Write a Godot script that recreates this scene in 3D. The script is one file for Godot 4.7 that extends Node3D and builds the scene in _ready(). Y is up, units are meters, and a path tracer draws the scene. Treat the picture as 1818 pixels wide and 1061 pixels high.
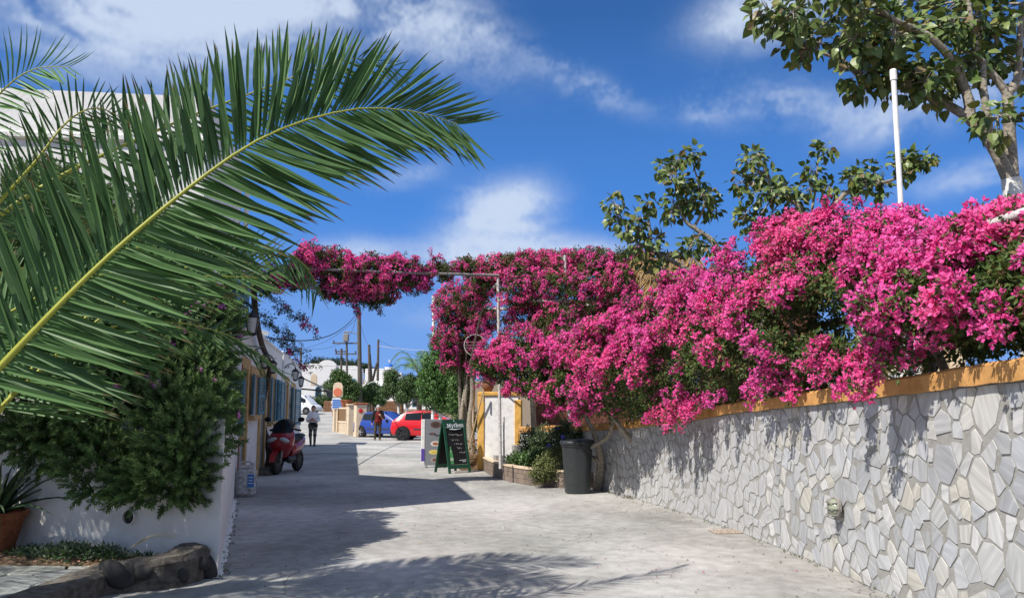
extends Node3D
# A village lane on an island: whitewashed houses on one side, a stone-clad terrace wall under bougainvillea on the other.
# World: y up, metres. The helpers below take depth d as a positive number; d = -z.

class Shape:
	var v := PackedVector3Array()
	var n := PackedVector3Array()
	var c := PackedColorArray()
	var uv := PackedVector2Array()
	var col := Color(1, 1, 1)
	var ux := Vector3(1, 0, 0)
	var uy := Vector3(0, 1, 0)
	var uo := Vector2.ZERO
	var colored := false
	var mapped := false
	func put(p: Vector3, q: Vector3) -> void:
		v.append(p)
		n.append(q)
		if colored:
			c.append(col)
		if mapped:
			uv.append(Vector2(p.dot(ux), p.dot(uy)) + uo)
	func tri(a: Vector3, b: Vector3, d: Vector3) -> void:
		var q := (b - a).cross(d - a)
		if q.length_squared() < 1e-16:
			return
		q = q.normalized()
		put(a, q); put(d, q); put(b, q)
	func quad(a: Vector3, b: Vector3, d: Vector3, e: Vector3) -> void:
		tri(a, b, d)
		tri(a, d, e)
	func tris(a: Vector3, na: Vector3, b: Vector3, nb: Vector3, d: Vector3, nd: Vector3) -> void:
		var q := (b - a).cross(d - a)
		if q.length_squared() < 1e-16:
			return
		if q.dot(na + nb + nd) > 0:
			put(a, na); put(d, nd); put(b, nb)
		else:
			put(a, na); put(b, nb); put(d, nd)
	func quads(a, na, b, nb, d, nd, e, ne) -> void:
		tris(a, na, b, nb, d, nd)
		tris(a, na, d, nd, e, ne)
	# a quad turned so that it faces away from a point
	func face(a: Vector3, b: Vector3, d: Vector3, e: Vector3, inside: Vector3) -> void:
		var q := (b - a).cross(d - a)
		if q.length_squared() < 1e-16:
			q = (d - a).cross(e - a)
		if q.dot((a + d) * 0.5 - inside) >= 0:
			quad(a, b, d, e)
		else:
			quad(a, e, d, b)
	func face3(a: Vector3, b: Vector3, d: Vector3, inside: Vector3) -> void:
		if (b - a).cross(d - a).dot((a + b + d) / 3.0 - inside) >= 0:
			tri(a, b, d)
		else:
			tri(a, d, b)
	func box(at: Vector3, size: Vector3, basis := Basis.IDENTITY, bevel := 0.0) -> void:
		var h := size * 0.5
		var e := minf(bevel, minf(h.x, minf(h.y, h.z)) * 0.9)
		var ax := [basis.x, basis.y, basis.z]
		var hh := [h.x, h.y, h.z]
		for k in 3:
			var i := (k + 1) % 3
			var j := (k + 2) % 3
			for s in [-1.0, 1.0]:
				var m: Vector3 = at + ax[k] * hh[k] * s
				var p: Vector3 = ax[i] * (hh[i] - e)
				var r: Vector3 = ax[j] * (hh[j] - e)
				face(m - p - r, m + p - r, m + p + r, m - p + r, at)
		if e <= 0.0:
			return
		for k in 3:
			var i := (k + 1) % 3
			var j := (k + 2) % 3
			for s in [-1.0, 1.0]:
				for t in [-1.0, 1.0]:
					var l: Vector3 = ax[k] * (hh[k] - e)
					var a: Vector3 = at + ax[i] * hh[i] * s + ax[j] * (hh[j] - e) * t
					var b: Vector3 = at + ax[i] * (hh[i] - e) * s + ax[j] * hh[j] * t
					face(a - l, a + l, b + l, b - l, at)
		for s in [-1.0, 1.0]:
			for t in [-1.0, 1.0]:
				for w in [-1.0, 1.0]:
					var a: Vector3 = at + ax[0] * hh[0] * s + ax[1] * (hh[1] - e) * t + ax[2] * (hh[2] - e) * w
					var b: Vector3 = at + ax[0] * (hh[0] - e) * s + ax[1] * hh[1] * t + ax[2] * (hh[2] - e) * w
					var d: Vector3 = at + ax[0] * (hh[0] - e) * s + ax[1] * (hh[1] - e) * t + ax[2] * hh[2] * w
					face3(a, b, d, at)
	func tube(pts: Array, radii: Array, sides := 8, caps := true) -> void:
		var count := pts.size()
		var rings := []
		var norms := []
		var u := Vector3.ZERO
		for i in count:
			var t: Vector3 = (pts[mini(i + 1, count - 1)] - pts[maxi(i - 1, 0)]).normalized()
			if i == 0:
				u = t.cross(Vector3(0.3, 0.5, 0.81)).normalized()
			else:
				u = (u - t * u.dot(t)).normalized()
			var w := t.cross(u)
			var r: float = radii[mini(i, radii.size() - 1)]
			var ring := PackedVector3Array()
			var norm := PackedVector3Array()
			for k in sides:
				var a := TAU * k / sides
				var q := u * cos(a) + w * sin(a)
				ring.append(pts[i] + q * r)
				norm.append(q)
			rings.append(ring)
			norms.append(norm)
		for i in count - 1:
			for k in sides:
				var m := (k + 1) % sides
				quads(rings[i][k], norms[i][k], rings[i][m], norms[i][m], rings[i + 1][m], norms[i + 1][m], rings[i + 1][k], norms[i + 1][k])
		if caps and sides > 2:
			for e in [0, count - 1]:
				var mid: Vector3 = pts[e]
				var other: Vector3 = pts[1] if e == 0 else pts[count - 2]
				for k in sides:
					face3(mid, rings[e][k], rings[e][(k + 1) % sides], other)
	# profile: Array of Vector2(radius, height); crisp at the profile's corners, round about the axis
	func lathe(profile: Array, segs := 20, at := Vector3.ZERO, basis := Basis.IDENTITY, soft := false) -> void:
		for i in profile.size() - 1:
			var a: Vector2 = profile[i]
			var b: Vector2 = profile[i + 1]
			var e := (b - a)
			var nn := Vector2(e.y, -e.x).normalized()
			var n0 := nn
			var n1 := nn
			if soft:
				if i > 0:
					var q: Vector2 = a - profile[i - 1]
					n0 = (nn + Vector2(q.y, -q.x).normalized()).normalized()
				if i < profile.size() - 2:
					var q2: Vector2 = profile[i + 2] - b
					n1 = (nn + Vector2(q2.y, -q2.x).normalized()).normalized()
			for k in segs:
				var f0 := TAU * k / segs
				var f1 := TAU * (k + 1) / segs
				var d0 := basis.x * cos(f0) + basis.z * sin(f0)
				var d1 := basis.x * cos(f1) + basis.z * sin(f1)
				var p0 := at + d0 * a.x + basis.y * a.y
				var p1 := at + d1 * a.x + basis.y * a.y
				var p2 := at + d1 * b.x + basis.y * b.y
				var p3 := at + d0 * b.x + basis.y * b.y
				quads(p0, d0 * n0.x + basis.y * n0.y, p1, d1 * n0.x + basis.y * n0.y, p2, d1 * n1.x + basis.y * n1.y, p3, d0 * n1.x + basis.y * n1.y)
	func ball(at: Vector3, r: Vector3, segs := 12, rings := 8, basis := Basis.IDENTITY) -> void:
		for i in rings:
			var a0 := PI * i / rings - PI / 2
			var a1 := PI * (i + 1) / rings - PI / 2
			for k in segs:
				var f0 := TAU * k / segs
				var f1 := TAU * (k + 1) / segs
				var q := [Vector3(cos(a0) * cos(f0), sin(a0), cos(a0) * sin(f0)), Vector3(cos(a0) * cos(f1), sin(a0), cos(a0) * sin(f1)), Vector3(cos(a1) * cos(f1), sin(a1), cos(a1) * sin(f1)), Vector3(cos(a1) * cos(f0), sin(a1), cos(a1) * sin(f0))]
				var pp := []
				var nn := []
				for s in q:
					pp.append(at + basis * (s * r))
					nn.append((basis * (s / r)).normalized())
				quads(pp[0], nn[0], pp[1], nn[1], pp[2], nn[2], pp[3], nn[3])
	# flat polygon (Vector2, in the plane of basis.x and basis.y) given a thickness along basis.z, with a chamfer on the front edge
	func plate(poly: PackedVector2Array, at: Vector3, basis: Basis, depth: float, bevel := 0.0) -> void:
		var idx := Geometry2D.triangulate_polygon(poly)
		if idx.is_empty():
			return
		var inner := poly
		if bevel > 0.0:
			var shrunk := Geometry2D.offset_polygon(poly, -bevel)
			if shrunk.size() == 1 and shrunk[0].size() == poly.size():
				inner = shrunk[0]
		var top := idx
		if inner != poly:
			top = Geometry2D.triangulate_polygon(inner)
		for i in range(0, top.size(), 3):
			var a := at + basis.x * inner[top[i]].x + basis.y * inner[top[i]].y + basis.z * depth
			var b := at + basis.x * inner[top[i + 1]].x + basis.y * inner[top[i + 1]].y + basis.z * depth
			var d := at + basis.x * inner[top[i + 2]].x + basis.y * inner[top[i + 2]].y + basis.z * depth
			face3(a, b, d, (a + b + d) / 3.0 - basis.z * depth)
		for i in range(0, idx.size(), 3):
			var a := at + basis.x * poly[idx[i]].x + basis.y * poly[idx[i]].y
			var b := at + basis.x * poly[idx[i + 1]].x + basis.y * poly[idx[i + 1]].y
			var d := at + basis.x * poly[idx[i + 2]].x + basis.y * poly[idx[i + 2]].y
			face3(a, b, d, (a + b + d) / 3.0 + basis.z * depth)
		var turn := 1.0
		if not Geometry2D.is_polygon_clockwise(poly):
			turn = -1.0
		var rim := depth - (bevel if inner != poly else 0.0)
		for i in poly.size():
			var k := (i + 1) % poly.size()
			var e := poly[k] - poly[i]
			var out := (basis.x * -e.y + basis.y * e.x) * turn
			var a := at + basis.x * poly[i].x + basis.y * poly[i].y
			var b := at + basis.x * poly[k].x + basis.y * poly[k].y
			var m := (a + b) * 0.5 - out
			face(a, b, b + basis.z * rim, a + basis.z * rim, m)
		if inner != poly:
			for i in inner.size():
				# match the nearest outer corner
				var k := (i + 1) % inner.size()
				var oi := 0
				var ok := 0
				for q in poly.size():
					if poly[q].distance_squared_to(inner[i]) < poly[oi].distance_squared_to(inner[i]):
						oi = q
					if poly[q].distance_squared_to(inner[k]) < poly[ok].distance_squared_to(inner[k]):
						ok = q
				var a := at + basis.x * poly[oi].x + basis.y * poly[oi].y + basis.z * rim
				var b := at + basis.x * poly[ok].x + basis.y * poly[ok].y + basis.z * rim
				var d := at + basis.x * inner[k].x + basis.y * inner[k].y + basis.z * depth
				var f := at + basis.x * inner[i].x + basis.y * inner[i].y + basis.z * depth
				face(a, b, d, f, (a + b + d + f) * 0.25 - basis.z * depth)
	func leaf(base: Vector3, dir: Vector3, nor: Vector3, length: float, width: float, fold := 0.25, droop := 0.15) -> void:
		var side := dir.cross(nor).normalized()
		var up := side.cross(dir).normalized()
		var mid := base + dir * length * 0.45 - up * width * fold
		var tip := base + dir * length - up * length * droop
		var l := base + dir * length * 0.42 + side * width * 0.5
		var r := base + dir * length * 0.42 - side * width * 0.5
		tri(base, mid, l)
		tri(base, r, mid)
		tri(l, mid, tip)
		tri(mid, r, tip)
	func mesh() -> ArrayMesh:
		var arrays := []
		arrays.resize(Mesh.ARRAY_MAX)
		arrays[Mesh.ARRAY_VERTEX] = v
		arrays[Mesh.ARRAY_NORMAL] = n
		if colored:
			arrays[Mesh.ARRAY_COLOR] = c
		if mapped:
			arrays[Mesh.ARRAY_TEX_UV] = uv
		var m := ArrayMesh.new()
		if v.size():
			m.add_surface_from_arrays(Mesh.PRIMITIVE_TRIANGLES, arrays)
		return m

var M := {}          # materials by name
var T := {}          # textures by name
var taken := {}      # how often a top-level name was used
var rng := RandomNumberGenerator.new()
var grit := FastNoiseLite.new()

func sh(colored := false, mapped := false) -> Shape:
	var s := Shape.new()
	s.colored = colored
	s.mapped = mapped
	return s

func w3(x: float, y: float, d: float) -> Vector3:
	return Vector3(x, y, -d)

func numbered(called: String) -> String:
	var k: int = taken.get(called, 0)
	taken[called] = k + 1
	return called if k == 0 else "%s_%03d" % [called, k]

func thing(called: String, label: String, category: String, at := Vector3.ZERO, turn := 0.0, group := "") -> Node3D:
	var o := Node3D.new()
	o.name = numbered(called)
	add_child(o, true)
	o.position = at
	o.rotation.y = turn
	tag(o, label, category, group)
	return o

func tag(o: Node3D, label := "", category := "", group := "", kind := "") -> void:
	if label: o.set_meta("label", label)
	if category: o.set_meta("category", category)
	if group: o.set_meta("group", group)
	if kind: o.set_meta("kind", kind)

# a part in its parent's own axes
func part(parent: Node3D, called: String, s: Shape, m: Material, kind := "") -> MeshInstance3D:
	var o := MeshInstance3D.new()
	o.name = called
	o.mesh = s.mesh()
	o.material_override = m
	parent.add_child(o, true)
	if kind: o.set_meta("kind", kind)
	return o

# a part whose shape was written in world coordinates
func wpart(parent: Node3D, called: String, s: Shape, m: Material, kind := "") -> MeshInstance3D:
	var t := Transform3D.IDENTITY
	var p: Node = parent
	while p is Node3D and p != self:
		t = p.transform * t
		p = p.get_parent()
	t = t.affine_inverse()
	for i in s.v.size():
		s.v[i] = t * s.v[i]
		s.n[i] = t.basis * s.n[i]
	return part(parent, called, s, m, kind)

func single(called: String, s: Shape, m: Material, label: String, category: String, at := Vector3.ZERO, group := "") -> MeshInstance3D:
	for i in s.v.size():
		s.v[i] -= at
	var o := part(self, numbered(called), s, m)
	o.position = at
	tag(o, label, category, group)
	return o

func setting(called: String, s: Shape, m: Material) -> MeshInstance3D:
	var o := part(self, called, s, m)
	tag(o, "", "", "", "structure")
	return o

func shared(parent: Node3D, called: String, mesh: Mesh, m: Material, t: Transform3D) -> MeshInstance3D:
	var o := MeshInstance3D.new()
	o.name = called
	o.mesh = mesh
	o.material_override = m
	o.transform = t
	parent.add_child(o, true)
	return o

func scatter(parent: Node3D, called: String, mesh: Mesh, m: Material, places: Array, tints: Array) -> MultiMeshInstance3D:
	var mm := MultiMesh.new()
	mm.transform_format = MultiMesh.TRANSFORM_3D
	mm.use_colors = true
	mm.mesh = mesh
	mm.instance_count = places.size()
	for i in places.size():
		mm.set_instance_transform(i, places[i])
		mm.set_instance_color(i, tints[i] if i < tints.size() else Color.WHITE)
	var o := MultiMeshInstance3D.new()
	o.name = called
	o.multimesh = mm
	o.material_override = m
	parent.add_child(o, true)
	o.set_meta("kind", "stuff")
	return o

func lin(r: float, g: float, b: float) -> Color:
	return Color(r, g, b).linear_to_srgb()

func mat(key: String, color: Color, rough := 0.8, opts := {}) -> StandardMaterial3D:
	if M.has(key):
		return M[key]
	var m := StandardMaterial3D.new()
	m.resource_name = key
	m.albedo_color = color
	m.roughness = rough
	m.metallic_specular = opts.get("spec", 0.4)
	m.metallic = opts.get("metal", 0.0)
	if opts.has("tex"):
		m.albedo_texture = T[opts.tex]
	if opts.has("bump"):
		m.heightmap_enabled = true
		m.heightmap_texture = T[opts.bump]
		m.heightmap_scale = opts.get("depth", 0.5)
	if opts.has("scale"):
		m.uv1_triplanar = true
		m.uv1_world_triplanar = opts.get("world", true)
		m.uv1_scale = Vector3.ONE * opts.scale
	if opts.has("uvscale"):
		m.uv1_scale = Vector3.ONE * opts.uvscale
	if opts.has("detail"):
		m.detail_enabled = true
		m.detail_albedo = T[opts.detail]
		m.detail_blend_mode = BaseMaterial3D.BLEND_MODE_MUL
		m.detail_uv_layer = BaseMaterial3D.DETAIL_UV_2
		m.uv2_triplanar = true
		m.uv2_world_triplanar = true
		m.uv2_scale = Vector3.ONE * opts.get("detail_scale", 0.06)
	if opts.get("vcol", false):
		m.vertex_color_use_as_albedo = true
	if opts.has("back"):
		m.backlight_enabled = true
		m.backlight = opts.back
	if opts.has("coat"):
		m.clearcoat_enabled = true
		m.clearcoat = opts.coat
		m.clearcoat_roughness = 0.08
	if opts.has("alpha"):
		m.transparency = BaseMaterial3D.TRANSPARENCY_ALPHA
		m.albedo_color.a = opts.alpha
	m.cull_mode = BaseMaterial3D.CULL_DISABLED
	M[key] = m
	return m

func noise_tex(key: String, size: int, freq: float, octaves: int, stops: Array, seed_ := 1, kind := FastNoiseLite.TYPE_SIMPLEX_SMOOTH, warp := 0.0) -> void:
	var f := FastNoiseLite.new()
	f.noise_type = kind
	f.frequency = freq
	f.fractal_octaves = octaves
	f.fractal_gain = 0.55
	f.seed = seed_
	if warp > 0:
		f.domain_warp_enabled = true
		f.domain_warp_amplitude = warp
		f.domain_warp_frequency = freq * 1.5
	var t := NoiseTexture2D.new()
	t.width = size
	t.height = size
	t.seamless = true
	t.noise = f
	if stops.size():
		var g := Gradient.new()
		var offs := PackedFloat32Array()
		var cols := PackedColorArray()
		for s in stops:
			offs.append(s[0])
			cols.append(s[1] if s[1] is Color else Color(s[1], s[1], s[1]))
		g.offsets = offs
		g.colors = cols
		t.color_ramp = g
	T[key] = t

func rnd(a: float, b: float) -> float:
	return rng.randf_range(a, b)

func rdir() -> Vector3:
	var z := rng.randf_range(-1, 1)
	var a := rng.randf() * TAU
	var r := sqrt(1 - z * z)
	return Vector3(r * cos(a), z, r * sin(a))

# y axis along dir, spun about it
func aim(dir: Vector3, spin: float, scale := 1.0) -> Basis:
	var y := dir.normalized()
	var x := y.cross(Vector3(0.31, 0.17, 0.93)).normalized()
	var z := x.cross(y)
	var c := cos(spin)
	var s := sin(spin)
	return Basis((x * c + z * s) * scale, y * scale, (z * c - x * s) * scale)

func facing(dir: Vector3) -> Basis:   # z axis along dir (level), y up
	var z := Vector3(dir.x, 0, dir.z).normalized()
	return Basis(Vector3.UP.cross(z), Vector3.UP, z)

func along(pts: Array, t: float) -> Vector3:   # Catmull-Rom through pts, t 0..1
	var n := pts.size() - 1
	var f := clampf(t, 0, 1) * n
	var i := mini(int(f), n - 1)
	var p0: Vector3 = pts[maxi(i - 1, 0)]
	var p1: Vector3 = pts[i]
	var p2: Vector3 = pts[i + 1]
	var p3: Vector3 = pts[mini(i + 2, n)]
	return p1.cubic_interpolate(p2, p0, p3, f - i)

# the same line cut into even steps
func even(pts: Array, count: int) -> Array:
	var fine := curve(pts, 160)
	var run := [0.0]
	for i in 159:
		run.append(run[-1] + fine[i].distance_to(fine[i + 1]))
	var r := []
	var k := 0
	for i in count:
		var want: float = run[-1] * i / (count - 1)
		while k < 158 and run[k + 1] < want:
			k += 1
		r.append(fine[k].lerp(fine[k + 1], clampf((want - run[k]) / maxf(run[k + 1] - run[k], 1e-6), 0, 1)))
	return r

func curve(pts: Array, count: int) -> Array:
	var r := []
	for i in count:
		r.append(along(pts, i / float(count - 1)))
	return r

func steps(a: float, b: float, count: int) -> Array:
	var r := []
	for i in count:
		r.append(lerpf(a, b, i / float(count - 1)))
	return r

func table(rows: Array, x: float, k := 1) -> float:   # piecewise linear look-up
	if x <= rows[0][0]:
		return rows[0][k]
	for i in rows.size() - 1:
		if x <= rows[i + 1][0]:
			return lerpf(rows[i][k], rows[i + 1][k], (x - rows[i][0]) / (rows[i + 1][0] - rows[i][0]))
	return rows[-1][k]

# height of the land: level lane, then a gentle slope up to the village behind
func land(x: float, d: float) -> float:
	return table([[44.0, 0.0], [80.0, 0.94], [92.0, 1.4], [112.0, 3.0], [150.0, 6.5], [220.0, 9.5], [400.0, 10.0]], d)

func _ready() -> void:
	rng.seed = 7
	grit.seed = 3
	grit.frequency = 1.0
	make_camera()
	make_sky()
	make_sun()
	make_materials()
	leaflets = [leaflet_mesh(0.05, Color(0.10, 0.10, 0.04)), leaflet_mesh(-0.06, Color(0.17, 0.13, 0.06)), leaflet_mesh(0.12, Color(0.06, 0.10, 0.04))]
	make_land()
	make_terrace_wall()
	make_left_side()
	make_far_village()
	make_terrace()
	make_planter_and_pier()
	make_palms()
	make_shrub()
	make_bougainvillea()
	make_trees()
	make_street_things()
	make_vehicles()
	make_people()

func make_camera() -> void:
	var cam := Camera3D.new()
	cam.name = "camera"
	cam.fov = 40.79
	cam.near = 0.1
	cam.far = 2500.0
	cam.position = Vector3(0, 1.5, 0)
	cam.rotation_degrees = Vector3(7.88, 0, 0)
	add_child(cam)
	cam.current = true

func make_sun() -> void:
	var sun := DirectionalLight3D.new()
	sun.name = "sun"
	sun.light_energy = 1.6
	sun.light_color = Color(1.0, 0.975, 0.94)
	sun.light_angular_distance = 0.5
	sun.shadow_enabled = true
	add_child(sun)
	var to_sun := Vector3(-0.484, 0.777, 0.402).normalized()
	sun.look_at_from_position(Vector3.ZERO, -to_sun, Vector3.UP)

func make_sky() -> void:
	var env := Environment.new()
	env.background_mode = Environment.BG_SKY
	env.tonemap_mode = Environment.TONE_MAPPER_LINEAR
	env.tonemap_exposure = 1.2
	env.sdfgi_enabled = true
	env.ssao_enabled = true
	env.ssil_enabled = true
	var sky := Sky.new()
	var sm := PanoramaSkyMaterial.new()
	sm.panorama = ImageTexture.create_from_image(sky_image(2048))
	sky.sky_material = sm
	env.sky = sky
	var we := WorldEnvironment.new()
	we.name = "world_environment"
	we.environment = env
	add_child(we)

func sky_image(w: int) -> Image:
	var h := w / 2
	var data := PackedFloat32Array()
	data.resize(w * h * 3)
	var f := FastNoiseLite.new()
	f.seed = 11
	f.frequency = 3.2
	f.fractal_octaves = 6
	f.fractal_gain = 0.6
	f.domain_warp_enabled = true
	f.domain_warp_amplitude = 0.2
	f.domain_warp_frequency = 3.0
	var big := FastNoiseLite.new()
	big.seed = 5
	big.frequency = 1.1
	big.fractal_octaves = 2
	# drifts of thin cloud: azimuth and elevation in degrees, reach along and across, tilt, density
	var drifts := [
		[-28.0, 27.0, 10.0, 6.5, -8.0, 1.2], [-21.0, 28.0, 8.0, 4.5, 0.0, 1.0], [-10.0, 27.5, 6.0, 3.0, 0.0, 0.8], [-3.5, 25.5, 6.0, 2.8, -20.0, 0.9],
		[6.0, 22.5, 4.4, 1.2, -25.0, 0.9], [-0.5, 14.3, 4.0, 2.3, 12.0, 1.05], [-2.0, 11.0, 6.0, 1.7, 0.0, 0.9], [6.0, 11.2, 5.0, 1.3, -6.0, 0.75], [-11.5, 11.0, 3.5, 1.2, 0.0, 0.8], [-8.0, 16.5, 3.5, 1.2, 12.0, 0.5],
		[19.0, 20.5, 5.5, 1.7, -8.0, 0.95], [14.0, 20.3, 2.2, 1.1, -20.0, 0.75], [18.0, 26.0, 5.5, 2.2, 5.0, 0.8], [29.0, 19.0, 6.0, 1.8, 12.0, 0.85], [29.0, 28.0, 5.0, 2.4, 10.0, 0.75], [31.0, 14.5, 5.0, 1.2, 8.0, 0.7], [-6.0, 6.5, 3.0, 1.2, 0.0, 0.3], [-12.0, 7.5, 5.0, 1.0, 0.0, 0.25],
	]
	var top := Vector3(0.026, 0.075, 0.21)
	var high := Vector3(0.034, 0.118, 0.35)
	var mid := Vector3(0.064, 0.217, 0.61)
	var low := Vector3(0.22, 0.39, 0.76)
	for y in h:
		var el := (0.5 - (y + 0.5) / h) * PI
		var sy := sin(el)
		var cy := cos(el)
		var eld := rad_to_deg(el)
		var base: Vector3
		if eld < 14:
			base = low.lerp(mid, clampf(eld / 14.0, 0, 1) ** 0.75)
		elif eld < 27:
			base = mid.lerp(high, (eld - 14.0) / 13.0)
		else:
			base = high.lerp(top, clampf((eld - 27.0) / 50.0, 0, 1) ** 0.75)
		if eld < 0:
			base = Vector3(0.30, 0.30, 0.29)
		for x in w:
			var o := (y * w + x) * 3
			var c := base
			if eld > 0:
				var az := TAU * (x + 0.5) / w
				if az > PI:
					az -= TAU
				var p := Vector3(sin(az) * cy, sy, -cos(az) * cy)
				var azd := rad_to_deg(az)
				var q := p
				q.y *= 1.9
				var nz := f.get_noise_3dv(q) * 0.5 + 0.5
				var cover := 0.0
				if azd > -45 and azd < 48 and eld < 40:
					for k in drifts:
						var dx: float = azd - k[0]
						var dy: float = eld - k[1]
						if absf(dx) > k[2] * 2.4 or absf(dy) > k[2] * 2.4:
							continue
						var t := deg_to_rad(k[4])
						var a: float = (dx * cos(t) + dy * sin(t)) / k[2]
						var b: float = (dy * cos(t) - dx * sin(t)) / k[3]
						cover += k[5] * exp(-(a * a + b * b) * 1.1)
				var wide := clampf((big.get_noise_3dv(p * Vector3(1, 2, 1)) + 0.46) * 1.9, 0, 1)
				var outside := clampf(maxf((absf(azd) - 34) / 14.0, (eld - 31) / 9.0), 0, 1)
				cover = cover + wide * outside
				var dens := clampf(cover * (nz * 2.3 - 0.42) - 0.02, 0, 1)
				dens = dens * dens * (3 - 2 * dens)
				var white := Vector3(0.51, 0.60, 0.75)
				c = base.lerp(white, dens * 0.93)
			data[o] = c.x
			data[o + 1] = c.y
			data[o + 2] = c.z
	return Image.create_from_data(w, h, false, Image.FORMAT_RGBF, data.to_byte_array())

func make_materials() -> void:
	noise_tex("concrete", 1024, 0.011, 6, [[0.0, 0.62], [0.35, 0.8], [0.5, 0.87], [0.65, 0.93], [1.0, 1.0]], 4)
	noise_tex("blotch", 1024, 0.006, 5, [[0.0, Color(0.82, 0.81, 0.80)], [0.4, Color(0.91, 0.905, 0.90)], [0.55, Color(0.95, 0.95, 0.945)], [0.75, Color(1, 1, 1)], [1.0, Color(1, 0.99, 0.97)]], 9, FastNoiseLite.TYPE_SIMPLEX_SMOOTH, 60.0)
	noise_tex("grain", 512, 0.06, 4, [], 2)
	noise_tex("plaster", 1024, 0.008, 6, [[0.0, Color(0.86, 0.85, 0.83)], [0.3, Color(0.95, 0.945, 0.935)], [0.5, Color(0.985, 0.98, 0.975)], [1.0, Color(1, 1, 1)]], 21)
	noise_tex("lumps", 512, 0.02, 4, [], 8)
	noise_tex("ochre", 512, 0.012, 5, [[0.0, Color(0.8, 0.78, 0.74)], [0.5, Color(0.94, 0.93, 0.91)], [1.0, Color(1, 1, 1)]], 31)
	noise_tex("bark", 512, 0.03, 5, [[0.0, Color(0.45, 0.43, 0.4)], [0.5, Color(0.8, 0.79, 0.77)], [1.0, Color(1, 1, 1)]], 33)
	noise_tex("earth", 512, 0.02, 6, [[0.0, Color(0.55, 0.5, 0.45)], [0.5, Color(0.85, 0.82, 0.78)], [1.0, Color(1, 1, 1)]], 35)
	noise_tex("rust", 512, 0.02, 5, [[0.0, Color(0.5, 0.45, 0.42)], [0.45, Color(0.9, 0.88, 0.87)], [1.0, Color(1, 1, 1)]], 37)
	T["marble"] = ImageTexture.create_from_image(marble_image(256))
	T["lane"] = ImageTexture.create_from_image(lane_image(1024))
	mat("lane", lin(0.69, 0.68, 0.662), 0.88, {"tex": "lane", "bump": "concrete", "depth": 0.12, "spec": 0.25, "detail": "blotch", "detail_scale": 0.045})
	M["lane"].uv1_scale = Vector3.ONE
	mat("earth", lin(0.30, 0.245, 0.18), 0.95, {"tex": "earth", "bump": "grain", "depth": 2.0, "scale": 0.4})
	mat("white", lin(0.80, 0.795, 0.78), 0.85, {"tex": "plaster", "bump": "lumps", "depth": 0.8, "scale": 0.28})
	mat("bright_white", lin(0.84, 0.84, 0.83), 0.8, {"tex": "plaster", "bump": "lumps", "depth": 0.4, "scale": 0.5})
	mat("ochre", lin(0.66, 0.355, 0.125), 0.8, {"tex": "ochre", "bump": "lumps", "depth": 0.5, "scale": 0.7})
	mat("pale_ochre", lin(0.62, 0.41, 0.19), 0.8, {"tex": "ochre", "bump": "lumps", "depth": 0.4, "scale": 0.7})
	mat("yellow", lin(0.80, 0.47, 0.12), 0.75, {"tex": "ochre", "bump": "lumps", "depth": 0.4, "scale": 0.6})
	mat("cream", lin(0.70, 0.56, 0.40), 0.85, {"tex": "plaster", "bump": "lumps", "depth": 0.5, "scale": 0.4})
	mat("mortar", lin(0.33, 0.325, 0.305), 0.95, {"tex": "plaster", "bump": "grain", "depth": 0.25, "scale": 0.9})
	mat("cement", lin(0.17, 0.163, 0.152), 0.95, {"tex": "earth", "bump": "lumps", "depth": 1.6, "scale": 0.9})
	mat("soil", lin(0.16, 0.115, 0.075), 1.0, {"tex": "earth", "bump": "grain", "depth": 2.0, "scale": 1.2})
	mat("blue_paint", lin(0.105, 0.26, 0.36), 0.6, {"tex": "ochre", "scale": 0.9})
	mat("dark_blue_paint", lin(0.03, 0.08, 0.17), 0.55)
	mat("dark_glass", lin(0.02, 0.025, 0.03), 0.08, {"spec": 0.5})
	mat("iron", lin(0.018, 0.018, 0.02), 0.5)
	mat("lamp_glass", lin(0.62, 0.62, 0.58), 0.25)
	mat("white_pipe", lin(0.72, 0.72, 0.70), 0.45, {"tex": "rust", "scale": 1.3})
	mat("grey_pipe", lin(0.34, 0.33, 0.31), 0.6, {"tex": "rust", "scale": 1.3})
	mat("wood", lin(0.23, 0.13, 0.07), 0.7, {"tex": "bark", "scale": 1.1})
	mat("door_wood", lin(0.34, 0.20, 0.09), 0.6, {"tex": "bark", "scale": 1.1})
	mat("pole_wood", lin(0.20, 0.18, 0.16), 0.85, {"tex": "bark", "scale": 0.6})
	mat("bark", lin(0.52, 0.475, 0.40), 0.9, {"tex": "bark", "bump": "lumps", "depth": 1.0, "scale": 1.4})
	mat("dark_bark", lin(0.13, 0.10, 0.075), 0.9, {"tex": "bark", "bump": "lumps", "depth": 1.0, "scale": 1.4})
	mat("whitewash", lin(0.78, 0.78, 0.76), 0.9, {"tex": "plaster", "bump": "lumps", "depth": 0.8, "scale": 1.0})
	mat("straw", lin(0.47, 0.34, 0.19), 0.85, {"vcol": true})
	mat("terracotta", lin(0.42, 0.155, 0.075), 0.8, {"tex": "earth", "bump": "lumps", "depth": 0.3, "scale": 1.2})
	mat("plant", lin(1, 1, 1), 0.55, {"vcol": true, "spec": 0.35, "back": Color(0.45, 0.55, 0.2)})
	mat("glossy_plant", lin(1, 1, 1), 0.42, {"vcol": true, "spec": 0.45, "back": Color(0.35, 0.45, 0.15)})
	mat("bract", lin(1, 1, 1), 0.6, {"vcol": true, "spec": 0.25, "back": Color(0.8, 0.7, 0.78)})
	mat("palm_leaf", lin(1, 1, 1), 0.5, {"vcol": true, "spec": 0.35, "back": Color(0.3, 0.38, 0.12)})
	mat("rachis", lin(0.33, 0.34, 0.045), 0.45, {"spec": 0.4})
	mat("painted", lin(1, 1, 1), 0.6, {"vcol": true})
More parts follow.
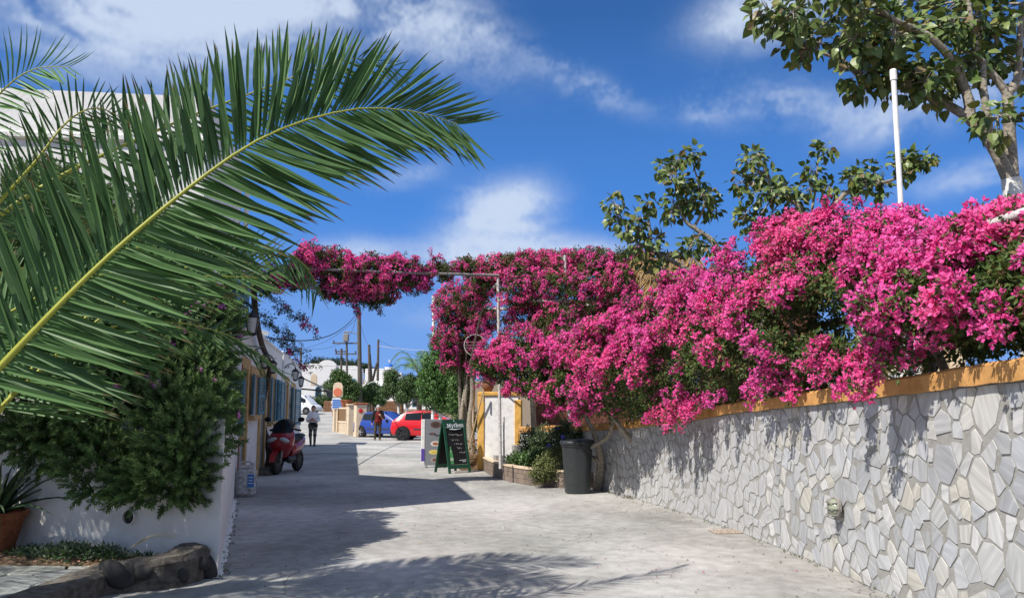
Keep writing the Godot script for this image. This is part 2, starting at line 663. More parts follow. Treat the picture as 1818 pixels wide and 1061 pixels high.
	mat("plastic_dark", lin(0.04, 0.045, 0.048), 0.42, {"tex": "plaster", "scale": 0.8})
	mat("black", lin(0.012, 0.012, 0.013), 0.5)
	mat("rubber", lin(0.02, 0.02, 0.02), 0.85)
	mat("chrome", lin(0.6, 0.6, 0.6), 0.25, {"metal": 1.0})

# streaked, faintly veined stone; u runs along the streaks
func marble_image(w: int) -> Image:
	var f := FastNoiseLite.new()
	f.seed = 77
	f.frequency = 0.012
	f.fractal_octaves = 5
	var im := Image.create(w, w, false, Image.FORMAT_RGB8)
	for y in w:
		for x in w:
			var a := TAU * x / w
			var b := TAU * y / w
			# periodic in both directions
			var k := f.get_noise_3d(cos(a) * 14.0 + cos(b) * 130.0, sin(a) * 14.0 + sin(b) * 130.0, 40.0 * sin(a + b))
			var g := clampf(0.93 + k * 0.13, 0.0, 1.0)
			im.set_pixel(x, y, Color(g, g, g))
	return im

# worn concrete of the lane, 12 m to a tile: cast in patches, stained, cracked, with scattered bits
func lane_image(w: int) -> Image:
	var f := FastNoiseLite.new()
	f.seed = 15
	f.frequency = 0.0032
	f.fractal_octaves = 6
	f.fractal_gain = 0.6
	var coarse := f.get_seamless_image(w, w)
	f.frequency = 0.05
	f.fractal_octaves = 4
	f.seed = 16
	var fine := f.get_seamless_image(w, w)
	var c := coarse.get_data()
	var g := fine.get_data()
	var out := PackedByteArray()
	out.resize(w * w * 3)
	for i in w * w:
		var k := 205 + (c[i] - 128) * 0.2 + (g[i] - 128) * 0.15
		out[i * 3] = clampi(int(k + (c[i] - 128) * 0.02), 0, 255)
		out[i * 3 + 1] = clampi(int(k), 0, 255)
		out[i * 3 + 2] = clampi(int(k - 2), 0, 255)
	var im := Image.create_from_data(w, w, false, Image.FORMAT_RGB8, out)
	var r := RandomNumberGenerator.new()
	r.seed = 99
	for k in 8:      # cracks
		var p := Vector2(r.randf() * w, r.randf() * w)
		var a := r.randf() * TAU
		for s in r.randi_range(150, 520):
			a += r.randf_range(-0.28, 0.28)
			p += Vector2(cos(a), sin(a)) * 1.2
			var q := Vector2i(posmod(int(p.x), w), posmod(int(p.y), w))
			im.set_pixelv(q, im.get_pixelv(q).darkened(r.randf_range(0.25, 0.5)))
	for k in 6500:    # grit and pale specks
		var q := Vector2i(r.randi() % w, r.randi() % w)
		var was := im.get_pixelv(q)
		im.set_pixelv(q, was.darkened(r.randf_range(0.1, 0.5)) if k % 3 else was.lightened(0.3))
	for k in 230:     # small stains and pale scrapes with ragged outlines
		var p := Vector2(r.randf() * w, r.randf() * w)
		var a := r.randf() * TAU
		var up := r.randf() < 0.55
		for s in r.randi_range(20, 160):
			var q0 := p + Vector2(cos(a), sin(a)) * r.randfn(0, 16) + Vector2(-sin(a), cos(a)) * r.randfn(0, 3.0)
			var q := Vector2i(posmod(int(q0.x), w), posmod(int(q0.y), w))
			var was := im.get_pixelv(q)
			im.set_pixelv(q, was.lightened(0.22) if up else was.darkened(0.16))
	return im

func make_land() -> void:
	# land: one sheet to the horizon
	var s := sh()
	var ds := [-60, -20, -6, 0, 6, 12, 18, 24, 30, 36, 44, 52, 60, 70, 80, 92, 102, 112, 130, 150, 180, 220, 300, 400, 700, 1500]
	var xs := [-1500, -600, -250, -120, -80, -60, -45, -35, -25, -15, -8, 0, 8, 16, 30, 60, 120, 250, 600, 1500]
	for i in ds.size() - 1:
		for k in xs.size() - 1:
			var p := []
			for q in [[k, i], [k + 1, i], [k + 1, i + 1], [k, i + 1]]:
				p.append(w3(xs[q[0]], land(xs[q[0]], ds[q[1]]) - 0.03, ds[q[1]]))
			s.quad(p[0], p[1], p[2], p[3])
	setting("ground", s, M.earth)
	# the lane
	var r := sh(false, true)
	r.ux = Vector3(1 / 12.0, 0, 0)
	r.uy = Vector3(0, 0, 1 / 12.0)
	var edges := [[-4.0, -7.0, 6.0], [8.0, -7.0, 4.0], [16.0, -8.0, 3.4], [24.0, -9.0, 3.0], [36.0, -14.0, 3.0], [46.0, -18.0, 3.0], [56.0, -22.0, -4.0], [70.0, -27.0, -13.0], [85.0, -32.0, -17.5], [100.0, -38.0, -24.0]]
	var d := -4.0
	while d < 100:
		var step := 1.0 if d < 24 else 3.0
		var e := minf(d + step, 100)
		for k in 8:
			var p := []
			for q in [[k, d], [k + 1, d], [k + 1, e], [k, e]]:
				var x := lerpf(table(edges, q[1], 1), table(edges, q[1], 2), q[0] / 8.0)
				p.append(w3(x, land(x, q[1]) + 0.004 * (grit.get_noise_2d(x * 0.6, q[1] * 0.6)), q[1]))
			r.quad(p[0], p[1], p[2], p[3])
		d = e
	setting("road", r, M.lane)

# ---- the stone-clad terrace wall ----
var wall_path := [Vector2(3.16, 2.0), Vector2(3.14, 4.0), Vector2(3.12, 5.5), Vector2(3.10, 6.8), Vector2(3.03, 8.2), Vector2(2.95, 9.3), Vector2(2.80, 10.5), Vector2(2.60, 11.9), Vector2(2.36, 13.0), Vector2(2.10, 14.1), Vector2(1.63, 15.8), Vector2(1.15, 17.2), Vector2(0.60, 18.6), Vector2(0.2, 19.6)]
var wall_tops := [[4.75, 1.70], [8.0, 1.57], [10.0, 1.49], [13.7, 1.23], [15.8, 1.12], [19.6, 0.98]]
var wall_lens := []

func wall_at(s: float) -> Array:   # [point on the face, outward direction]
	if wall_lens.is_empty():
		wall_lens = [0.0]
		for i in wall_path.size() - 1:
			wall_lens.append(wall_lens[-1] + wall_path[i].distance_to(wall_path[i + 1]))
	var i := 0
	while i < wall_path.size() - 2 and wall_lens[i + 1] < s:
		i += 1
	var t: float = (s - wall_lens[i]) / (wall_lens[i + 1] - wall_lens[i])
	var a: Vector2 = wall_path[i]
	var b: Vector2 = wall_path[i + 1]
	var before: Vector2 = a - wall_path[i - 1] if i > 0 else b - a
	var after: Vector2 = wall_path[i + 2] - b if i < wall_path.size() - 2 else b - a
	var dir: Vector2 = ((before.normalized() + (b - a).normalized()).normalized()).lerp(((b - a).normalized() + after.normalized()).normalized(), t)
	var p := a.lerp(b, t)
	return [w3(p.x, 0, p.y), Vector3(-dir.y, 0, -dir.x).normalized()]

func wall_point(s: float, h: float, out: float) -> Vector3:
	var q := wall_at(s)
	return q[0] + q[1] * out + Vector3(0, h, 0)

func wall_top(s: float) -> float:
	return table(wall_tops, -wall_at(s)[0].z)

func make_terrace_wall() -> void:
	wall_at(0)
	var total: float = wall_lens[-1]
	var foot := Vector3(3.0, 0, -9.3)
	var t := thing("stone_wall", "long terrace wall clad in pale angular stones under an ochre coping", "wall", foot)
	# core
	var core := sh()
	var n := 60
	for i in n:
		var a := total * i / n
		var b := total * (i + 1) / n
		var ta := wall_top(a)
		var tb := wall_top(b)
		core.quad(wall_point(a, -0.1, 0), wall_point(a, ta, 0), wall_point(b, tb, 0), wall_point(b, -0.1, 0))
		core.quad(wall_point(a, ta, 0), wall_point(a, ta, -0.32), wall_point(b, tb, -0.32), wall_point(b, tb, 0))
		core.quad(wall_point(a, ta, -0.32), wall_point(a, -0.1, -0.32), wall_point(b, -0.1, -0.32), wall_point(b, tb, -0.32))
	core.quad(wall_point(total, -0.1, 0), wall_point(total, wall_top(total), 0), wall_point(total, wall_top(total), -0.32), wall_point(total, -0.1, -0.32))
	for i in core.v.size() / 3:
		pass
	wpart(t, "mortar_core", core, M.mortar)
	# coping, rendered and painted ochre, its edge a little uneven
	var cap := sh()
	for i in 90:
		var q := []
		for e in [i, i + 1]:
			var s: float = total * e / 90.0
			var h := wall_top(s)
			var wob := 0.008 * grit.get_noise_1d(s * 3.0)
			var hh := h + 0.125 + wob
			q.append([wall_point(s, h - 0.012 + wob * 2, 0.02), wall_point(s, h - 0.012 + wob * 2, 0.048), wall_point(s, hh - 0.02, 0.05 + wob), wall_point(s, hh, 0.03 + wob), wall_point(s, hh, -0.31), wall_point(s, h + 0.002, -0.34)])
		for k in 5:
			cap.quad(q[0][k], q[0][k + 1], q[1][k + 1], q[1][k])
	wpart(t, "coping", cap, M.ochre)
	# stones: sites by dart throwing, cells by cutting with the lines between weighted sites
	var r := RandomNumberGenerator.new()
	r.seed = 2024
	var sites := []
	var tries := 0
	while tries < 26000 and sites.size() < 1200:
		tries += 1
		var s := r.randf() * total
		var h := r.randf_range(-0.02, wall_top(s) - 0.03)
		var want: float = 0.062 + 0.10 * pow(r.randf(), 1.5)
		var ok := true
		for q in sites:
			if absf(q.x - s) < 0.3:
				var dd := Vector2(q.x - s, (q.y - h) * 0.9).length()
				if dd < want + q.z * 0.55 and dd < (want + q.z) * 0.62 + 0.02:
					ok = false
					break
		if ok:
			sites.append(Vector3(s, h, want))
	var order := []
	for i in sites.size():
		order.append([sites[i].x, i])
	order.sort()
	var stones := []
	for oi in order.size():
		var i: int = order[oi][1]
		var me: Vector3 = sites[i]
		var c := Vector2(me.x, me.y)
		var top := wall_top(me.x) - 0.016
		var poly := PackedVector2Array([Vector2(c.x - 0.5, 0.004), Vector2(c.x + 0.5, 0.004), Vector2(c.x + 0.5, wall_top(minf(c.x + 0.5, total)) - 0.018), Vector2(c.x - 0.5, wall_top(maxf(c.x - 0.5, 0)) - 0.018)])
		for dir in [-1, 1]:
			var oj: int = oi + dir
			while oj >= 0 and oj < order.size() and absf(order[oj][0] - c.x) < 0.6:
				var q: Vector3 = sites[order[oj][1]]
				oj += dir
				var o := Vector2(q.x, q.y)
				var e := o - c
				var dist := e.length()
				if dist > 0.75 or dist < 1e-4:
					continue
				# weighted bisector, each joint at a slightly different angle
				var at := 0.5 + clampf((me.z * me.z - q.z * q.z) / (2 * dist * dist), -0.3, 0.3)
				var joint := 0.008 + 0.009 * absf(grit.get_noise_2d((c.x + o.x) * 4.0, (c.y + o.y) * 4.0))
				var m := c + e * at - e / dist * joint
				poly = cut(poly, m, e / dist)
				if poly.size() < 3:
					break
			if poly.size() < 3:
				break
		poly = cut(poly, Vector2(total - 0.01, 0), Vector2(1, 0))
		poly = cut(poly, Vector2(0.01, 0), Vector2(-1, 0))
		if poly.size() < 3:
			continue
		# knock off a corner or nick an edge here and there
		for e in r.randi_range(1, 2):
			if poly.size() < 3:
				break
			var k := r.randi() % poly.size()
			var a := poly[k]
			var away := (a - c)
			if away.length() > 0.04:
				poly = cut(poly, a - away * r.randf_range(0.06, 0.27), away.normalized().rotated(r.randf_range(-0.75, 0.75)))
		# some edges were split straight across
		if r.randf() < 0.28 and poly.size() >= 3:
			var an := r.randf() * TAU
			poly = cut(poly, c + Vector2(cos(an), sin(an)) * me.z * r.randf_range(0.25, 0.5), Vector2(cos(an), sin(an)))
		# drop tiny edges
		var clean := PackedVector2Array()
		for k in poly.size():
			if poly[k].distance_to(poly[(k + 1) % poly.size()]) > 0.013:
				clean.append(poly[k])
		if clean.size() < 3:
			continue
		var mid := Vector2.ZERO
		for k in clean:
			mid += k
		stones.append([clean, mid / clean.size()])
	# nearest to the lane's start are the largest to see
	var loose := sh(false, true)
	var tones := [lin(0.51, 0.515, 0.52), lin(0.57, 0.57, 0.565), lin(0.43, 0.44, 0.455), lin(0.57, 0.55, 0.49), lin(0.51, 0.525, 0.55), lin(0.63, 0.63, 0.62), lin(0.42, 0.43, 0.435), lin(0.53, 0.535, 0.53), lin(0.48, 0.49, 0.50), lin(0.60, 0.59, 0.555), lin(0.54, 0.55, 0.56)]
	var mats := []
	for k in tones.size():
		mats.append(mat("stone_%d" % k, tones[k], 0.8, {"tex": "marble", "spec": 0.3}))
	var shown := 0
	for st in stones:
		var poly: PackedVector2Array = st[0]
		var c: Vector2 = st[1]
		var far: bool = shown >= 300 or wall_point(c.x, 0, 0).z > -4.2
		var s := loose if far else sh(false, true)
		var ang := r.randf() * PI
		var origin := wall_at(c.x)
		var xdir: Vector3 = Vector3.UP.cross(origin[1])
		s.ux = (xdir * cos(ang) + Vector3.UP * sin(ang)) * 0.9
		s.uy = (Vector3.UP * cos(ang) - xdir * sin(ang)) * 1.6
		s.uo = Vector2(r.randf(), r.randf())
		var lift := r.randf_range(0.004, 0.008)
		var tilt := Vector2(r.randf_range(-0.02, 0.02), r.randf_range(-0.02, 0.02))
		var back := []
		var front := []
		for p in poly:
			var o := lift + tilt.dot(p - c)
			back.append(wall_point(p.x, p.y, -0.01))
			front.append(wall_point(p.x, p.y, o))
		var m := poly.size()
		var hub := wall_point(c.x, c.y, lift + r.randf_range(-0.001, 0.001))
		var inside := wall_point(c.x, c.y, -0.1)
		for k in m:
			var j := (k + 1) % m
			s.face(back[k], back[j], front[j], front[k], inside)
			s.face3(hub, front[k], front[j], inside)
		if not far:
			wpart(t, "stone", s, mats[r.randi() % mats.size()])
			shown += 1
	wpart(t, "stone_cladding", loose, mats[0], "stuff")
	# bulkhead lamp with its cage, set on the stones
	var q := wall_at(5.65)
	var at := wall_point(5.65, 0.60, 0.03)
	var b := facing(q[1])
	b = Basis(b.x, b.z * -1.0, b.y)     # lathe axis (y) out of the wall
	var axis := Basis(facing(q[1]).x, q[1], -Vector3.UP)
	var lamp := thing("bulkhead_lamp", "oval caged bulkhead lamp fixed to the pale stone wall", "wall lamp", at)
	var s1 := sh()
	var oval := Basis(axis.x * 0.72, axis.y, axis.z)
	s1.lathe([Vector2(0, 0.0), Vector2(0.105, 0.0), Vector2(0.105, 0.025), Vector2(0.095, 0.035), Vector2(0.085, 0.035)], 24, at, oval)
	wpart(lamp, "base", s1, M.grey_pipe)
	var s2 := sh()
	s2.lathe([Vector2(0.086, 0.03), Vector2(0.08, 0.06), Vector2(0.055, 0.085), Vector2(0.0, 0.095)], 20, at, oval, true)
	wpart(lamp, "glass", s2, mat("bulkhead_glass", lin(0.30, 0.34, 0.24), 0.12))
	for k in 4:
		var s3 := sh()
		if k < 3:
			var y := (k - 1) * 0.055
			var half := 0.072 * sqrt(maxf(0.1, 1 - pow(y / 0.1, 2)))
			s3.tube([at + axis.x * -half + axis.z * y + q[1] * 0.035, at + axis.x * -half * 0.7 + axis.z * y + q[1] * 0.1, at + axis.x * half * 0.7 + axis.z * y + q[1] * 0.1, at + axis.x * half + axis.z * y + q[1] * 0.035], [0.005], 6)
		else:
			s3.tube([at + axis.z * -0.1 + q[1] * 0.035, at + axis.z * -0.075 + q[1] * 0.1, at + axis.z * 0.075 + q[1] * 0.1, at + axis.z * 0.1 + q[1] * 0.035], [0.005], 6)
		wpart(lamp, "cage_bar", s3, M.grey_pipe)

func cut(poly: PackedVector2Array, at: Vector2, dir: Vector2) -> PackedVector2Array:
	var out := PackedVector2Array()
	for i in poly.size():
		var a := poly[i]
		var b := poly[(i + 1) % poly.size()]
		var da := (a - at).dot(dir)
		var db := (b - at).dot(dir)
		if da <= 0:
			out.append(a)
		if (da < 0 and db > 0) or (da > 0 and db < 0):
			out.append(a.lerp(b, da / (da - db)))
	return out

const FLAT := Basis(Vector3(1, 0, 0), Vector3(0, 0, -1), Vector3(0, 1, 0))   # polygons in (x, depth), thickness upwards

# a wall with openings: boxes between p0 and p1 (x, depth); openings as [from, to, sill, head] along it
func walling(s: Shape, p0: Vector2, p1: Vector2, y0: float, y1: float, thick: float, openings: Array) -> void:
	var run := p1 - p0
	var dir := Vector3(run.x, 0, -run.y).normalized()
	var inward := Vector3(dir.z, 0, -dir.x)         # to the lane's outer side
	var edges := [0.0, run.length()]
	for o in openings:
		edges.append(o[0])
		edges.append(o[1])
	edges.sort()
	for i in edges.size() - 1:
		var a: float = edges[i]
		var b: float = edges[i + 1]
		if b - a < 0.001:
			continue
		var m := (a + b) / 2
		var ys := [y0]
		for o in openings:
			if m > o[0] and m < o[1]:
				ys.append(o[2])
				ys.append(o[3])
		ys.append(y1)
		for k in range(0, ys.size(), 2):
			if ys[k + 1] - ys[k] < 0.001:
				continue
			var c := w3(p0.x, 0, p0.y) + dir * m + inward * thick * 0.5 + Vector3(0, (ys[k] + ys[k + 1]) / 2, 0)
			s.box(c, Vector3(b - a, ys[k + 1] - ys[k], thick), Basis(dir, Vector3.UP, dir.cross(Vector3.UP)))

var lane_dir := Vector3(-0.195, 0, -0.981).normalized()
var lane_out := Vector3(0.981, 0, -0.195).normalized()     # from the facades towards the lane

func facade_point(d: float, y: float, out := 0.0) -> Vector3:
	return w3(-5.05 - 0.1988 * (d - 14.6), y, d) + lane_out * out

func shutter(parent: Node3D, hinge: Vector3, dir: Vector3, width: float, height: float, m: Material) -> void:
	# a louvred leaf standing open from its hinge along dir
	var b := Basis(dir, Vector3.UP, dir.cross(Vector3.UP))
	var s := sh()
	for x in [0.03, width - 0.03]:
		s.box(hinge + dir * x + Vector3(0, height / 2, 0), Vector3(0.06, height, 0.035), b, 0.006)
	for y in [0.035, height * 0.5, height - 0.035]:
		s.box(hinge + dir * width / 2 + Vector3(0, y, 0), Vector3(width - 0.12, 0.07, 0.033), b, 0.005)
	var leaf := wpart(parent, "shutter", s, m)
	var n := int(height / 0.075)
	for k in n:
		var y := 0.06 + (height - 0.12) * (k + 0.5) / n
		if absf(y - height * 0.5) < 0.06:
			continue
		var l := sh()
		var t := b * Basis(Vector3.RIGHT, 0.6)
		l.box(hinge + dir * width / 2 + Vector3(0, y, 0), Vector3(width - 0.125, 0.055, 0.008), t)
		wpart(leaf, "slat", l, m)

func house_window(house: Node3D, d0: float, d1: float, y0: float, y1: float, surround: Material, leaf: Material, open := 1.2) -> void:
	var w := d1 - d0
	var c := facade_point((d0 + d1) / 2, (y0 + y1) / 2, -0.14)
	var b := Basis(lane_dir, Vector3.UP, lane_dir.cross(Vector3.UP))
	var wn := sh()
	wn.box(c, Vector3(w - 0.02, y1 - y0 - 0.02, 0.02), b)
	var g := wpart(house, "window", wn, M.dark_glass)
	var f := sh()
	for x in [-w / 2 + 0.04, 0.0, w / 2 - 0.04]:
		f.box(c + lane_dir * x + lane_out * 0.03, Vector3(0.055, y1 - y0 - 0.01, 0.05), b, 0.006)
	for y in [-(y1 - y0) / 2 + 0.035, 0.1, (y1 - y0) / 2 - 0.035]:
		f.box(c + Vector3(0, y, 0) + lane_out * 0.028, Vector3(w - 0.01, 0.05, 0.045), b, 0.006)
	wpart(g, "frame", f, leaf)
	var t := sh()
	for x in [-w / 2 - 0.09, w / 2 + 0.09]:
		t.box(facade_point((d0 + d1) / 2, (y0 + y1) / 2, 0.012) + lane_dir * x, Vector3(0.16, y1 - y0 + 0.02, 0.05), b, 0.01)
	t.box(facade_point((d0 + d1) / 2, y1 + 0.1, 0.014), Vector3(w + 0.36, 0.18, 0.054), b, 0.01)
	wpart(house, "surround", t, surround)
	var sl := sh()
	sl.box(facade_point((d0 + d1) / 2, y0 - 0.06, 0.05), Vector3(w + 0.4, 0.1, 0.16), b, 0.015)
	wpart(house, "sill", sl, surround)
	var turn := Basis(Vector3.UP, open)
	var away := Basis(Vector3.UP, -open)
	shutter(house, facade_point(d0, y0 + 0.01, 0.06), (-lane_dir) * away, w / 2, y1 - y0 - 0.02, leaf)
	shutter(house, facade_point(d1, y0 + 0.01, 0.06), lane_dir * turn, w / 2, y1 - y0 - 0.02, leaf)

func house_door(house: Node3D, d0: float, d1: float, y1: float, surround: Material, leaf: Material) -> void:
	var w := d1 - d0
	var b := Basis(lane_dir, Vector3.UP, lane_dir.cross(Vector3.UP))
	var mid := (d0 + d1) / 2
	var s := sh()
	s.box(facade_point(mid, y1 / 2 + 0.06, -0.16), Vector3(w - 0.02, y1 - 0.13, 0.05), b, 0.005)
	var door := wpart(house, "door", s, leaf)
	for x in [-w / 4, w / 4]:
		for y in [y1 * 0.3, y1 * 0.72]:
			var p := sh()
			p.box(facade_point(mid, y, -0.128) + lane_dir * x, Vector3(w / 2 - 0.16, y1 * 0.3, 0.02), b, 0.008)
			wpart(door, "panel", p, leaf)
	var k := sh()
	k.ball(facade_point(mid, 1.05, -0.09) + lane_dir * w * 0.4, Vector3.ONE * 0.035, 10, 6)
	wpart(door, "handle", k, M.iron)
	var t := sh()
	for x in [-w / 2 - 0.11, w / 2 + 0.11]:
		t.box(facade_point(mid, y1 / 2 + 0.005, 0.02) + lane_dir * x, Vector3(0.22, y1 - 0.01, 0.07), b, 0.012)
	t.box(facade_point(mid, y1 + 0.12, 0.022), Vector3(w + 0.5, 0.23, 0.076), b, 0.012)
	wpart(house, "surround", t, surround)
	var st := sh()
	st.box(facade_point(mid, 0.06, 0.1), Vector3(w + 0.1, 0.12, 0.4), b, 0.02)
	wpart(house, "step", st, M.cement)

func lantern(at: Vector3, out: Vector3, size: float, label: String) -> void:
	# at: where the bracket meets the wall
	var t := thing("wall_lantern", label, "lantern", at, 0, "lanterns on the house fronts")
	var c := out * size * 0.85 + Vector3(0, -size * 0.55, 0)
	var s := sh()
	s.box(Vector3(0, -size * 0.1, 0), Vector3(0.04, size * 0.5, 0.04), facing(out), 0.01)
	part(t, "wall_plate", s, M.iron)
	var br := sh()
	br.tube(curve([out * 0.01 + Vector3(0, -size * 0.2, 0), out * size * 0.25 + Vector3(0, size * 0.12, 0), out * size * 0.6 + Vector3(0, size * 0.2, 0), c + Vector3(0, size * 0.5, 0)], 10), [size * 0.035], 6)
	br.tube(curve([out * size * 0.1 + Vector3(0, size * 0.02, 0), out * size * 0.32 + Vector3(0, -size * 0.12, 0), out * size * 0.38 + Vector3(0, size * 0.06, 0), out * size * 0.26 + Vector3(0, size * 0.02, 0)], 9), [size * 0.025], 6)
	part(t, "bracket", br, M.iron)
	var cap := sh()
	var b := facing(out)
	cap.lathe([Vector2(0.0, size * 0.5), Vector2(size * 0.06, size * 0.47), Vector2(size * 0.07, size * 0.4), Vector2(size * 0.2, size * 0.34), Vector2(size * 0.36, size * 0.2), Vector2(size * 0.36, size * 0.165), Vector2(0.0, size * 0.165)], 4, c, b.rotated(Vector3.UP, PI / 4))
	part(t, "cap", cap, M.iron)
	var gl := sh()
	gl.lathe([Vector2(size * 0.3, size * 0.16), Vector2(size * 0.19, -size * 0.42), Vector2(0, -size * 0.42)], 4, c, b.rotated(Vector3.UP, PI / 4))
	part(t, "glass", gl, M.lamp_glass)
	for k in 4:
		var a := PI / 4 + PI / 2 * k
		var dd := b.rotated(Vector3.UP, PI / 4) * Vector3(cos(PI / 2 * k), 0, sin(PI / 2 * k))
		var f := sh()
		f.tube([c + dd * size * 0.31 + Vector3(0, size * 0.16, 0), c + dd * size * 0.2 + Vector3(0, -size * 0.43, 0)], [size * 0.022], 5)
		part(t, "frame_bar", f, M.iron)
	var bs := sh()
	bs.lathe([Vector2(0.0, -size * 0.4), Vector2(size * 0.22, -size * 0.41), Vector2(size * 0.22, -size * 0.46), Vector2(size * 0.08, -size * 0.52), Vector2(0, -size * 0.53)], 4, c, b.rotated(Vector3.UP, PI / 4))
	part(t, "base", bs, M.iron)

func make_left_side() -> void:
	make_garden_wall()
	make_houses()
	make_garden_corner()

func make_garden_wall() -> void:
	var t := thing("garden_wall", "low whitewashed garden wall with a drain hole under the dark shrub", "wall", w3(-2.67, 0, 7.55))
	var s := sh()
	var poly := PackedVector2Array([Vector2(-2.67, 7.55), Vector2(-4.7, 13.9), Vector2(-4.95, 13.8), Vector2(-2.98, 7.9), Vector2(-6.6, 9.05), Vector2(-6.7, 8.8)])
	s.plate(poly, w3(0, -0.1, 0), FLAT, 1.52, 0.03)
	wpart(t, "wall_body", s, M.white)
	# drain pipe end through the wall
	var c := w3(-3.62, 0.50, 7.86)
	var out := Vector3(-0.28, 0, 0.96).normalized()
	var p := sh()
	var ax := Basis(Vector3.UP.cross(out), out, Vector3.UP)
	p.lathe([Vector2(0.075, -0.05), Vector2(0.075, 0.055), Vector2(0.064, 0.055), Vector2(0.064, -0.045), Vector2(0.0, -0.045)], 20, c, ax)
	var pipe := wpart(t, "drain_pipe", p, M.whitewash)
	var dk := sh()
	dk.lathe([Vector2(0.063, 0.03), Vector2(0.0, 0.03)], 20, c, ax)
	wpart(pipe, "pipe_mouth", dk, M.black)
	# limewash slopped along the foot, with a ragged edge
	var e := sh()
	var last := []
	for k in 90:
		var f := k / 89.0
		var a := Vector2(-2.65, 7.5).lerp(Vector2(-4.68, 13.9), f)
		var w := 0.025 + 0.03 * absf(grit.get_noise_1d(k * 0.4)) + 0.05 * absf(grit.get_noise_1d(k * 0.11 + 30))
		var now := [w3(a.x - 0.05, 0.008, a.y), w3(a.x + w, 0.008, a.y + w * 0.3)]
		if last:
			e.quad(last[0], last[1], now[1], now[0])
		last = now
	wpart(t, "limewash_edge", e, M.whitewash)

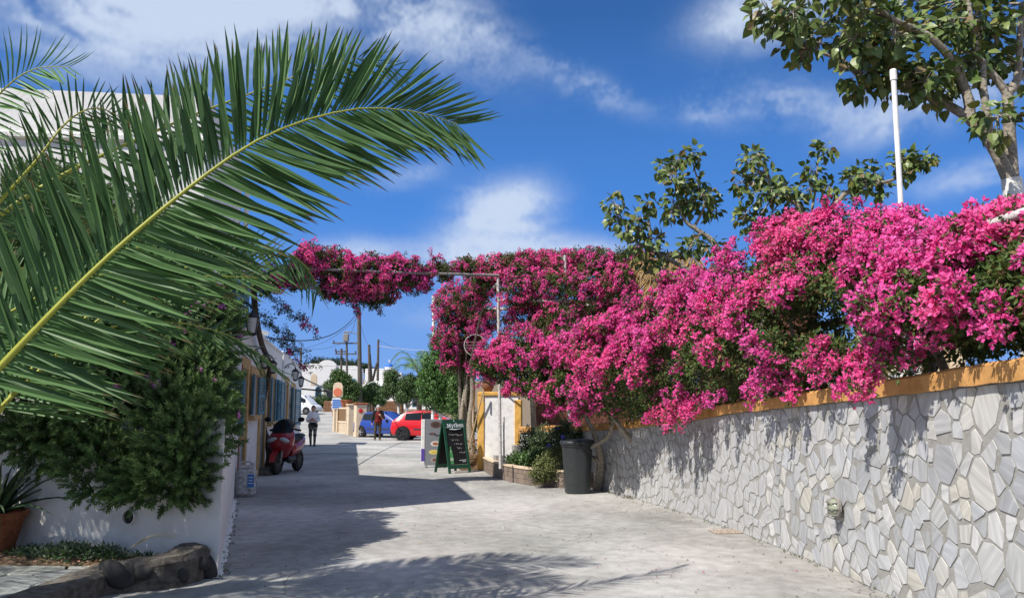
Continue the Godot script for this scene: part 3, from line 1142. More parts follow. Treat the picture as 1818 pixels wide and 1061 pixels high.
func make_houses() -> void:
	# two-storey house: footprint (x, depth) with its parapet height
	var foot := [[-11.0, 10.25, 5.95], [-4.3, 10.9, 5.9], [-5.05, 14.6, 6.05], [-8.0, 16.6, 6.0], [-15.0, 16.6, 6.0], [-15.0, 10.25, 5.9]]
	var t := thing("two_storey_house", "tall white house with sloping parapet behind the palm fronds", "house", w3(-5.05, 0, 13.0))
	var s := sh()
	var inside := w3(-9, 2, 12.5)
	var top := PackedVector2Array()
	for i in foot.size():
		var a: Array = foot[i]
		var b: Array = foot[(i + 1) % foot.size()]
		top.append(Vector2(a[0], a[1]))
		s.face(w3(a[0], -0.1, a[1]), w3(b[0], -0.1, b[1]), w3(b[0], b[2], b[1]), w3(a[0], a[2], a[1]), inside)
	var idx := Geometry2D.triangulate_polygon(top)
	for i in range(0, idx.size(), 3):
		s.face3(w3(foot[idx[i]][0], foot[idx[i]][2], foot[idx[i]][1]), w3(foot[idx[i + 1]][0], foot[idx[i + 1]][2], foot[idx[i + 1]][1]), w3(foot[idx[i + 2]][0], foot[idx[i + 2]][2], foot[idx[i + 2]][1]), inside)
	wpart(t, "wall_body", s, M.white)
	# string course below the parapet on the garden face
	var c := sh()
	var g0 := w3(-11.0, 5.25, 10.25)
	var g1 := w3(-4.3, 5.25, 10.9)
	var gd := (g1 - g0).normalized()
	var gout := Vector3(0.098, 0, 0.995).normalized()
	c.box((g0 + g1) / 2 + gout * 0.02, Vector3((g1 - g0).length(), 0.1, 0.08), Basis(gd, gout.cross(gd), gout), 0.02)
	wpart(t, "string_course", c, M.whitewash)
	# upper window on the lane side
	var f0 := w3(-4.3, 0, 10.9)
	var fd := (w3(-5.05, 0, 14.6) - f0).normalized()
	var fo := Vector3(-fd.z, 0, fd.x)
	var b := Basis(fd, Vector3.UP, fo)
	for y in [3.45, 1.55]:
		var p := f0 + fd * 2.6 + Vector3(0, y, 0)
		var wn := sh()
		wn.box(p + fo * 0.004, Vector3(0.8, 1.0, 0.02), b)
		var g := wpart(t, "window", wn, M.dark_glass)
		var sr := sh()
		for x in [-0.47, 0.47]:
			sr.box(p + fd * x + fo * 0.02, Vector3(0.14, 1.0, 0.07), b, 0.01)
		for x in [-0.58, 0.58]:
			sr.box(p + Vector3(0, x, 0) + fo * 0.022, Vector3(1.1, 0.15, 0.075), b, 0.01)
		wpart(g, "surround", sr, M.pale_ochre)
		shutter(t, p + fd * 0.4 + Vector3(0, -0.49, 0) + fo * 0.07, (fd + fo * 0.5).normalized(), 0.42, 0.98, M.blue_paint)
		shutter(t, p - fd * 0.4 + Vector3(0, -0.49, 0) + fo * 0.07, (-fd + fo * 0.5).normalized(), 0.42, 0.98, M.blue_paint)
	# ochre-framed window on the garden face
	var gp := w3(-6.1, 3.8, 10.725) + gout * 0.012
	var gl := Vector3(gd.x, 0, gd.z).normalized()
	var gb := Basis(gl, Vector3.UP, gout)
	var gw := sh()
	gw.box(gp, Vector3(0.8, 0.9, 0.03), gb)
	var gwn := wpart(t, "window", gw, M.dark_glass)
	var gs := sh()
	for x in [-0.47, 0.47]:
		gs.box(gp + gl * x + gout * 0.02, Vector3(0.14, 0.9, 0.07), gb, 0.01)
	for x in [-0.53, 0.53]:
		gs.box(gp + Vector3(0, x, 0) + gout * 0.022, Vector3(1.1, 0.16, 0.075), gb, 0.01)
	wpart(gwn, "surround", gs, M.ochre)
	var dp := sh()
	var corner := w3(-4.98, 0, 14.5)
	dp.tube([corner + Vector3(0.06, 0.0, 0), corner + Vector3(0.06, 5.6, 0)], [0.045], 10)
	wpart(t, "downpipe", dp, M.whitewash)
	# first low house
	var h1 := thing("low_house", "low white house with blue shutters and ochre door frames behind the gnarled vine stem", "house", facade_point(19.5, 0))
	var wl := sh()
	var L := func(d: float) -> float: return (d - 14.62) / 0.981
	walling(wl, Vector2(-5.05, 14.62), Vector2(-7.03, 24.6), -0.1, 3.15, 0.35, [[L.call(15.3), L.call(16.35), 0.0, 2.3], [L.call(17.1), L.call(18.2), 1.4, 2.25], [L.call(18.95), L.call(19.95), 0.0, 2.35], [L.call(21.0), L.call(22.2), 1.2, 2.35], [L.call(22.9), L.call(24.0), 1.2, 2.35]])
	wl.plate(PackedVector2Array([Vector2(-5.40, 14.65), Vector2(-7.37, 24.58), Vector2(-13.5, 24.58), Vector2(-13.5, 16.7), Vector2(-8.1, 16.7)]), w3(0, -0.1, 0), FLAT, 3.0, 0.0)
	wpart(h1, "wall_body", wl, M.white)
	house_door(h1, 15.3, 16.35, 2.3, M.pale_ochre, M.dark_blue_paint)
	house_window(h1, 17.1, 18.2, 1.4, 2.25, M.pale_ochre, M.blue_paint, 0.14)
	house_door(h1, 18.95, 19.95, 2.35, M.pale_ochre, M.blue_paint)
	house_window(h1, 21.0, 22.2, 1.2, 2.35, M.pale_ochre, M.blue_paint, 0.12)
	house_window(h1, 22.9, 24.0, 1.2, 2.35, M.whitewash, M.blue_paint, 0.12)
	var par := sh()
	par.box(facade_point(19.6, 3.2, -0.15), Vector3(10.1, 0.12, 0.4), Basis(lane_dir, Vector3.UP, lane_dir.cross(Vector3.UP)), 0.04)
	wpart(h1, "parapet", par, M.whitewash)
	# second low house
	var h2 := thing("low_house", "low white house with a brown door and blue shutters at the shaded lane's end", "house", facade_point(29.5, 0))
	var w2 := sh()
	var L2 := func(d: float) -> float: return (d - 24.65) / 0.981
	walling(w2, Vector2(-7.0, 24.65), Vector2(-9.0, 34.5), -0.1, 3.2, 0.35, [[L2.call(25.5), L2.call(26.9), 0.0, 2.35], [L2.call(28.4), L2.call(30.4), 0.95, 2.3]])
	w2.plate(PackedVector2Array([Vector2(-7.35, 24.68), Vector2(-9.34, 34.48), Vector2(-15, 34.48), Vector2(-15, 24.68)]), w3(0, -0.1, 0), FLAT, 3.05, 0.0)
	wpart(h2, "wall_body", w2, M.white)
	house_door(h2, 25.5, 26.9, 2.35, M.pale_ochre, M.door_wood)
	house_window(h2, 28.4, 30.4, 0.95, 2.3, M.pale_ochre, M.blue_paint, 0.12)
	var par2 := sh()
	par2.box(facade_point(29.6, 3.25, -0.15), Vector3(9.9, 0.12, 0.4), Basis(lane_dir, Vector3.UP, lane_dir.cross(Vector3.UP)), 0.04)
	wpart(h2, "parapet", par2, M.whitewash)
	var ch := sh()
	ch.box(facade_point(27.0, 3.65, -1.2), Vector3(0.7, 0.8, 0.7), Basis.IDENTITY, 0.05)
	ch.box(facade_point(27.0, 4.08, -1.2), Vector3(0.9, 0.1, 0.9), Basis.IDENTITY, 0.03)
	wpart(h2, "chimney", ch, M.whitewash)
	# notices pasted to the first low house
	for q in [[20.4, 1.22, 0.26, 0.2, lin(0.7, 0.08, 0.12), "red paper notice pasted to the white wall between the shutters"], [20.45, 0.98, 0.2, 0.22, lin(0.72, 0.28, 0.3), "faded pink paper notice pasted under the red one"]]:
		var n := sh()
		n.box(facade_point(q[0], q[1], 0.008), Vector3(q[2], q[3], 0.006), Basis(lane_dir, Vector3.UP, lane_dir.cross(Vector3.UP)))
		single("paper_notice", n, mat("notice" + str(q[1]), q[4], 0.8), q[5], "notice", facade_point(q[0], q[1] - q[3] / 2, 0.008))
	# meter box and conduit by the first door
	var mb := thing("meter_box", "small cream meter box on the ochre door frame", "meter box", facade_point(15.08, 0.95, 0.055))
	var m1 := sh()
	m1.box(Vector3(0, 0.14, 0) + lane_out * 0.06, Vector3(0.2, 0.28, 0.12), Basis(lane_dir, Vector3.UP, lane_dir.cross(Vector3.UP)), 0.015)
	part(mb, "case", m1, M.pale_ochre)
	var m2 := sh()
	m2.tube([lane_out * 0.03, lane_out * 0.03 + Vector3(0, -0.95, 0)], [0.016], 8)
	m2.tube([lane_out * 0.03 + Vector3(0, 0.28, 0), lane_out * 0.03 + Vector3(0, 1.4, 0)], [0.016], 8)
	part(mb, "conduit", m2, M.terracotta)
	lantern(w3(-4.94, 3.28, 13.95), fo, 0.46, "black wall lantern on the tall house by the pergola's end")
	lantern(facade_point(16.85, 2.72, 0.02), lane_out, 0.34, "black wall lantern between the first door and small shuttered window")
	lantern(facade_point(18.6, 2.7, 0.02), lane_out, 0.34, "black wall lantern beside the second ochre door frame")
	lantern(facade_point(25.1, 2.85, 0.02), lane_out, 0.42, "black wall lantern beside the brown door")
	lantern(facade_point(28.1, 2.75, 0.02), lane_out, 0.42, "black wall lantern beside the wide shuttered window")
	# dark awning hung from the end of the row
	var aw := thing("awning", "dark sloping canvas awning at the far end of the low white row", "awning", w3(-9.05, 2.9, 35.6))
	var a1 := sh()
	a1.quad(w3(-9.9, 3.25, 34.7), w3(-8.0, 2.35, 34.9), w3(-8.25, 2.35, 37.2), w3(-10.2, 3.25, 37.2))
	a1.quad(w3(-8.0, 2.35, 34.9), w3(-8.0, 2.05, 34.9), w3(-8.25, 2.05, 37.2), w3(-8.25, 2.35, 37.2))
	wpart(aw, "canvas", a1, mat("dark_canvas", lin(0.06, 0.058, 0.05), 0.9))
	var a2 := sh()
	a2.tube([w3(-9.9, 2.5, 34.72), w3(-8.02, 2.33, 34.92)], [0.02], 6)
	a2.tube([w3(-10.2, 2.5, 37.2), w3(-8.26, 2.33, 37.2)], [0.02], 6)
	wpart(aw, "arm", a2, M.iron)
	# plastic jerrycan standing at the house corner
	var j := thing("jerrycan", "grubby white plastic jerrycan with blue label at the house corner", "jerrycan", w3(-4.68, 0, 14.45), 0.25)
	var body := sh()
	body.box(Vector3(0, 0.25, 0), Vector3(0.33, 0.5, 0.30), Basis.IDENTITY, 0.06)
	body.box(Vector3(0, 0.51, 0), Vector3(0.26, 0.06, 0.24), Basis.IDENTITY, 0.03)
	part(j, "body", body, mat("milky_plastic", lin(0.66, 0.68, 0.68), 0.4, {"tex": "rust", "scale": 1.2}))
	var hd := sh()
	hd.tube([Vector3(-0.1, 0.52, 0), Vector3(-0.09, 0.6, 0), Vector3(0.06, 0.6, 0), Vector3(0.07, 0.52, 0)], [0.018], 8)
	part(j, "handle", hd, M.milky_plastic)
	var cp := sh()
	cp.lathe([Vector2(0.04, 0.53), Vector2(0.04, 0.585), Vector2(0, 0.585)], 14, Vector3(0.1, 0, 0.06))
	part(j, "cap", cp, M.milky_plastic)
	var lb := sh()
	lb.box(Vector3(0.08, 0.28, 0.152), Vector3(0.11, 0.22, 0.004))
	var lbl := part(j, "label", lb, mat("label_blue", lin(0.05, 0.2, 0.5), 0.5))
	for k in 3:
		var ln := sh()
		ln.box(Vector3(0.08, 0.34 - k * 0.05, 0.156), Vector3(0.08 - 0.02 * (k % 2), 0.014, 0.002))
		part(lbl, "print", ln, M.whitewash)

# irregular slabs over a polygon in (x, depth), each a part
func slabs(parent: Node3D, called: String, region: PackedVector2Array, y: float, size: float, joint: float, mats: Array, seed_: int, thick := 0.04) -> void:
	var r := RandomNumberGenerator.new()
	r.seed = seed_
	var box := Rect2(region[0], Vector2.ZERO)
	for p in region:
		box = box.expand(p)
	var sites := []
	for k in 3000:
		var p := box.position + Vector2(r.randf() * box.size.x, r.randf() * box.size.y)
		var ok := true
		for q in sites:
			if q.distance_to(p) < size * 0.8:
				ok = false
				break
		if ok:
			sites.append(p)
	for c in sites:
		var poly := region
		for o in sites:
			if o == c or o.distance_to(c) > size * 4:
				continue
			var e: Vector2 = (o - c)
			poly = cut(poly, c + e * 0.5 - e.normalized() * joint * r.randf_range(0.5, 1.2), e.normalized())
			if poly.size() < 3:
				break
		if poly.size() < 3:
			continue
		var s := sh()
		var tilt := Basis(Vector3(r.randf_range(-1, 1), 0, r.randf_range(-1, 1)).normalized(), r.randf_range(0, 0.012))
		s.plate(poly, w3(0, y - thick + r.randf_range(-0.006, 0.006), 0), FLAT, thick, 0.008)
		wpart(parent, called, s, mats[r.randi() % mats.size()])

func make_garden_corner() -> void:
	# raised paved corner with a lumpy cement kerb
	var p := sh()
	p.plate(PackedVector2Array([Vector2(-3.1, 7.62), Vector2(-3.3, 7.15), Vector2(-3.5, 6.9), Vector2(-3.55, 5.6), Vector2(-7.5, 5.6), Vector2(-7.5, 9.0), Vector2(-6.6, 8.8)]), w3(0, -0.05, 0), FLAT, 0.15, 0.0)
	var plat := setting("paving", p, M.cement)
	var slate := [mat("slate_a", lin(0.33, 0.345, 0.31), 0.75, {"tex": "concrete", "bump": "lumps", "depth": 0.5, "scale": 0.8}), mat("slate_b", lin(0.40, 0.41, 0.37), 0.75, {"tex": "concrete", "bump": "lumps", "depth": 0.5, "scale": 0.8}), mat("slate_c", lin(0.30, 0.32, 0.31), 0.75, {"tex": "concrete", "bump": "lumps", "depth": 0.5, "scale": 0.8})]
	slabs(plat, "slab", PackedVector2Array([Vector2(-3.4, 7.3), Vector2(-3.62, 6.95), Vector2(-3.7, 6.2), Vector2(-3.7, 5.65), Vector2(-5.9, 5.65), Vector2(-5.9, 7.6)]), 0.135, 0.42, 0.012, slate, 5)
	var so := sh()
	var m := 26
	for i in m:
		for k in 6:
			var q := []
			for e in [[i, k], [i + 1, k], [i + 1, k + 1], [i, k + 1]]:
				var x := lerpf(-3.05, -6.6, e[0] / float(m))
				var d0 := lerpf(7.25, 7.75, e[0] / float(m))
				var d1 := lerpf(7.68, 8.82, e[0] / float(m))
				var dd := lerpf(d0, d1, e[1] / 6.0)
				q.append(w3(x, 0.125 + 0.035 * grit.get_noise_2d(x * 3, dd * 3) + 0.03 * sin(PI * e[1] / 6.0), dd))
			so.quad(q[0], q[1], q[2], q[3])
	setting("soil", so, mat("dusty_soil", lin(0.30, 0.225, 0.15), 1.0, {"tex": "earth", "bump": "grain", "depth": 2.0, "scale": 1.2}))
	var kb := thing("cement_kerb", "lumpy dark cement kerb curving out from the white wall's foot", "kerb", w3(-3.1, 0, 7.2))
	var path := [w3(-2.92, 0, 7.62), w3(-2.94, 0, 7.38), w3(-3.05, 0, 7.17), w3(-3.28, 0, 7.1), w3(-3.46, 0, 6.92), w3(-3.52, 0, 6.5), w3(-3.54, 0, 5.6)]
	var ks := sh()
	var rows := []
	for i in 31:
		var f := i / 30.0
		var c := along(path, f)
		var tg := (along(path, minf(f + 0.02, 1)) - along(path, maxf(f - 0.02, 0))).normalized()
		var sd := tg.cross(Vector3.UP)
		var h := lerpf(0.3, 0.16, f)
		var row := []
		for q in [[-0.17, -0.05], [-0.165, 0.8], [-0.13, 0.97], [0.0, 1.0], [0.11, 0.98], [0.145, 0.85], [0.16, -0.05]]:
			var pt: Vector3 = c + sd * q[0] + Vector3(0, q[1] * h, 0)
			row.append(pt + Vector3(1, 1, 1) * 0.035 * grit.get_noise_3d(pt.x * 4, pt.y * 4, pt.z * 4))
		rows.append(row)
	for i in 30:
		for k in 6:
			ks.face(rows[i][k], rows[i][k + 1], rows[i + 1][k + 1], rows[i + 1][k], along(path, (i + 0.5) / 30.0) + Vector3(0, 0.08, 0))
	for k in 5:
		ks.face(rows[0][0], rows[0][k], rows[0][k + 1], rows[0][k + 1], along(path, 0.1))
	wpart(kb, "kerb_body", ks, M.cement)
	var r := RandomNumberGenerator.new()
	r.seed = 41
	for k in 6:
		var f := 0.05 + k * 0.11 + 0.03 * sin(k * 5.0)
		var c := along(path, f)
		var tg := (along(path, minf(f + 0.02, 1)) - along(path, maxf(f - 0.02, 0))).normalized()
		var side := Vector3.UP.cross(tg)
		var st := sh()
		st.ball(c + side * -0.15 * -1.0 + Vector3(0, 0.09 + 0.06 * (k % 2), 0), Vector3(0.12, 0.07, 0.07) * r.randf_range(0.6, 1.5), 6, 4, Basis(rdir(), r.randf() * 3))
		wpart(kb, "dark_stone", st, mat("basalt", lin(0.045, 0.043, 0.042), 0.85))
	# terracotta pot on its saucer
	var at := w3(-5.02, 0.13, 8.0)
	var pot := thing("terracotta_pot", "terracotta pot on a saucer holding the spiky aloe", "flower pot", at)
	var ps := sh()
	ps.lathe([Vector2(0, 0.04), Vector2(0.19, 0.04), Vector2(0.26, 0.33), Vector2(0.285, 0.335), Vector2(0.295, 0.4), Vector2(0.27, 0.405), Vector2(0.25, 0.36), Vector2(0.0, 0.35)], 28)
	part(pot, "pot_body", ps, M.terracotta)
	var sc := sh()
	sc.lathe([Vector2(0, 0.0), Vector2(0.24, 0.0), Vector2(0.285, 0.04), Vector2(0.275, 0.045), Vector2(0.23, 0.015), Vector2(0, 0.015)], 28)
	part(pot, "saucer", sc, M.terracotta)
	var al := thing("aloe_plant", "large spiky aloe with drooping leaves in a terracotta pot", "aloe", at + Vector3(0, 0.36, 0))
	var al_mats := [mat("aloe_a", lin(0.035, 0.065, 0.03), 0.45), mat("aloe_b", lin(0.07, 0.12, 0.055), 0.45), mat("aloe_c", lin(0.13, 0.20, 0.09), 0.45)]
	for k in 46:
		var a := k * 2.399 + r.randf_range(-0.2, 0.2)
		var lean := 0.25 + 1.0 * (k / 46.0) + r.randf_range(-0.12, 0.12)
		var L := r.randf_range(0.6, 0.98)
		var hd := Vector3(cos(a), 0, sin(a))
		if hd.z < -0.55:
			L *= 0.75
		var pts := []
		var rr := []
		for i in 9:
			var f := i / 8.0
			var ang := lean + f * f * r.randf_range(0.25, 0.5) + f * (0.5 if k > 33 else 0.15)
			var prev: Vector3 = pts[-1] if i > 0 else hd * 0.03
			pts.append(prev + (hd * sin(ang) + Vector3.UP * cos(ang)) * L / 8.0 if i > 0 else prev)
			rr.append(lerpf(0.028, 0.002, pow(f, 1.2)))
		var ls := sh()
		for i in 8:
			# a thick channelled blade: upper trough, rounded back
			var q := []
			for e in [i, i + 1]:
				var tg: Vector3 = (pts[mini(e + 1, 8)] - pts[maxi(e - 1, 0)]).normalized()
				var sd := tg.cross(hd.cross(Vector3.UP)).normalized()
				var wd := hd.cross(Vector3.UP)
				var w: float = rr[e]
				q.append([pts[e] + wd * w * 1.25 + sd * w * 0.2, pts[e] + sd * -w * 0.25, pts[e] - wd * w * 1.25 + sd * w * 0.2, pts[e] - sd * w * 0.75])
			for j in 4:
				ls.face(q[0][j], q[0][(j + 1) % 4], q[1][(j + 1) % 4], q[1][j], (pts[i] + pts[i + 1]) / 2 - Vector3(0, 0.002, 0))
		part(al, "leaf", ls, al_mats[0 if k < 20 else r.randi() % 3])
	# dusty ground cover and litter on the soil
	var g := thing("ground_cover", "low grey-green trailing plants on the dusty soil by the wall", "ground cover", w3(-4.0, 0.13, 7.75))
	g.set_meta("kind", "stuff")
	var sp := sh(true)
	for k in 22:
		var dir := (rdir() + Vector3(0, 0.5, 0)).normalized()
		sp.col = Color(0.12, 0.16, 0.10) * r.randf_range(0.7, 1.4) if k % 4 else Color(0.10, 0.19, 0.05)
		sp.leaf(dir * r.randf_range(0.0, 0.05), dir, rdir(), r.randf_range(0.025, 0.05), 0.014)
	var places := []
	var tints := []
	for k in 190:
		var f := absf(r.randfn(0, 0.5))
		var x := -4.05 + r.randfn(0, 0.34)
		var d := 7.72 + r.randfn(0, 0.10) - (x + 4.05) * 0.27
		places.append(Transform3D(aim(Vector3(r.randfn(0, 0.4), 1, r.randfn(0, 0.4)), r.randf() * TAU, r.randf_range(0.7, 1.5)), w3(x, 0.14 + r.randf() * 0.10 * maxf(0, 1.0 - absf(x + 4.05)), d) - g.position))
		tints.append(Color.WHITE * r.randf_range(0.7, 1.3))
	scatter(g, "trailing_leaves", sp.mesh(), M.plant, places, tints)
	var lit := sh(true)
	for k in 260:
		var x := r.randf_range(-4.9, -3.2)
		var d := 7.45 + r.randf_range(-0.2, 0.35) - (x + 4.0) * 0.2
		lit.col = Color(0.42, 0.2, 0.15) if k % 3 == 0 else Color(0.36, 0.27, 0.17) * r.randf_range(0.6, 1.2)
		lit.leaf(w3(x, 0.16 + r.randf() * 0.012, d), Vector3(r.randf_range(-1, 1), 0.1, r.randf_range(-1, 1)).normalized(), Vector3(r.randfn(0, 0.3), 1, r.randfn(0, 0.3)), r.randf_range(0.02, 0.05), 0.02)
	var lo := single("leaf_litter", lit, M.painted, "dry petals and leaf litter strewn on the dusty soil", "leaf litter", w3(-4.0, 0.16, 7.5))
	lo.set_meta("kind", "stuff")
	# a fallen dry frond tip on the kerb
	var dry := sh(true)
	dry.col = Color(0.55, 0.45, 0.28)
	for k in 5:
		var a := w3(-3.36, 0.3, 7.3)
		var e := w3(-3.08 + k * 0.03, 0.35 + k * 0.012, 7.5 - k * 0.04)
		dry.tube(curve([a, a.lerp(e, 0.5) + Vector3(0, 0.05 + 0.006 * k, 0), e], 6), [0.003, 0.004, 0.0015], 4, false)
	single("dry_frond_tip", dry, M.painted, "dry straw-coloured frond tip lying across the cement kerb", "frond", w3(-3.2, 0.33, 7.35))

# ---------------------------------------------------------------- palms
var leaflets := []

func leaflet_mesh(bend: float, tip: Color) -> ArrayMesh:
	var s := sh(true)
	var st := [[0.0, 0.012, 0.0], [0.16, 0.034, 0.006], [0.42, 0.043, 0.012], [0.7, 0.032, 0.006], [0.9, 0.014, -0.02], [1.0, 0.001, -0.05]]
	for i in st.size() - 1:
		var q := []
		for e in [st[i], st[i + 1]]:
			var z: float = bend * e[0] * e[0]
			q.append([Vector3(-e[1], e[0], z), Vector3(0, e[0], z - e[1] * 0.62), Vector3(e[1], e[0], z)])
		s.col = Color(0.09, 0.165, 0.06) if i < 4 else tip
		s.quad(q[0][0], q[0][1], q[1][1], q[1][0])
		s.quad(q[0][1], q[0][2], q[1][2], q[1][1])
	return s.mesh()

# rachis through pts (world); nor: way the frond's face looks; one: leaflets as parts of their own
func frond(palm: Node3D, pts: Array, length: float, count: int, nor: Vector3, one: bool, seed_: int, fat := 0.022, vee := 0.3, bare := 0.1, tint := 1.0) -> void:
	var r := RandomNumberGenerator.new()
	r.seed = seed_
	var node := Node3D.new()
	node.name = "frond"
	palm.add_child(node, true)
	var base: Vector3 = pts[0]
	node.position = base - palm.position
	pts = even(pts, 24)
	var line := curve(pts, 30)
	for i in line.size():
		line[i] -= base
	var s := sh()
	s.tube(line, [fat, fat * 0.98, fat * 0.94, fat * 0.9, fat * 0.86, fat * 0.82, fat * 0.78, fat * 0.74, fat * 0.7, fat * 0.66, fat * 0.62, fat * 0.58, fat * 0.54, fat * 0.5, fat * 0.47, fat * 0.44, fat * 0.41, fat * 0.38, fat * 0.35, fat * 0.32, fat * 0.3, fat * 0.27, fat * 0.25, fat * 0.22, fat * 0.2, fat * 0.18, fat * 0.15, fat * 0.13, fat * 0.1, fat * 0.08], 7)
	part(node, "rachis", s, M.rachis)
	var places := []
	var tints := []
	for k in count:
		for side in [-1.0, 1.0]:
			var t: float = bare + (1 - bare) * (k + 0.5 + r.randf_range(-0.25, 0.25)) / count
			var p := along(pts, t)
			var tg := (along(pts, minf(t + 0.02, 1)) - along(pts, maxf(t - 0.02, 0))).normalized()
			var nn := (nor - tg * nor.dot(tg)).normalized()
			var sd: Vector3 = tg.cross(nn) * side
			var ang: float = lerpf(1.12, 0.95, t) if t < 0.7 else lerpf(0.95, 0.55, (t - 0.7) / 0.3)
			ang += r.randf_range(-0.1, 0.1) + (0.17 if side > 0 else 0.0)
			var v := vee + r.randf_range(-0.22, 0.22)
			var dir: Vector3 = (tg * cos(ang) + (sd * cos(v) + nn * sin(v)) * sin(ang)).normalized()
			dir = (dir + Vector3(0, -0.1, 0) * r.randf()).normalized()
			var L := length * (0.72 + 0.28 * sin(PI * clampf(t * 0.95, 0, 1))) * (1.0 if t < 0.8 else lerpf(1.0, 0.66, (t - 0.8) / 0.2)) * r.randf_range(0.9, 1.08)
			var z := (nn - dir * nn.dot(dir)).normalized()
			z = z.rotated(dir, r.randf_range(-0.55, 0.55) + side * 0.3)
			var x := dir.cross(z)
			places.append(Transform3D(Basis(x * L * 0.62, dir * L, z * L), p - base))
			tints.append(Color.WHITE * tint * r.randf_range(0.8, 1.25))
	if one:
		for i in places.size():
			shared(node, "leaflet", leaflets[i % leaflets.size()], M.palm_leaf, places[i])
	else:
		scatter(node, "leaflets", leaflets[seed_ % leaflets.size()], M.palm_leaf, places, tints)

func palm_trunk(palm: Node3D, foot: Vector3, head: Vector3, r0: float, r1: float) -> void:
	var s := sh()
	var pts := curve([foot, foot.lerp(head, 0.5) + Vector3(0.04, 0, 0.03), head], 26)
	var rr := []
	for i in 26:
		rr.append(lerpf(r0, r1, i / 25.0) * (1.12 if i % 2 else 0.94))
	s.tube(pts, rr, 14)
	wpart(palm, "trunk", s, M.dark_bark)

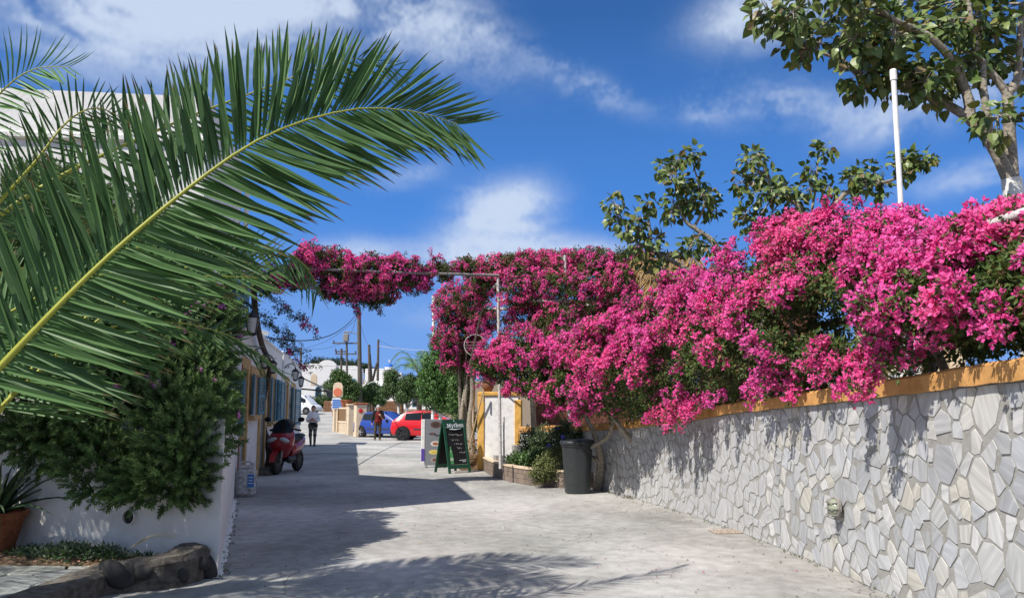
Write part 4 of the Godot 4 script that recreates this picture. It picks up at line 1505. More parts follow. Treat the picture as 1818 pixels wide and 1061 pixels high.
func make_palms() -> void:
	# young palm whose long frond arches over the lane
	var a := thing("palm_tree", "young date palm whose longest frond arches over the lane", "palm tree", w3(-2.62, 0, 2.7))
	palm_trunk(a, w3(-2.62, 0, 2.7), w3(-2.5, 0.75, 2.72), 0.2, 0.17)
	frond(a, [w3(-2.45, 0.72, 2.7), w3(-1.99, 1.34, 2.75), w3(-1.78, 1.65, 2.8), w3(-1.43, 2.11, 2.9), w3(-1.03, 2.52, 3.02), w3(-0.72, 2.72, 3.18), w3(-0.5, 2.77, 3.28), w3(-0.34, 2.77, 3.36), w3(-0.24, 2.75, 3.41)], 0.49, 146, Vector3(0.25, 0.25, 0.9), true, 1, 0.021, 0.12, 0.33)
	frond(a, [w3(-2.5, 0.75, 2.85), w3(-2.22, 1.32, 3.3), w3(-2.02, 1.72, 3.45), w3(-1.78, 2.02, 3.6), w3(-1.5, 2.18, 3.75), w3(-1.2, 2.22, 3.9)], 0.40, 50, Vector3(0.1, 0.3, 0.95), false, 2, 0.02, 0.15, 0.42)
	frond(a, [w3(-2.45, 0.7, 2.8), w3(-2.19, 1.22, 3.1), w3(-2.02, 1.51, 3.2), w3(-1.75, 1.89, 3.4), w3(-1.5, 2.08, 3.55), w3(-1.2, 2.12, 3.75)], 0.36, 50, Vector3(0.1, 0.5, 0.85), false, 3, 0.018, 0.2, 0.45)
	frond(a, [w3(-2.5, 0.8, 2.6), w3(-2.25, 1.4, 2.8), w3(-2.05, 1.75, 3.0), w3(-1.8, 2.0, 3.2), w3(-1.5, 2.12, 3.4)], 0.38, 48, Vector3(-0.2, 0.3, 0.93), false, 4, 0.02, 0.15, 0.45)
	frond(a, [w3(-2.5, 0.8, 2.75), w3(-2.65, 1.3, 3.0), w3(-2.6, 1.85, 3.3), w3(-2.45, 2.05, 3.7), w3(-2.2, 2.1, 4.1)], 0.42, 46, Vector3(0.3, 0.4, 0.8), false, 6, 0.018, 0.2, 0.45)
	frond(a, [w3(-2.6, 0.8, 2.6), w3(-3.1, 1.7, 2.5), w3(-3.6, 2.1, 2.4), w3(-4.1, 2.0, 2.3)], 0.46, 44, Vector3(-0.2, 0.9, 0.3), false, 8, 0.018, 0.2, 0.15)
	frond(a, [w3(-2.55, 0.8, 2.6), w3(-2.6, 1.7, 2.2), w3(-2.65, 2.2, 1.7), w3(-2.7, 2.1, 1.2)], 0.46, 44, Vector3(-0.2, 0.7, -0.5), false, 9, 0.018, 0.2, 0.15)
	# middle palm behind it
	var b := thing("palm_tree", "date palm with several fronds curving up behind the young palm", "palm tree", w3(-3.45, 0, 4.35))
	palm_trunk(b, w3(-3.45, 0, 4.35), w3(-3.3, 2.1, 4.3), 0.22, 0.19)
	var c := w3(-3.28, 2.1, 4.25)
	frond(b, [c, w3(-2.95, 2.6, 4.0), w3(-2.62, 3.0, 3.85), w3(-2.4, 3.17, 3.8), w3(-2.2, 3.19, 3.8)], 0.31, 50, Vector3(0.2, 0.25, 0.9), false, 11, 0.018, 0.12, 0.2, 1.5)
	frond(b, [c, w3(-2.8, 2.4, 4.05), w3(-2.51, 2.75, 4.05), w3(-2.39, 3.04, 4.15), w3(-2.30, 3.17, 4.3), w3(-2.24, 3.16, 4.6)], 0.24, 48, Vector3(0.7, 0.25, 0.6), false, 12, 0.018, 0.2, 0.2, 1.2)
	frond(b, [c, w3(-2.75, 2.75, 4.5), w3(-2.2, 3.28, 4.9), w3(-1.7, 3.68, 5.25), w3(-1.3, 4.0, 5.55), w3(-1.08, 4.12, 5.75), w3(-0.9, 4.12, 5.95)], 0.47, 66, Vector3(0.25, 0.3, 0.9), false, 13, 0.018, 0.15, 0.2)
	frond(b, [c, w3(-2.8, 2.35, 4.7), w3(-2.35, 2.55, 5.1), w3(-1.98, 2.63, 5.35), w3(-1.69, 2.63, 5.5), w3(-1.5, 2.55, 5.6), w3(-1.39, 2.38, 5.7)], 0.46, 66, Vector3(0.15, 0.85, 0.5), false, 14, 0.017, -0.75, 0.15)
	frond(b, [c, w3(-2.9, 1.9, 4.9), w3(-2.5, 2.1, 5.4), w3(-2.1, 2.05, 5.9), w3(-1.8, 1.8, 6.3)], 0.42, 44, Vector3(0.3, 0.8, 0.4), false, 15, 0.016, -0.1, 0.15)
	frond(b, [c, w3(-3.3, 2.6, 4.8), w3(-3.2, 2.9, 5.5), w3(-3.0, 2.7, 6.2)], 0.45, 44, Vector3(0.1, 0.8, 0.3), false, 16, 0.016, 0.1, 0.15)
	frond(b, [c, w3(-3.9, 2.8, 4.6), w3(-4.5, 3.1, 5.0), w3(-5.1, 2.9, 5.4)], 0.45, 44, Vector3(-0.2, 0.9, 0.2), false, 17, 0.016, 0.1, 0.15)
	frond(b, [c, w3(-3.6, 2.8, 3.8), w3(-4.0, 3.1, 3.3), w3(-4.5, 3.0, 2.8)], 0.45, 44, Vector3(-0.2, 0.9, 0.2), false, 18, 0.016, 0.1, 0.15)
	# a second tall palm beyond the frame's edge
	var t0 := thing("palm_tree", "tall palm standing deep in the garden behind the terracotta pot", "palm tree", w3(-7.4, 0, 6.3))
	palm_trunk(t0, w3(-7.4, 0, 6.3), w3(-7.3, 3.8, 6.3), 0.24, 0.2)
	var h0 := w3(-7.28, 3.85, 6.3)
	for k in 18:
		var an := k * 2.399
		var e := Vector3(cos(an), 0, sin(an)) * 2.0
		var up: float = [1.4, 0.8, 0.2][k % 3]
		frond(t0, [h0, h0 + e * 0.35 + Vector3(0, 0.35 + 0.3 * up, 0), h0 + e * 0.75 + Vector3(0, 0.4 + 0.5 * up, 0), h0 + e * 1.1 + Vector3(0, 0.1 + 0.4 * up, 0)], 0.5, 50, Vector3(0, 1, 0.1) - e * 0.2, false, 60 + k, 0.02, 0.15, 0.15)
	# tall palm at the garden's edge, shading the corner
	var t := thing("palm_tree", "tall date palm shading the garden corner from above", "palm tree", w3(-5.4, 0, 4.7))
	palm_trunk(t, w3(-5.4, 0, 4.7), w3(-5.3, 4.8, 4.75), 0.24, 0.2)
	var h := w3(-5.28, 4.85, 4.75)
	var ways := [[2.2, 1.5, 0.5], [2.0, 1.1, -0.4], [-1.5, 0.9, 1.4], [-1.9, 0.9, 0.2], [-1.2, 0.9, -1.6], [0.2, 0.9, -1.9], [1.4, 1.2, -1.5], [2.0, -0.1, 0.4], [2.0, 0.3, -0.9], [0.9, 0.2, -1.9], [1.9, 0.6, 1.0], [-0.8, 0.2, 1.9], [0.9, 1.6, 0.4], [0.5, 1.6, -0.8], [-0.7, 1.6, 0.5], [2.1, 0.8, -0.1]]
	for k in ways.size():
		var q: Array = ways[k]
		var e := Vector3(q[0], 0, -q[2])
		frond(t, [h, h + e * 0.35 + Vector3(0, 0.35 + 0.3 * q[1], 0), h + e * 0.75 + Vector3(0, 0.4 + 0.55 * q[1], 0), h + e * 1.1 + Vector3(0, 0.15 + 0.55 * q[1], 0)], 0.52, 64, Vector3(0, 1, 0.1) - e * 0.2, false, 30 + k, 0.02, 0.15, 0.15)

# ---------------------------------------------------------------- shrub by the garden wall
func make_shrub() -> void:
	var r := RandomNumberGenerator.new()
	r.seed = 61
	var blobs := [[-3.4, 2.22, 8.7, 0.36, 0.5, 0.45], [-3.28, 1.78, 8.4, 0.36, 0.5, 0.5], [-3.25, 1.35, 7.9, 0.52, 0.5, 0.42], [-3.2, 1.0, 7.55, 0.40, 0.34, 0.25], [-3.55, 0.92, 7.6, 0.26, 0.16, 0.18], [-4.2, 1.6, 8.0, 0.7, 0.52, 0.42], [-4.9, 1.5, 8.15, 0.7, 0.45, 0.4], [-3.75, 1.9, 8.3, 0.6, 0.6, 0.5], [-3.9, 2.4, 8.7, 0.9, 0.6, 0.55], [-5.0, 2.4, 8.9, 1.0, 0.85, 0.6], [-5.6, 3.5, 9.3, 0.7, 0.9, 0.5], [-4.4, 2.95, 9.2, 0.7, 0.55, 0.5], [-3.9, 1.1, 7.75, 0.4, 0.22, 0.25], [-3.85, 2.75, 8.75, 0.42, 0.5, 0.45], [-4.25, 3.0, 8.6, 0.7, 0.55, 0.5], [-5.05, 3.35, 8.8, 0.8, 0.65, 0.5], [-4.3, 2.9, 9.3, 0.6, 0.65, 0.6], [-4.8, 3.4, 9.9, 0.8, 0.75, 0.6], [-5.5, 3.7, 9.6, 0.7, 0.7, 0.5], [-3.25, 0.85, 7.5, 0.40, 0.24, 0.2], [-3.75, 0.9, 7.58, 0.4, 0.2, 0.18], [-4.5, 1.2, 7.9, 0.5, 0.25, 0.22], [-2.98, 1.15, 7.5, 0.25, 0.4, 0.25], [-2.9, 1.5, 7.75, 0.2, 0.22, 0.3]]
	var t := thing("flowering_shrub", "dense dark green shrub with small purple flowers spilling over the white garden wall", "shrub", w3(-3.8, 0, 8.5))
	var stem := sh()
	for q in [[-3.9, 2.2, 8.6], [-3.1, 1.9, 8.5], [-4.8, 2.3, 8.8], [-3.4, 1.3, 8.0], [-5.4, 3.2, 9.2]]:
		stem.tube(curve([w3(-4.0, 0, 8.8), w3(-4.0, 0.9, 8.75), w3(q[0], q[1], q[2])], 9), [0.07, 0.06, 0.055, 0.05, 0.04, 0.035, 0.03, 0.025, 0.015], 7)
	wpart(t, "stem", stem, M.dark_bark)
	var meshes := []
	for m in 3:
		var s := sh(true)
		for k in 30:
			var f := k / 30.0
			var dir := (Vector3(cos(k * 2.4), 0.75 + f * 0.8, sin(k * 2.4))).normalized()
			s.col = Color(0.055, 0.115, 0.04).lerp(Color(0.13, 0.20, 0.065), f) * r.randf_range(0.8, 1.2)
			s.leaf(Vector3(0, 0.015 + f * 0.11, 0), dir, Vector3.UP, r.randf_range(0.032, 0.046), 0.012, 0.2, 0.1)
		meshes.append(s.mesh())
	var places := [[], [], []]
	var tints := [[], [], []]
	var vol := 0.0
	for b in blobs:
		vol += pow(b[3] * b[4] * b[5], 0.75)
	for b in blobs:
		var n := int(20500 * pow(b[3] * b[4] * b[5], 0.75) / vol)
		for k in n:
			var u := rdir()
			var rad := pow(r.randf(), 0.30)
			var p := Vector3(b[0], b[1], -b[2]) + Vector3(u.x * b[3], u.y * b[4], u.z * b[5]) * rad
			if grit.get_noise_3d(p.x * 2.2, p.y * 2.2, p.z * 2.2) < -0.22:
				continue
			# keep clear of the wall itself
			var m := k % 3
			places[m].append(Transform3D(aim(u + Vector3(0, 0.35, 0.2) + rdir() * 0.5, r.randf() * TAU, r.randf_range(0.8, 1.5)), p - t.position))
			tints[m].append(Color.WHITE * r.randf_range(0.75, 1.3))
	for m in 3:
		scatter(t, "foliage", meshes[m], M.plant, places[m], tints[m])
	var fl := sh(true)
	for k in 5:
		fl.col = Color(0.42, 0.10, 0.36) if k % 2 else Color(0.55, 0.22, 0.48)
		fl.leaf(Vector3.ZERO, (Vector3(cos(k * 1.26), 0.5, sin(k * 1.26))).normalized(), Vector3.UP, 0.022, 0.016)
	fl.col = Color(0.8, 0.7, 0.8)
	fl.leaf(Vector3(0, 0.004, 0), Vector3.UP, Vector3.RIGHT, 0.012, 0.008)
	var fp := []
	var ft := []
	for k in 46:
		var b: Array = blobs[[0, 0, 1, 1, 2, 5, 7, 8, 9][k % 9]]
		var u := (rdir() + Vector3(0.3, 0.2, 0.9)).normalized()
		var c := Vector3(b[0], b[1], -b[2]) + Vector3(u.x * b[3], u.y * b[4], u.z * b[5]) * 1.02
		for q in 4:
			fp.append(Transform3D(aim(u + rdir() * 0.5, r.randf() * TAU, r.randf_range(1.3, 2.0)), c + u * 0.06 + rdir() * 0.03 - t.position))
			ft.append(Color.WHITE * r.randf_range(0.8, 1.2))
	scatter(t, "blossom", fl.mesh(), M.bract, fp, ft)

# ---------------------------------------------------------------- bougainvillea
var bracts := []
var green := []

func bougainvillea_meshes() -> void:
	var r := RandomNumberGenerator.new()
	r.seed = 71
	for m in 4:
		var s := sh(true)
		for k in 11:
			var u := (rdir() + Vector3(0, 0.75, 0)).normalized()
			var c := u * r.randf_range(0.035, 0.10)
			var tone := Color(0.79, 0.062, 0.30).lerp(Color(0.92, 0.185, 0.50), r.randf())
			if r.randf() < 0.12:
				tone = [Color(0.70, 0.05, 0.14), Color(0.78, 0.30, 0.42), Color(0.34, 0.17, 0.12)][r.randi() % 3]
			for q in 3:
				var a := TAU * q / 3 + r.randf()
				var b := aim(u, a)
				var dir := (b.y * 0.75 + b.x).normalized()
				s.col = tone * r.randf_range(0.85, 1.15)
				s.leaf(c, dir, b.y - b.x * 0.3, r.randf_range(0.036, 0.05), r.randf_range(0.026, 0.036), -0.15, -0.1)
			if k % 3 == 0:
				s.col = Color(0.85, 0.82, 0.7)
				s.leaf(c + u * 0.012, u, rdir(), 0.008, 0.007)
		for k in 6:
			var d := (rdir() + Vector3(0, -0.1, 0)).normalized()
			s.col = Color(0.08, 0.125, 0.04)
			s.leaf(d * 0.03, d, rdir(), 0.055, 0.034)
		bracts.append(s.mesh())
	for m in 3:
		var s := sh(true)
		for k in 17:
			var u := (rdir() + Vector3(0, 0.3, 0)).normalized()
			s.col = Color(0.045, 0.085, 0.025).lerp(Color(0.11, 0.15, 0.04), r.randf())
			if r.randf() < 0.06:
				s.col = Color(0.2, 0.15, 0.06)
			s.leaf(u * r.randf_range(0.0, 0.09) + Vector3(0, r.randf() * 0.06, 0), u, rdir() + Vector3(0, 0.6, 0), r.randf_range(0.04, 0.065), r.randf_range(0.024, 0.036))
		s.col = Color(0.13, 0.10, 0.06)
		for k in 3:
			var u := rdir()
			s.tube([-u * 0.06, u * 0.1], [0.003, 0.002], 3, false)
		green.append(s.mesh())

class Bush:
	var fp := [[], [], [], []]
	var fc := [[], [], [], []]
	var gp := [[], [], []]
	var gc := [[], [], []]
	var shoots: Shape

func bush_new() -> Bush:
	var b := Bush.new()
	b.shoots = sh()
	return b

func flower(b: Bush, p: Vector3, dir: Vector3, scale: float) -> void:
	var k := rng.randi() % 4
	b.fp[k].append(Transform3D(aim(dir + rdir() * 0.45, rng.randf() * TAU, scale), p))
	var hue := grit.get_noise_3d(p.x * 0.7 + 9, p.y * 0.7, p.z * 0.7)
	var tone := Color(1, 1, 1).lerp(Color(1.0, 1.6, 0.8) if hue > 0 else Color(0.95, 1.3, 1.35), absf(hue)) * rng.randf_range(0.82, 1.15)
	b.fc[k].append(tone)

func greens(b: Bush, p: Vector3, dir: Vector3, scale: float) -> void:
	var k := rng.randi() % 3
	b.gp[k].append(Transform3D(aim(dir + rdir() * 0.7, rng.randf() * TAU, scale), p))
	b.gc[k].append(Color.WHITE * rng.randf_range(0.7, 1.3))

# a shoot carrying flowers towards its end
func spray(b: Bush, from: Vector3, dir: Vector3, length: float, droop: float, full := 1.0, leafy := 0.4) -> void:
	var pts := []
	var p := from
	var d := dir.normalized()
	var n := 7
	for i in n:
		pts.append(p)
		d = (d + Vector3(0, -droop, 0) / n + rdir() * 0.12).normalized()
		p += d * length / n
	b.shoots.tube(pts, [0.006, 0.005, 0.004, 0.003], 4, false)
	var steps_n := int(length / 0.055)
	for i in steps_n:
		var f := (i + rng.randf()) / steps_n
		var q := along(pts, f) + rdir() * 0.035
		if rng.randf() < leafy * (1.2 - f):
			greens(b, q, d, rnd(0.6, 1.0))
		if f > 0.3 and rng.randf() < full:
			flower(b, q, (rdir() + Vector3(-0.2, 0.4, 0.5)).normalized(), rnd(0.6, 0.95))

func blob_fill(b: Bush, blobs: Array, nf: int, ng: int, thr: float) -> void:
	var tot := 0.0
	for q in blobs:
		tot += pow(q[3] * q[4] * q[5], 0.67)
	for q in blobs:
		var share: float = pow(q[3] * q[4] * q[5], 0.67) / tot
		var c := w3(q[0], q[1], q[2])
		for k in int((nf + ng) * share):
			var u := rdir()
			var isf := rng.randf() < nf / float(nf + ng)
			var rad := pow(rng.randf(), 0.2 if isf else 0.45)
			var p := c + Vector3(u.x * q[3], u.y * q[4], u.z * q[5]) * rad * rnd(0.85, 1.12)
			var nz := grit.get_noise_3d(p.x * 2.4, p.y * 2.4, p.z * 2.4)
			if isf and nz > thr and u.y > -0.75:
				flower(b, p, u + Vector3(-0.1, 0.2, 0.3), rnd(0.75, 1.15))
			elif nz > -0.45 and not isf:
				greens(b, p, u, rnd(0.75, 1.2))

func bush_done(b: Bush, t: Node3D) -> void:
	for k in 4:
		if b.fp[k].size():
			for i in b.fp[k].size():
				b.fp[k][i].origin -= t.position
			scatter(t, "blossom", bracts[k], M.bract, b.fp[k], b.fc[k])
	for k in 3:
		if b.gp[k].size():
			for i in b.gp[k].size():
				b.gp[k][i].origin -= t.position
			scatter(t, "foliage", green[k], M.plant, b.gp[k], b.gc[k])
	wpart(t, "shoots", b.shoots, M.dark_bark, "stuff")

func make_bougainvillea() -> void:
	bougainvillea_meshes()
	rng.seed = 303
	# --- along the terrace wall
	var low := [w3(3.3, 2.0, 3.4), w3(3.22, 2.0, 5.0), w3(3.16, 1.95, 6.2), w3(3.06, 1.87, 8.0), w3(2.96, 1.76, 9.2), w3(2.5, 1.54, 11.5), w3(1.75, 1.42, 13.5), w3(0.75, 1.6, 15.2), w3(-0.42, 2.15, 16.3)]
	var high := [w3(3.8, 2.65, 3.8), w3(3.85, 2.92, 5.6), w3(3.85, 3.08, 6.8), w3(3.65, 3.6, 8.7), w3(3.4, 3.7, 9.6), w3(2.75, 3.5, 11.8), w3(1.95, 3.1, 13.4), w3(0.95, 3.0, 15.0), w3(-0.32, 2.85, 16.3)]
	var t := thing("bougainvillea", "great mass of magenta bougainvillea spilling over the ochre coping of the stone wall", "bougainvillea", w3(2.6, 0.9, 12.5))
	var b := bush_new()
	var out := Vector3(-0.86, 0.25, 0.45).normalized()
	for k in 9800:
		var s := rng.randf()
		var v := rng.randf()
		var lo := along(low, s)
		var hi := along(high, s)
		var p := lo.lerp(hi, v) + out * (0.5 * sin(PI * sqrt(v)) - 0.02)
		p += Vector3(0, 0.16 * grit.get_noise_2d(s * 40, 5), 0) * v
		var clump := grit.get_noise_3d(p.x * 1.15, p.y * 1.15, p.z * 1.15) + 0.45 * grit.get_noise_3d(p.x * 3.1 + 7, p.y * 3.1, p.z * 3.1)
		p += out * clump * 0.48
		var gap := grit.get_noise_3d(p.x * 1.7 + 40, p.y * 2.1, p.z * 1.7)
		# a thin place in the middle of the near stretch lets the terrace show
		var near := exp(-pow((p.z + 7.4) / 0.9, 2) - pow((p.y - 2.35) / 0.28, 2))
		if gap - near * 1.3 < -0.42:
			continue
		var green_low: float = 0.6 if v < 0.36 and s > 0.2 else 0.0
		if clump - 0.03 - green_low * 0.4 - near > rng.randf_range(-0.24, 0.24):
			flower(b, p + rdir() * 0.07, out + Vector3(0, 0.25, 0), rnd(0.65, 1.15))
			if rng.randf() < 0.2:
				greens(b, p + out * rnd(0.0, 0.09), out + Vector3(0, 0.4, 0), rnd(0.6, 1.0))
		else:
			greens(b, p - out * rnd(-0.02, 0.3), out + Vector3(0, 0.4, 0), rnd(0.75, 1.25))
	for k in 1700:      # inner leaves
		var s := rng.randf()
		var p := along(low, s).lerp(along(high, s), rng.randf()) - out * rnd(0.1, 0.7)
		var near := exp(-pow((p.z + 7.6) / 1.0, 2) - pow((p.y - 2.35) / 0.3, 2))
		if near < 0.35:
			greens(b, p, rdir(), rnd(0.8, 1.3))
	for k in 84:      # shoots hanging over the coping and reaching up
		var s := rng.randf()
		if k % 2:
			spray(b, along(low, s) + Vector3(0, rnd(0.0, 0.25), 0), Vector3(-0.7, rnd(-0.2, 0.3), 0.4), rnd(0.35, 0.75), 1.3, 0.85, 0.45)
		else:
			spray(b, along(high, lerpf(0.3, 1.0, s)) + rdir() * 0.15 - Vector3(0, 0.1, 0), Vector3(rnd(-0.6, 0.4), 1.0, rnd(-0.1, 0.6)), rnd(0.2, 0.42), 0.4, 0.7, 0.6)
	for q in [[0.27, 0.9], [0.30, 0.8], [0.34, 0.55], [0.50, 0.6], [0.595, 0.7], [0.605, 0.75], [0.62, 0.65], [0.645, 0.7], [0.80, 0.6], [0.86, 0.5], [0.94, 0.5]]:
		for e in 3:
			spray(b, along(low, q[0] + rnd(-0.008, 0.008)) + Vector3(0, 0.12, 0), Vector3(-0.8, 0.1, 0.45), q[1] * rnd(0.7, 1.0), 1.9, 1.0, 0.2)
	bush_done(b, t)
	var stems := [[w3(2.15, 0.9, 14.2), w3(1.75, 1.4, 14.1), w3(1.5, 2.0, 14.3), w3(1.8, 2.8, 14.0)], [w3(3.4, 0.9, 9.0), w3(3.35, 1.7, 9.0), w3(3.1, 2.5, 8.9), w3(3.3, 3.4, 9.0)], [w3(3.5, 0.9, 6.4), w3(3.45, 1.8, 6.4), w3(3.3, 2.4, 6.7), w3(3.6, 3.0, 7.0)], [w3(2.9, 0.9, 11.4), w3(2.8, 1.8, 11.4), w3(2.5, 2.6, 11.6), w3(2.7, 3.4, 11.8)]]
	for q in stems:
		var s := sh()
		s.tube(curve(q, 14), [0.055, 0.05, 0.046, 0.042, 0.038, 0.034, 0.03, 0.026, 0.022, 0.018], 8)
		wpart(t, "stem", s, M.bark)
	# stout stem growing at the wall's foot beside the bin
	var st := sh()
	st.tube(curve([w3(1.62, 0, 15.55), w3(1.66, 0.55, 15.3), w3(1.55, 1.0, 15.1), w3(1.35, 1.5, 15.2), w3(1.3, 2.1, 15.1)], 16), [0.10, 0.09, 0.085, 0.08, 0.075, 0.07, 0.06, 0.05, 0.045, 0.04], 9)
	st.tube(curve([w3(1.64, 0.55, 15.3), w3(1.35, 0.75, 15.0), w3(1.75, 1.05, 14.7), w3(1.8, 1.5, 14.5)], 12), [0.06, 0.055, 0.05, 0.045, 0.04], 8)
	wpart(t, "stem", st, M.bark)
	# --- over the pergola beside the taverna
	var t2 := thing("bougainvillea", "bougainvillea with green gaps climbing the white pipe pergola above the yellow pier", "bougainvillea", w3(-0.6, 0.3, 19.6))
	var b2 := bush_new()
	blob_fill(b2, [[-1.64, 4.19, 20.8, 0.45, 0.55, 0.5], [-1.46, 3.45, 21.0, 0.65, 0.6, 0.5], [-1.0, 4.1, 18.6, 0.4, 0.4, 0.4], [-0.86, 3.85, 20.9, 0.55, 0.55, 0.5], [-0.35, 4.65, 17.9, 0.6, 0.32, 0.6], [0.35, 4.72, 17.8, 0.6, 0.28, 0.6], [1.1, 4.72, 17.7, 0.6, 0.3, 0.6], [1.8, 4.75, 17.4, 0.6, 0.26, 0.6], [2.5, 4.68, 17.0, 0.55, 0.24, 0.5], [-0.6, 4.3, 17.9, 0.35, 0.4, 0.4], [-1.07, 2.95, 21.0, 0.5, 0.42, 0.4], [-1.63, 2.75, 21.1, 0.28, 0.32, 0.3], [0.3, 3.4, 17.2, 0.5, 0.3, 0.3], [1.1, 3.35, 16.6, 0.6, 0.35, 0.3], [0.5, 3.0, 16.6, 0.7, 0.3, 0.3], [0.2, 4.35, 17.4, 0.6, 0.36, 0.4], [1.0, 4.4, 17.3, 0.6, 0.36, 0.4], [1.9, 4.45, 17.0, 0.6, 0.34, 0.4], [0.5, 3.75, 17.3, 0.5, 0.25, 0.25], [0.1, 3.98, 16.8, 0.45, 0.34, 0.25], [0.9, 4.05, 16.8, 0.55, 0.34, 0.25], [1.6, 3.95, 16.6, 0.5, 0.4, 0.3], [2.2, 4.05, 16.4, 0.5, 0.4, 0.3], [1.3, 3.5, 17.3, 0.6, 0.3, 0.3], [2.0, 3.5, 17.0, 0.5, 0.3, 0.3]], 3100, 3300, -0.1)
	for k in 34:
		spray(b2, w3(rnd(-1.6, 2.4), rnd(4.2, 4.9), rnd(17.2, 18.6)), Vector3(rnd(-0.7, 0.7), rnd(0.2, 1.0), 0.5), rnd(0.3, 0.6), 0.6, 0.7, 0.5)
	for k in 22:
		spray(b2, w3(rnd(-1.8, 0.2), rnd(3.1, 4.3), rnd(20.5, 21.0)), Vector3(rnd(-0.8, 0.2), rnd(-0.1, 0.4), 0.6), rnd(0.3, 0.6), 1.2, 0.85, 0.5)
	bush_done(b2, t2)
	for q in [[w3(-1.2, 0.0, 21.2), w3(-1.22, 1.6, 21.1), w3(-1.15, 2.6, 21.0), w3(-1.2, 3.6, 20.8)], [w3(-1.3, 0.0, 21.4), w3(-1.36, 1.8, 21.2), w3(-1.4, 2.9, 21.0), w3(-1.4, 3.9, 20.9)], [w3(0.5, 1.0, 18.4), w3(0.45, 2.4, 17.9), w3(0.6, 3.6, 17.4), w3(0.3, 4.6, 17.8)], [w3(-1.25, 0.0, 21.0), w3(-1.3, 1.4, 21.0), w3(-1.15, 2.4, 20.9), w3(-0.6, 4.2, 18.2)]]:
		var s := sh()
		s.tube(curve(q, 14), [0.07, 0.065, 0.06, 0.056, 0.05, 0.046, 0.04, 0.034, 0.03, 0.02], 8)
		wpart(t2, "stem", s, M.bark)
	# --- arch across the lane
	var t3 := thing("bougainvillea", "bougainvillea on a gnarled stem trained along the pipe arch across the lane", "bougainvillea", w3(-6.1, 0, 20.5))
	var b3 := bush_new()
	blob_fill(b3, [[-4.75, 3.92, 15.2, 0.4, 0.2, 0.28], [-4.3, 4.05, 15.5, 0.4, 0.22, 0.3], [-4.0, 4.4, 15.7, 0.34, 0.4, 0.4], [-3.55, 4.22, 16.0, 0.42, 0.5, 0.45], [-2.95, 4.1, 16.2, 0.5, 0.52, 0.42], [-2.4, 4.34, 16.4, 0.36, 0.32, 0.4], [-2.0, 4.2, 16.6, 0.3, 0.3, 0.3]], 1150, 1150, -0.15)
	blob_fill(b3, [[-1.5, 4.42, 16.8, 0.3, 0.16, 0.28], [-1.0, 4.56, 17.0, 0.22, 0.16, 0.28], [-3.4, 3.9, 16.1, 0.5, 0.2, 0.3], [-2.8, 3.86, 16.3, 0.5, 0.2, 0.3]], 190, 420, 0.0)
	for k in 40:
		var f := rng.randf()
		var p := w3(lerpf(-4.6, -1.2, f), lerpf(3.95, 4.4, f), lerpf(15.4, 17.0, f))
		spray(b3, p, Vector3(rnd(-0.6, 0.6), rnd(-0.3, 1.0), 0.5), rnd(0.4, 0.85), rnd(0.3, 1.5), 0.6, 0.8)
	for q in [[-4.75, 3.7, 15.2, 1.4], [-4.6, 3.5, 15.3, 1.3], [-4.85, 3.2, 15.4, 1.2], [-4.7, 2.9, 15.6, 1.1], [-3.0, 3.7, 16.3, 0.5], [-3.4, 3.75, 16.2, 0.55]]:
		spray(b3, w3(q[0], q[1], q[2]), Vector3(0.6, -0.25, -0.1), q[3], 0.8, 0.3, 1.2)
	for k in 60:
		var f := rng.randf()
		greens(b3, along([w3(-5.1, 3.5, 15.6), w3(-4.5, 3.05, 15.5), w3(-4.2, 2.75, 15.6), w3(-3.9, 2.3, 15.8)], f) + rdir() * 0.12, rdir(), rnd(0.5, 0.9))
	bush_done(b3, t3)
	var tr := sh()
	tr.tube(curve([w3(-6.1, -0.02, 20.5), w3(-6.05, 0.5, 20.4), w3(-6.2, 1.0, 20.3), w3(-6.22, 1.5, 20.1), w3(-6.0, 2.1, 19.7), w3(-5.72, 2.55, 19.0), w3(-5.5, 2.95, 17.6), w3(-5.15, 3.45, 16.0), w3(-4.95, 3.9, 15.2)], 40), [0.12, 0.11, 0.115, 0.10, 0.10, 0.105, 0.095, 0.09, 0.095, 0.085, 0.085, 0.09, 0.08, 0.08, 0.085, 0.08, 0.075, 0.08, 0.07, 0.07, 0.07, 0.065, 0.065, 0.06], 10)
	wpart(t3, "stem", tr, mat("vine_bark", lin(0.16, 0.125, 0.11), 0.95, {"tex": "bark", "bump": "lumps", "depth": 2.0, "scale": 1.6}))

# ---------------------------------------------------------------- trees
func leaf_mesh(seed_: int, col: Color) -> ArrayMesh:
	# a broad pointed leaf, slightly folded and curled, on a short stalk
	var r := RandomNumberGenerator.new()
	r.seed = seed_
	var s := sh(true)
	var rows := [[0.12, 0.0], [0.2, 0.26], [0.45, 0.36], [0.72, 0.22], [1.0, 0.0]]
	var curl := r.randf_range(0.1, 0.4)
	var fold := r.randf_range(0.15, 0.4)
	for i in 4:
		var q := []
		for e in [rows[i], rows[i + 1]]:
			var z: float = -curl * e[0] * e[0]
			q.append([Vector3(-e[1], e[0], z + e[1] * fold), Vector3(0, e[0], z), Vector3(e[1], e[0], z + e[1] * fold)])
		s.col = col * r.randf_range(0.9, 1.1)
		s.quad(q[0][0], q[0][1], q[1][1], q[1][0])
		s.quad(q[0][1], q[0][2], q[1][2], q[1][1])
	s.col = Color(0.12, 0.12, 0.05)
	s.tube([Vector3.ZERO, Vector3(0, 0.13, 0)], [0.012], 3, false)
	return s.mesh()

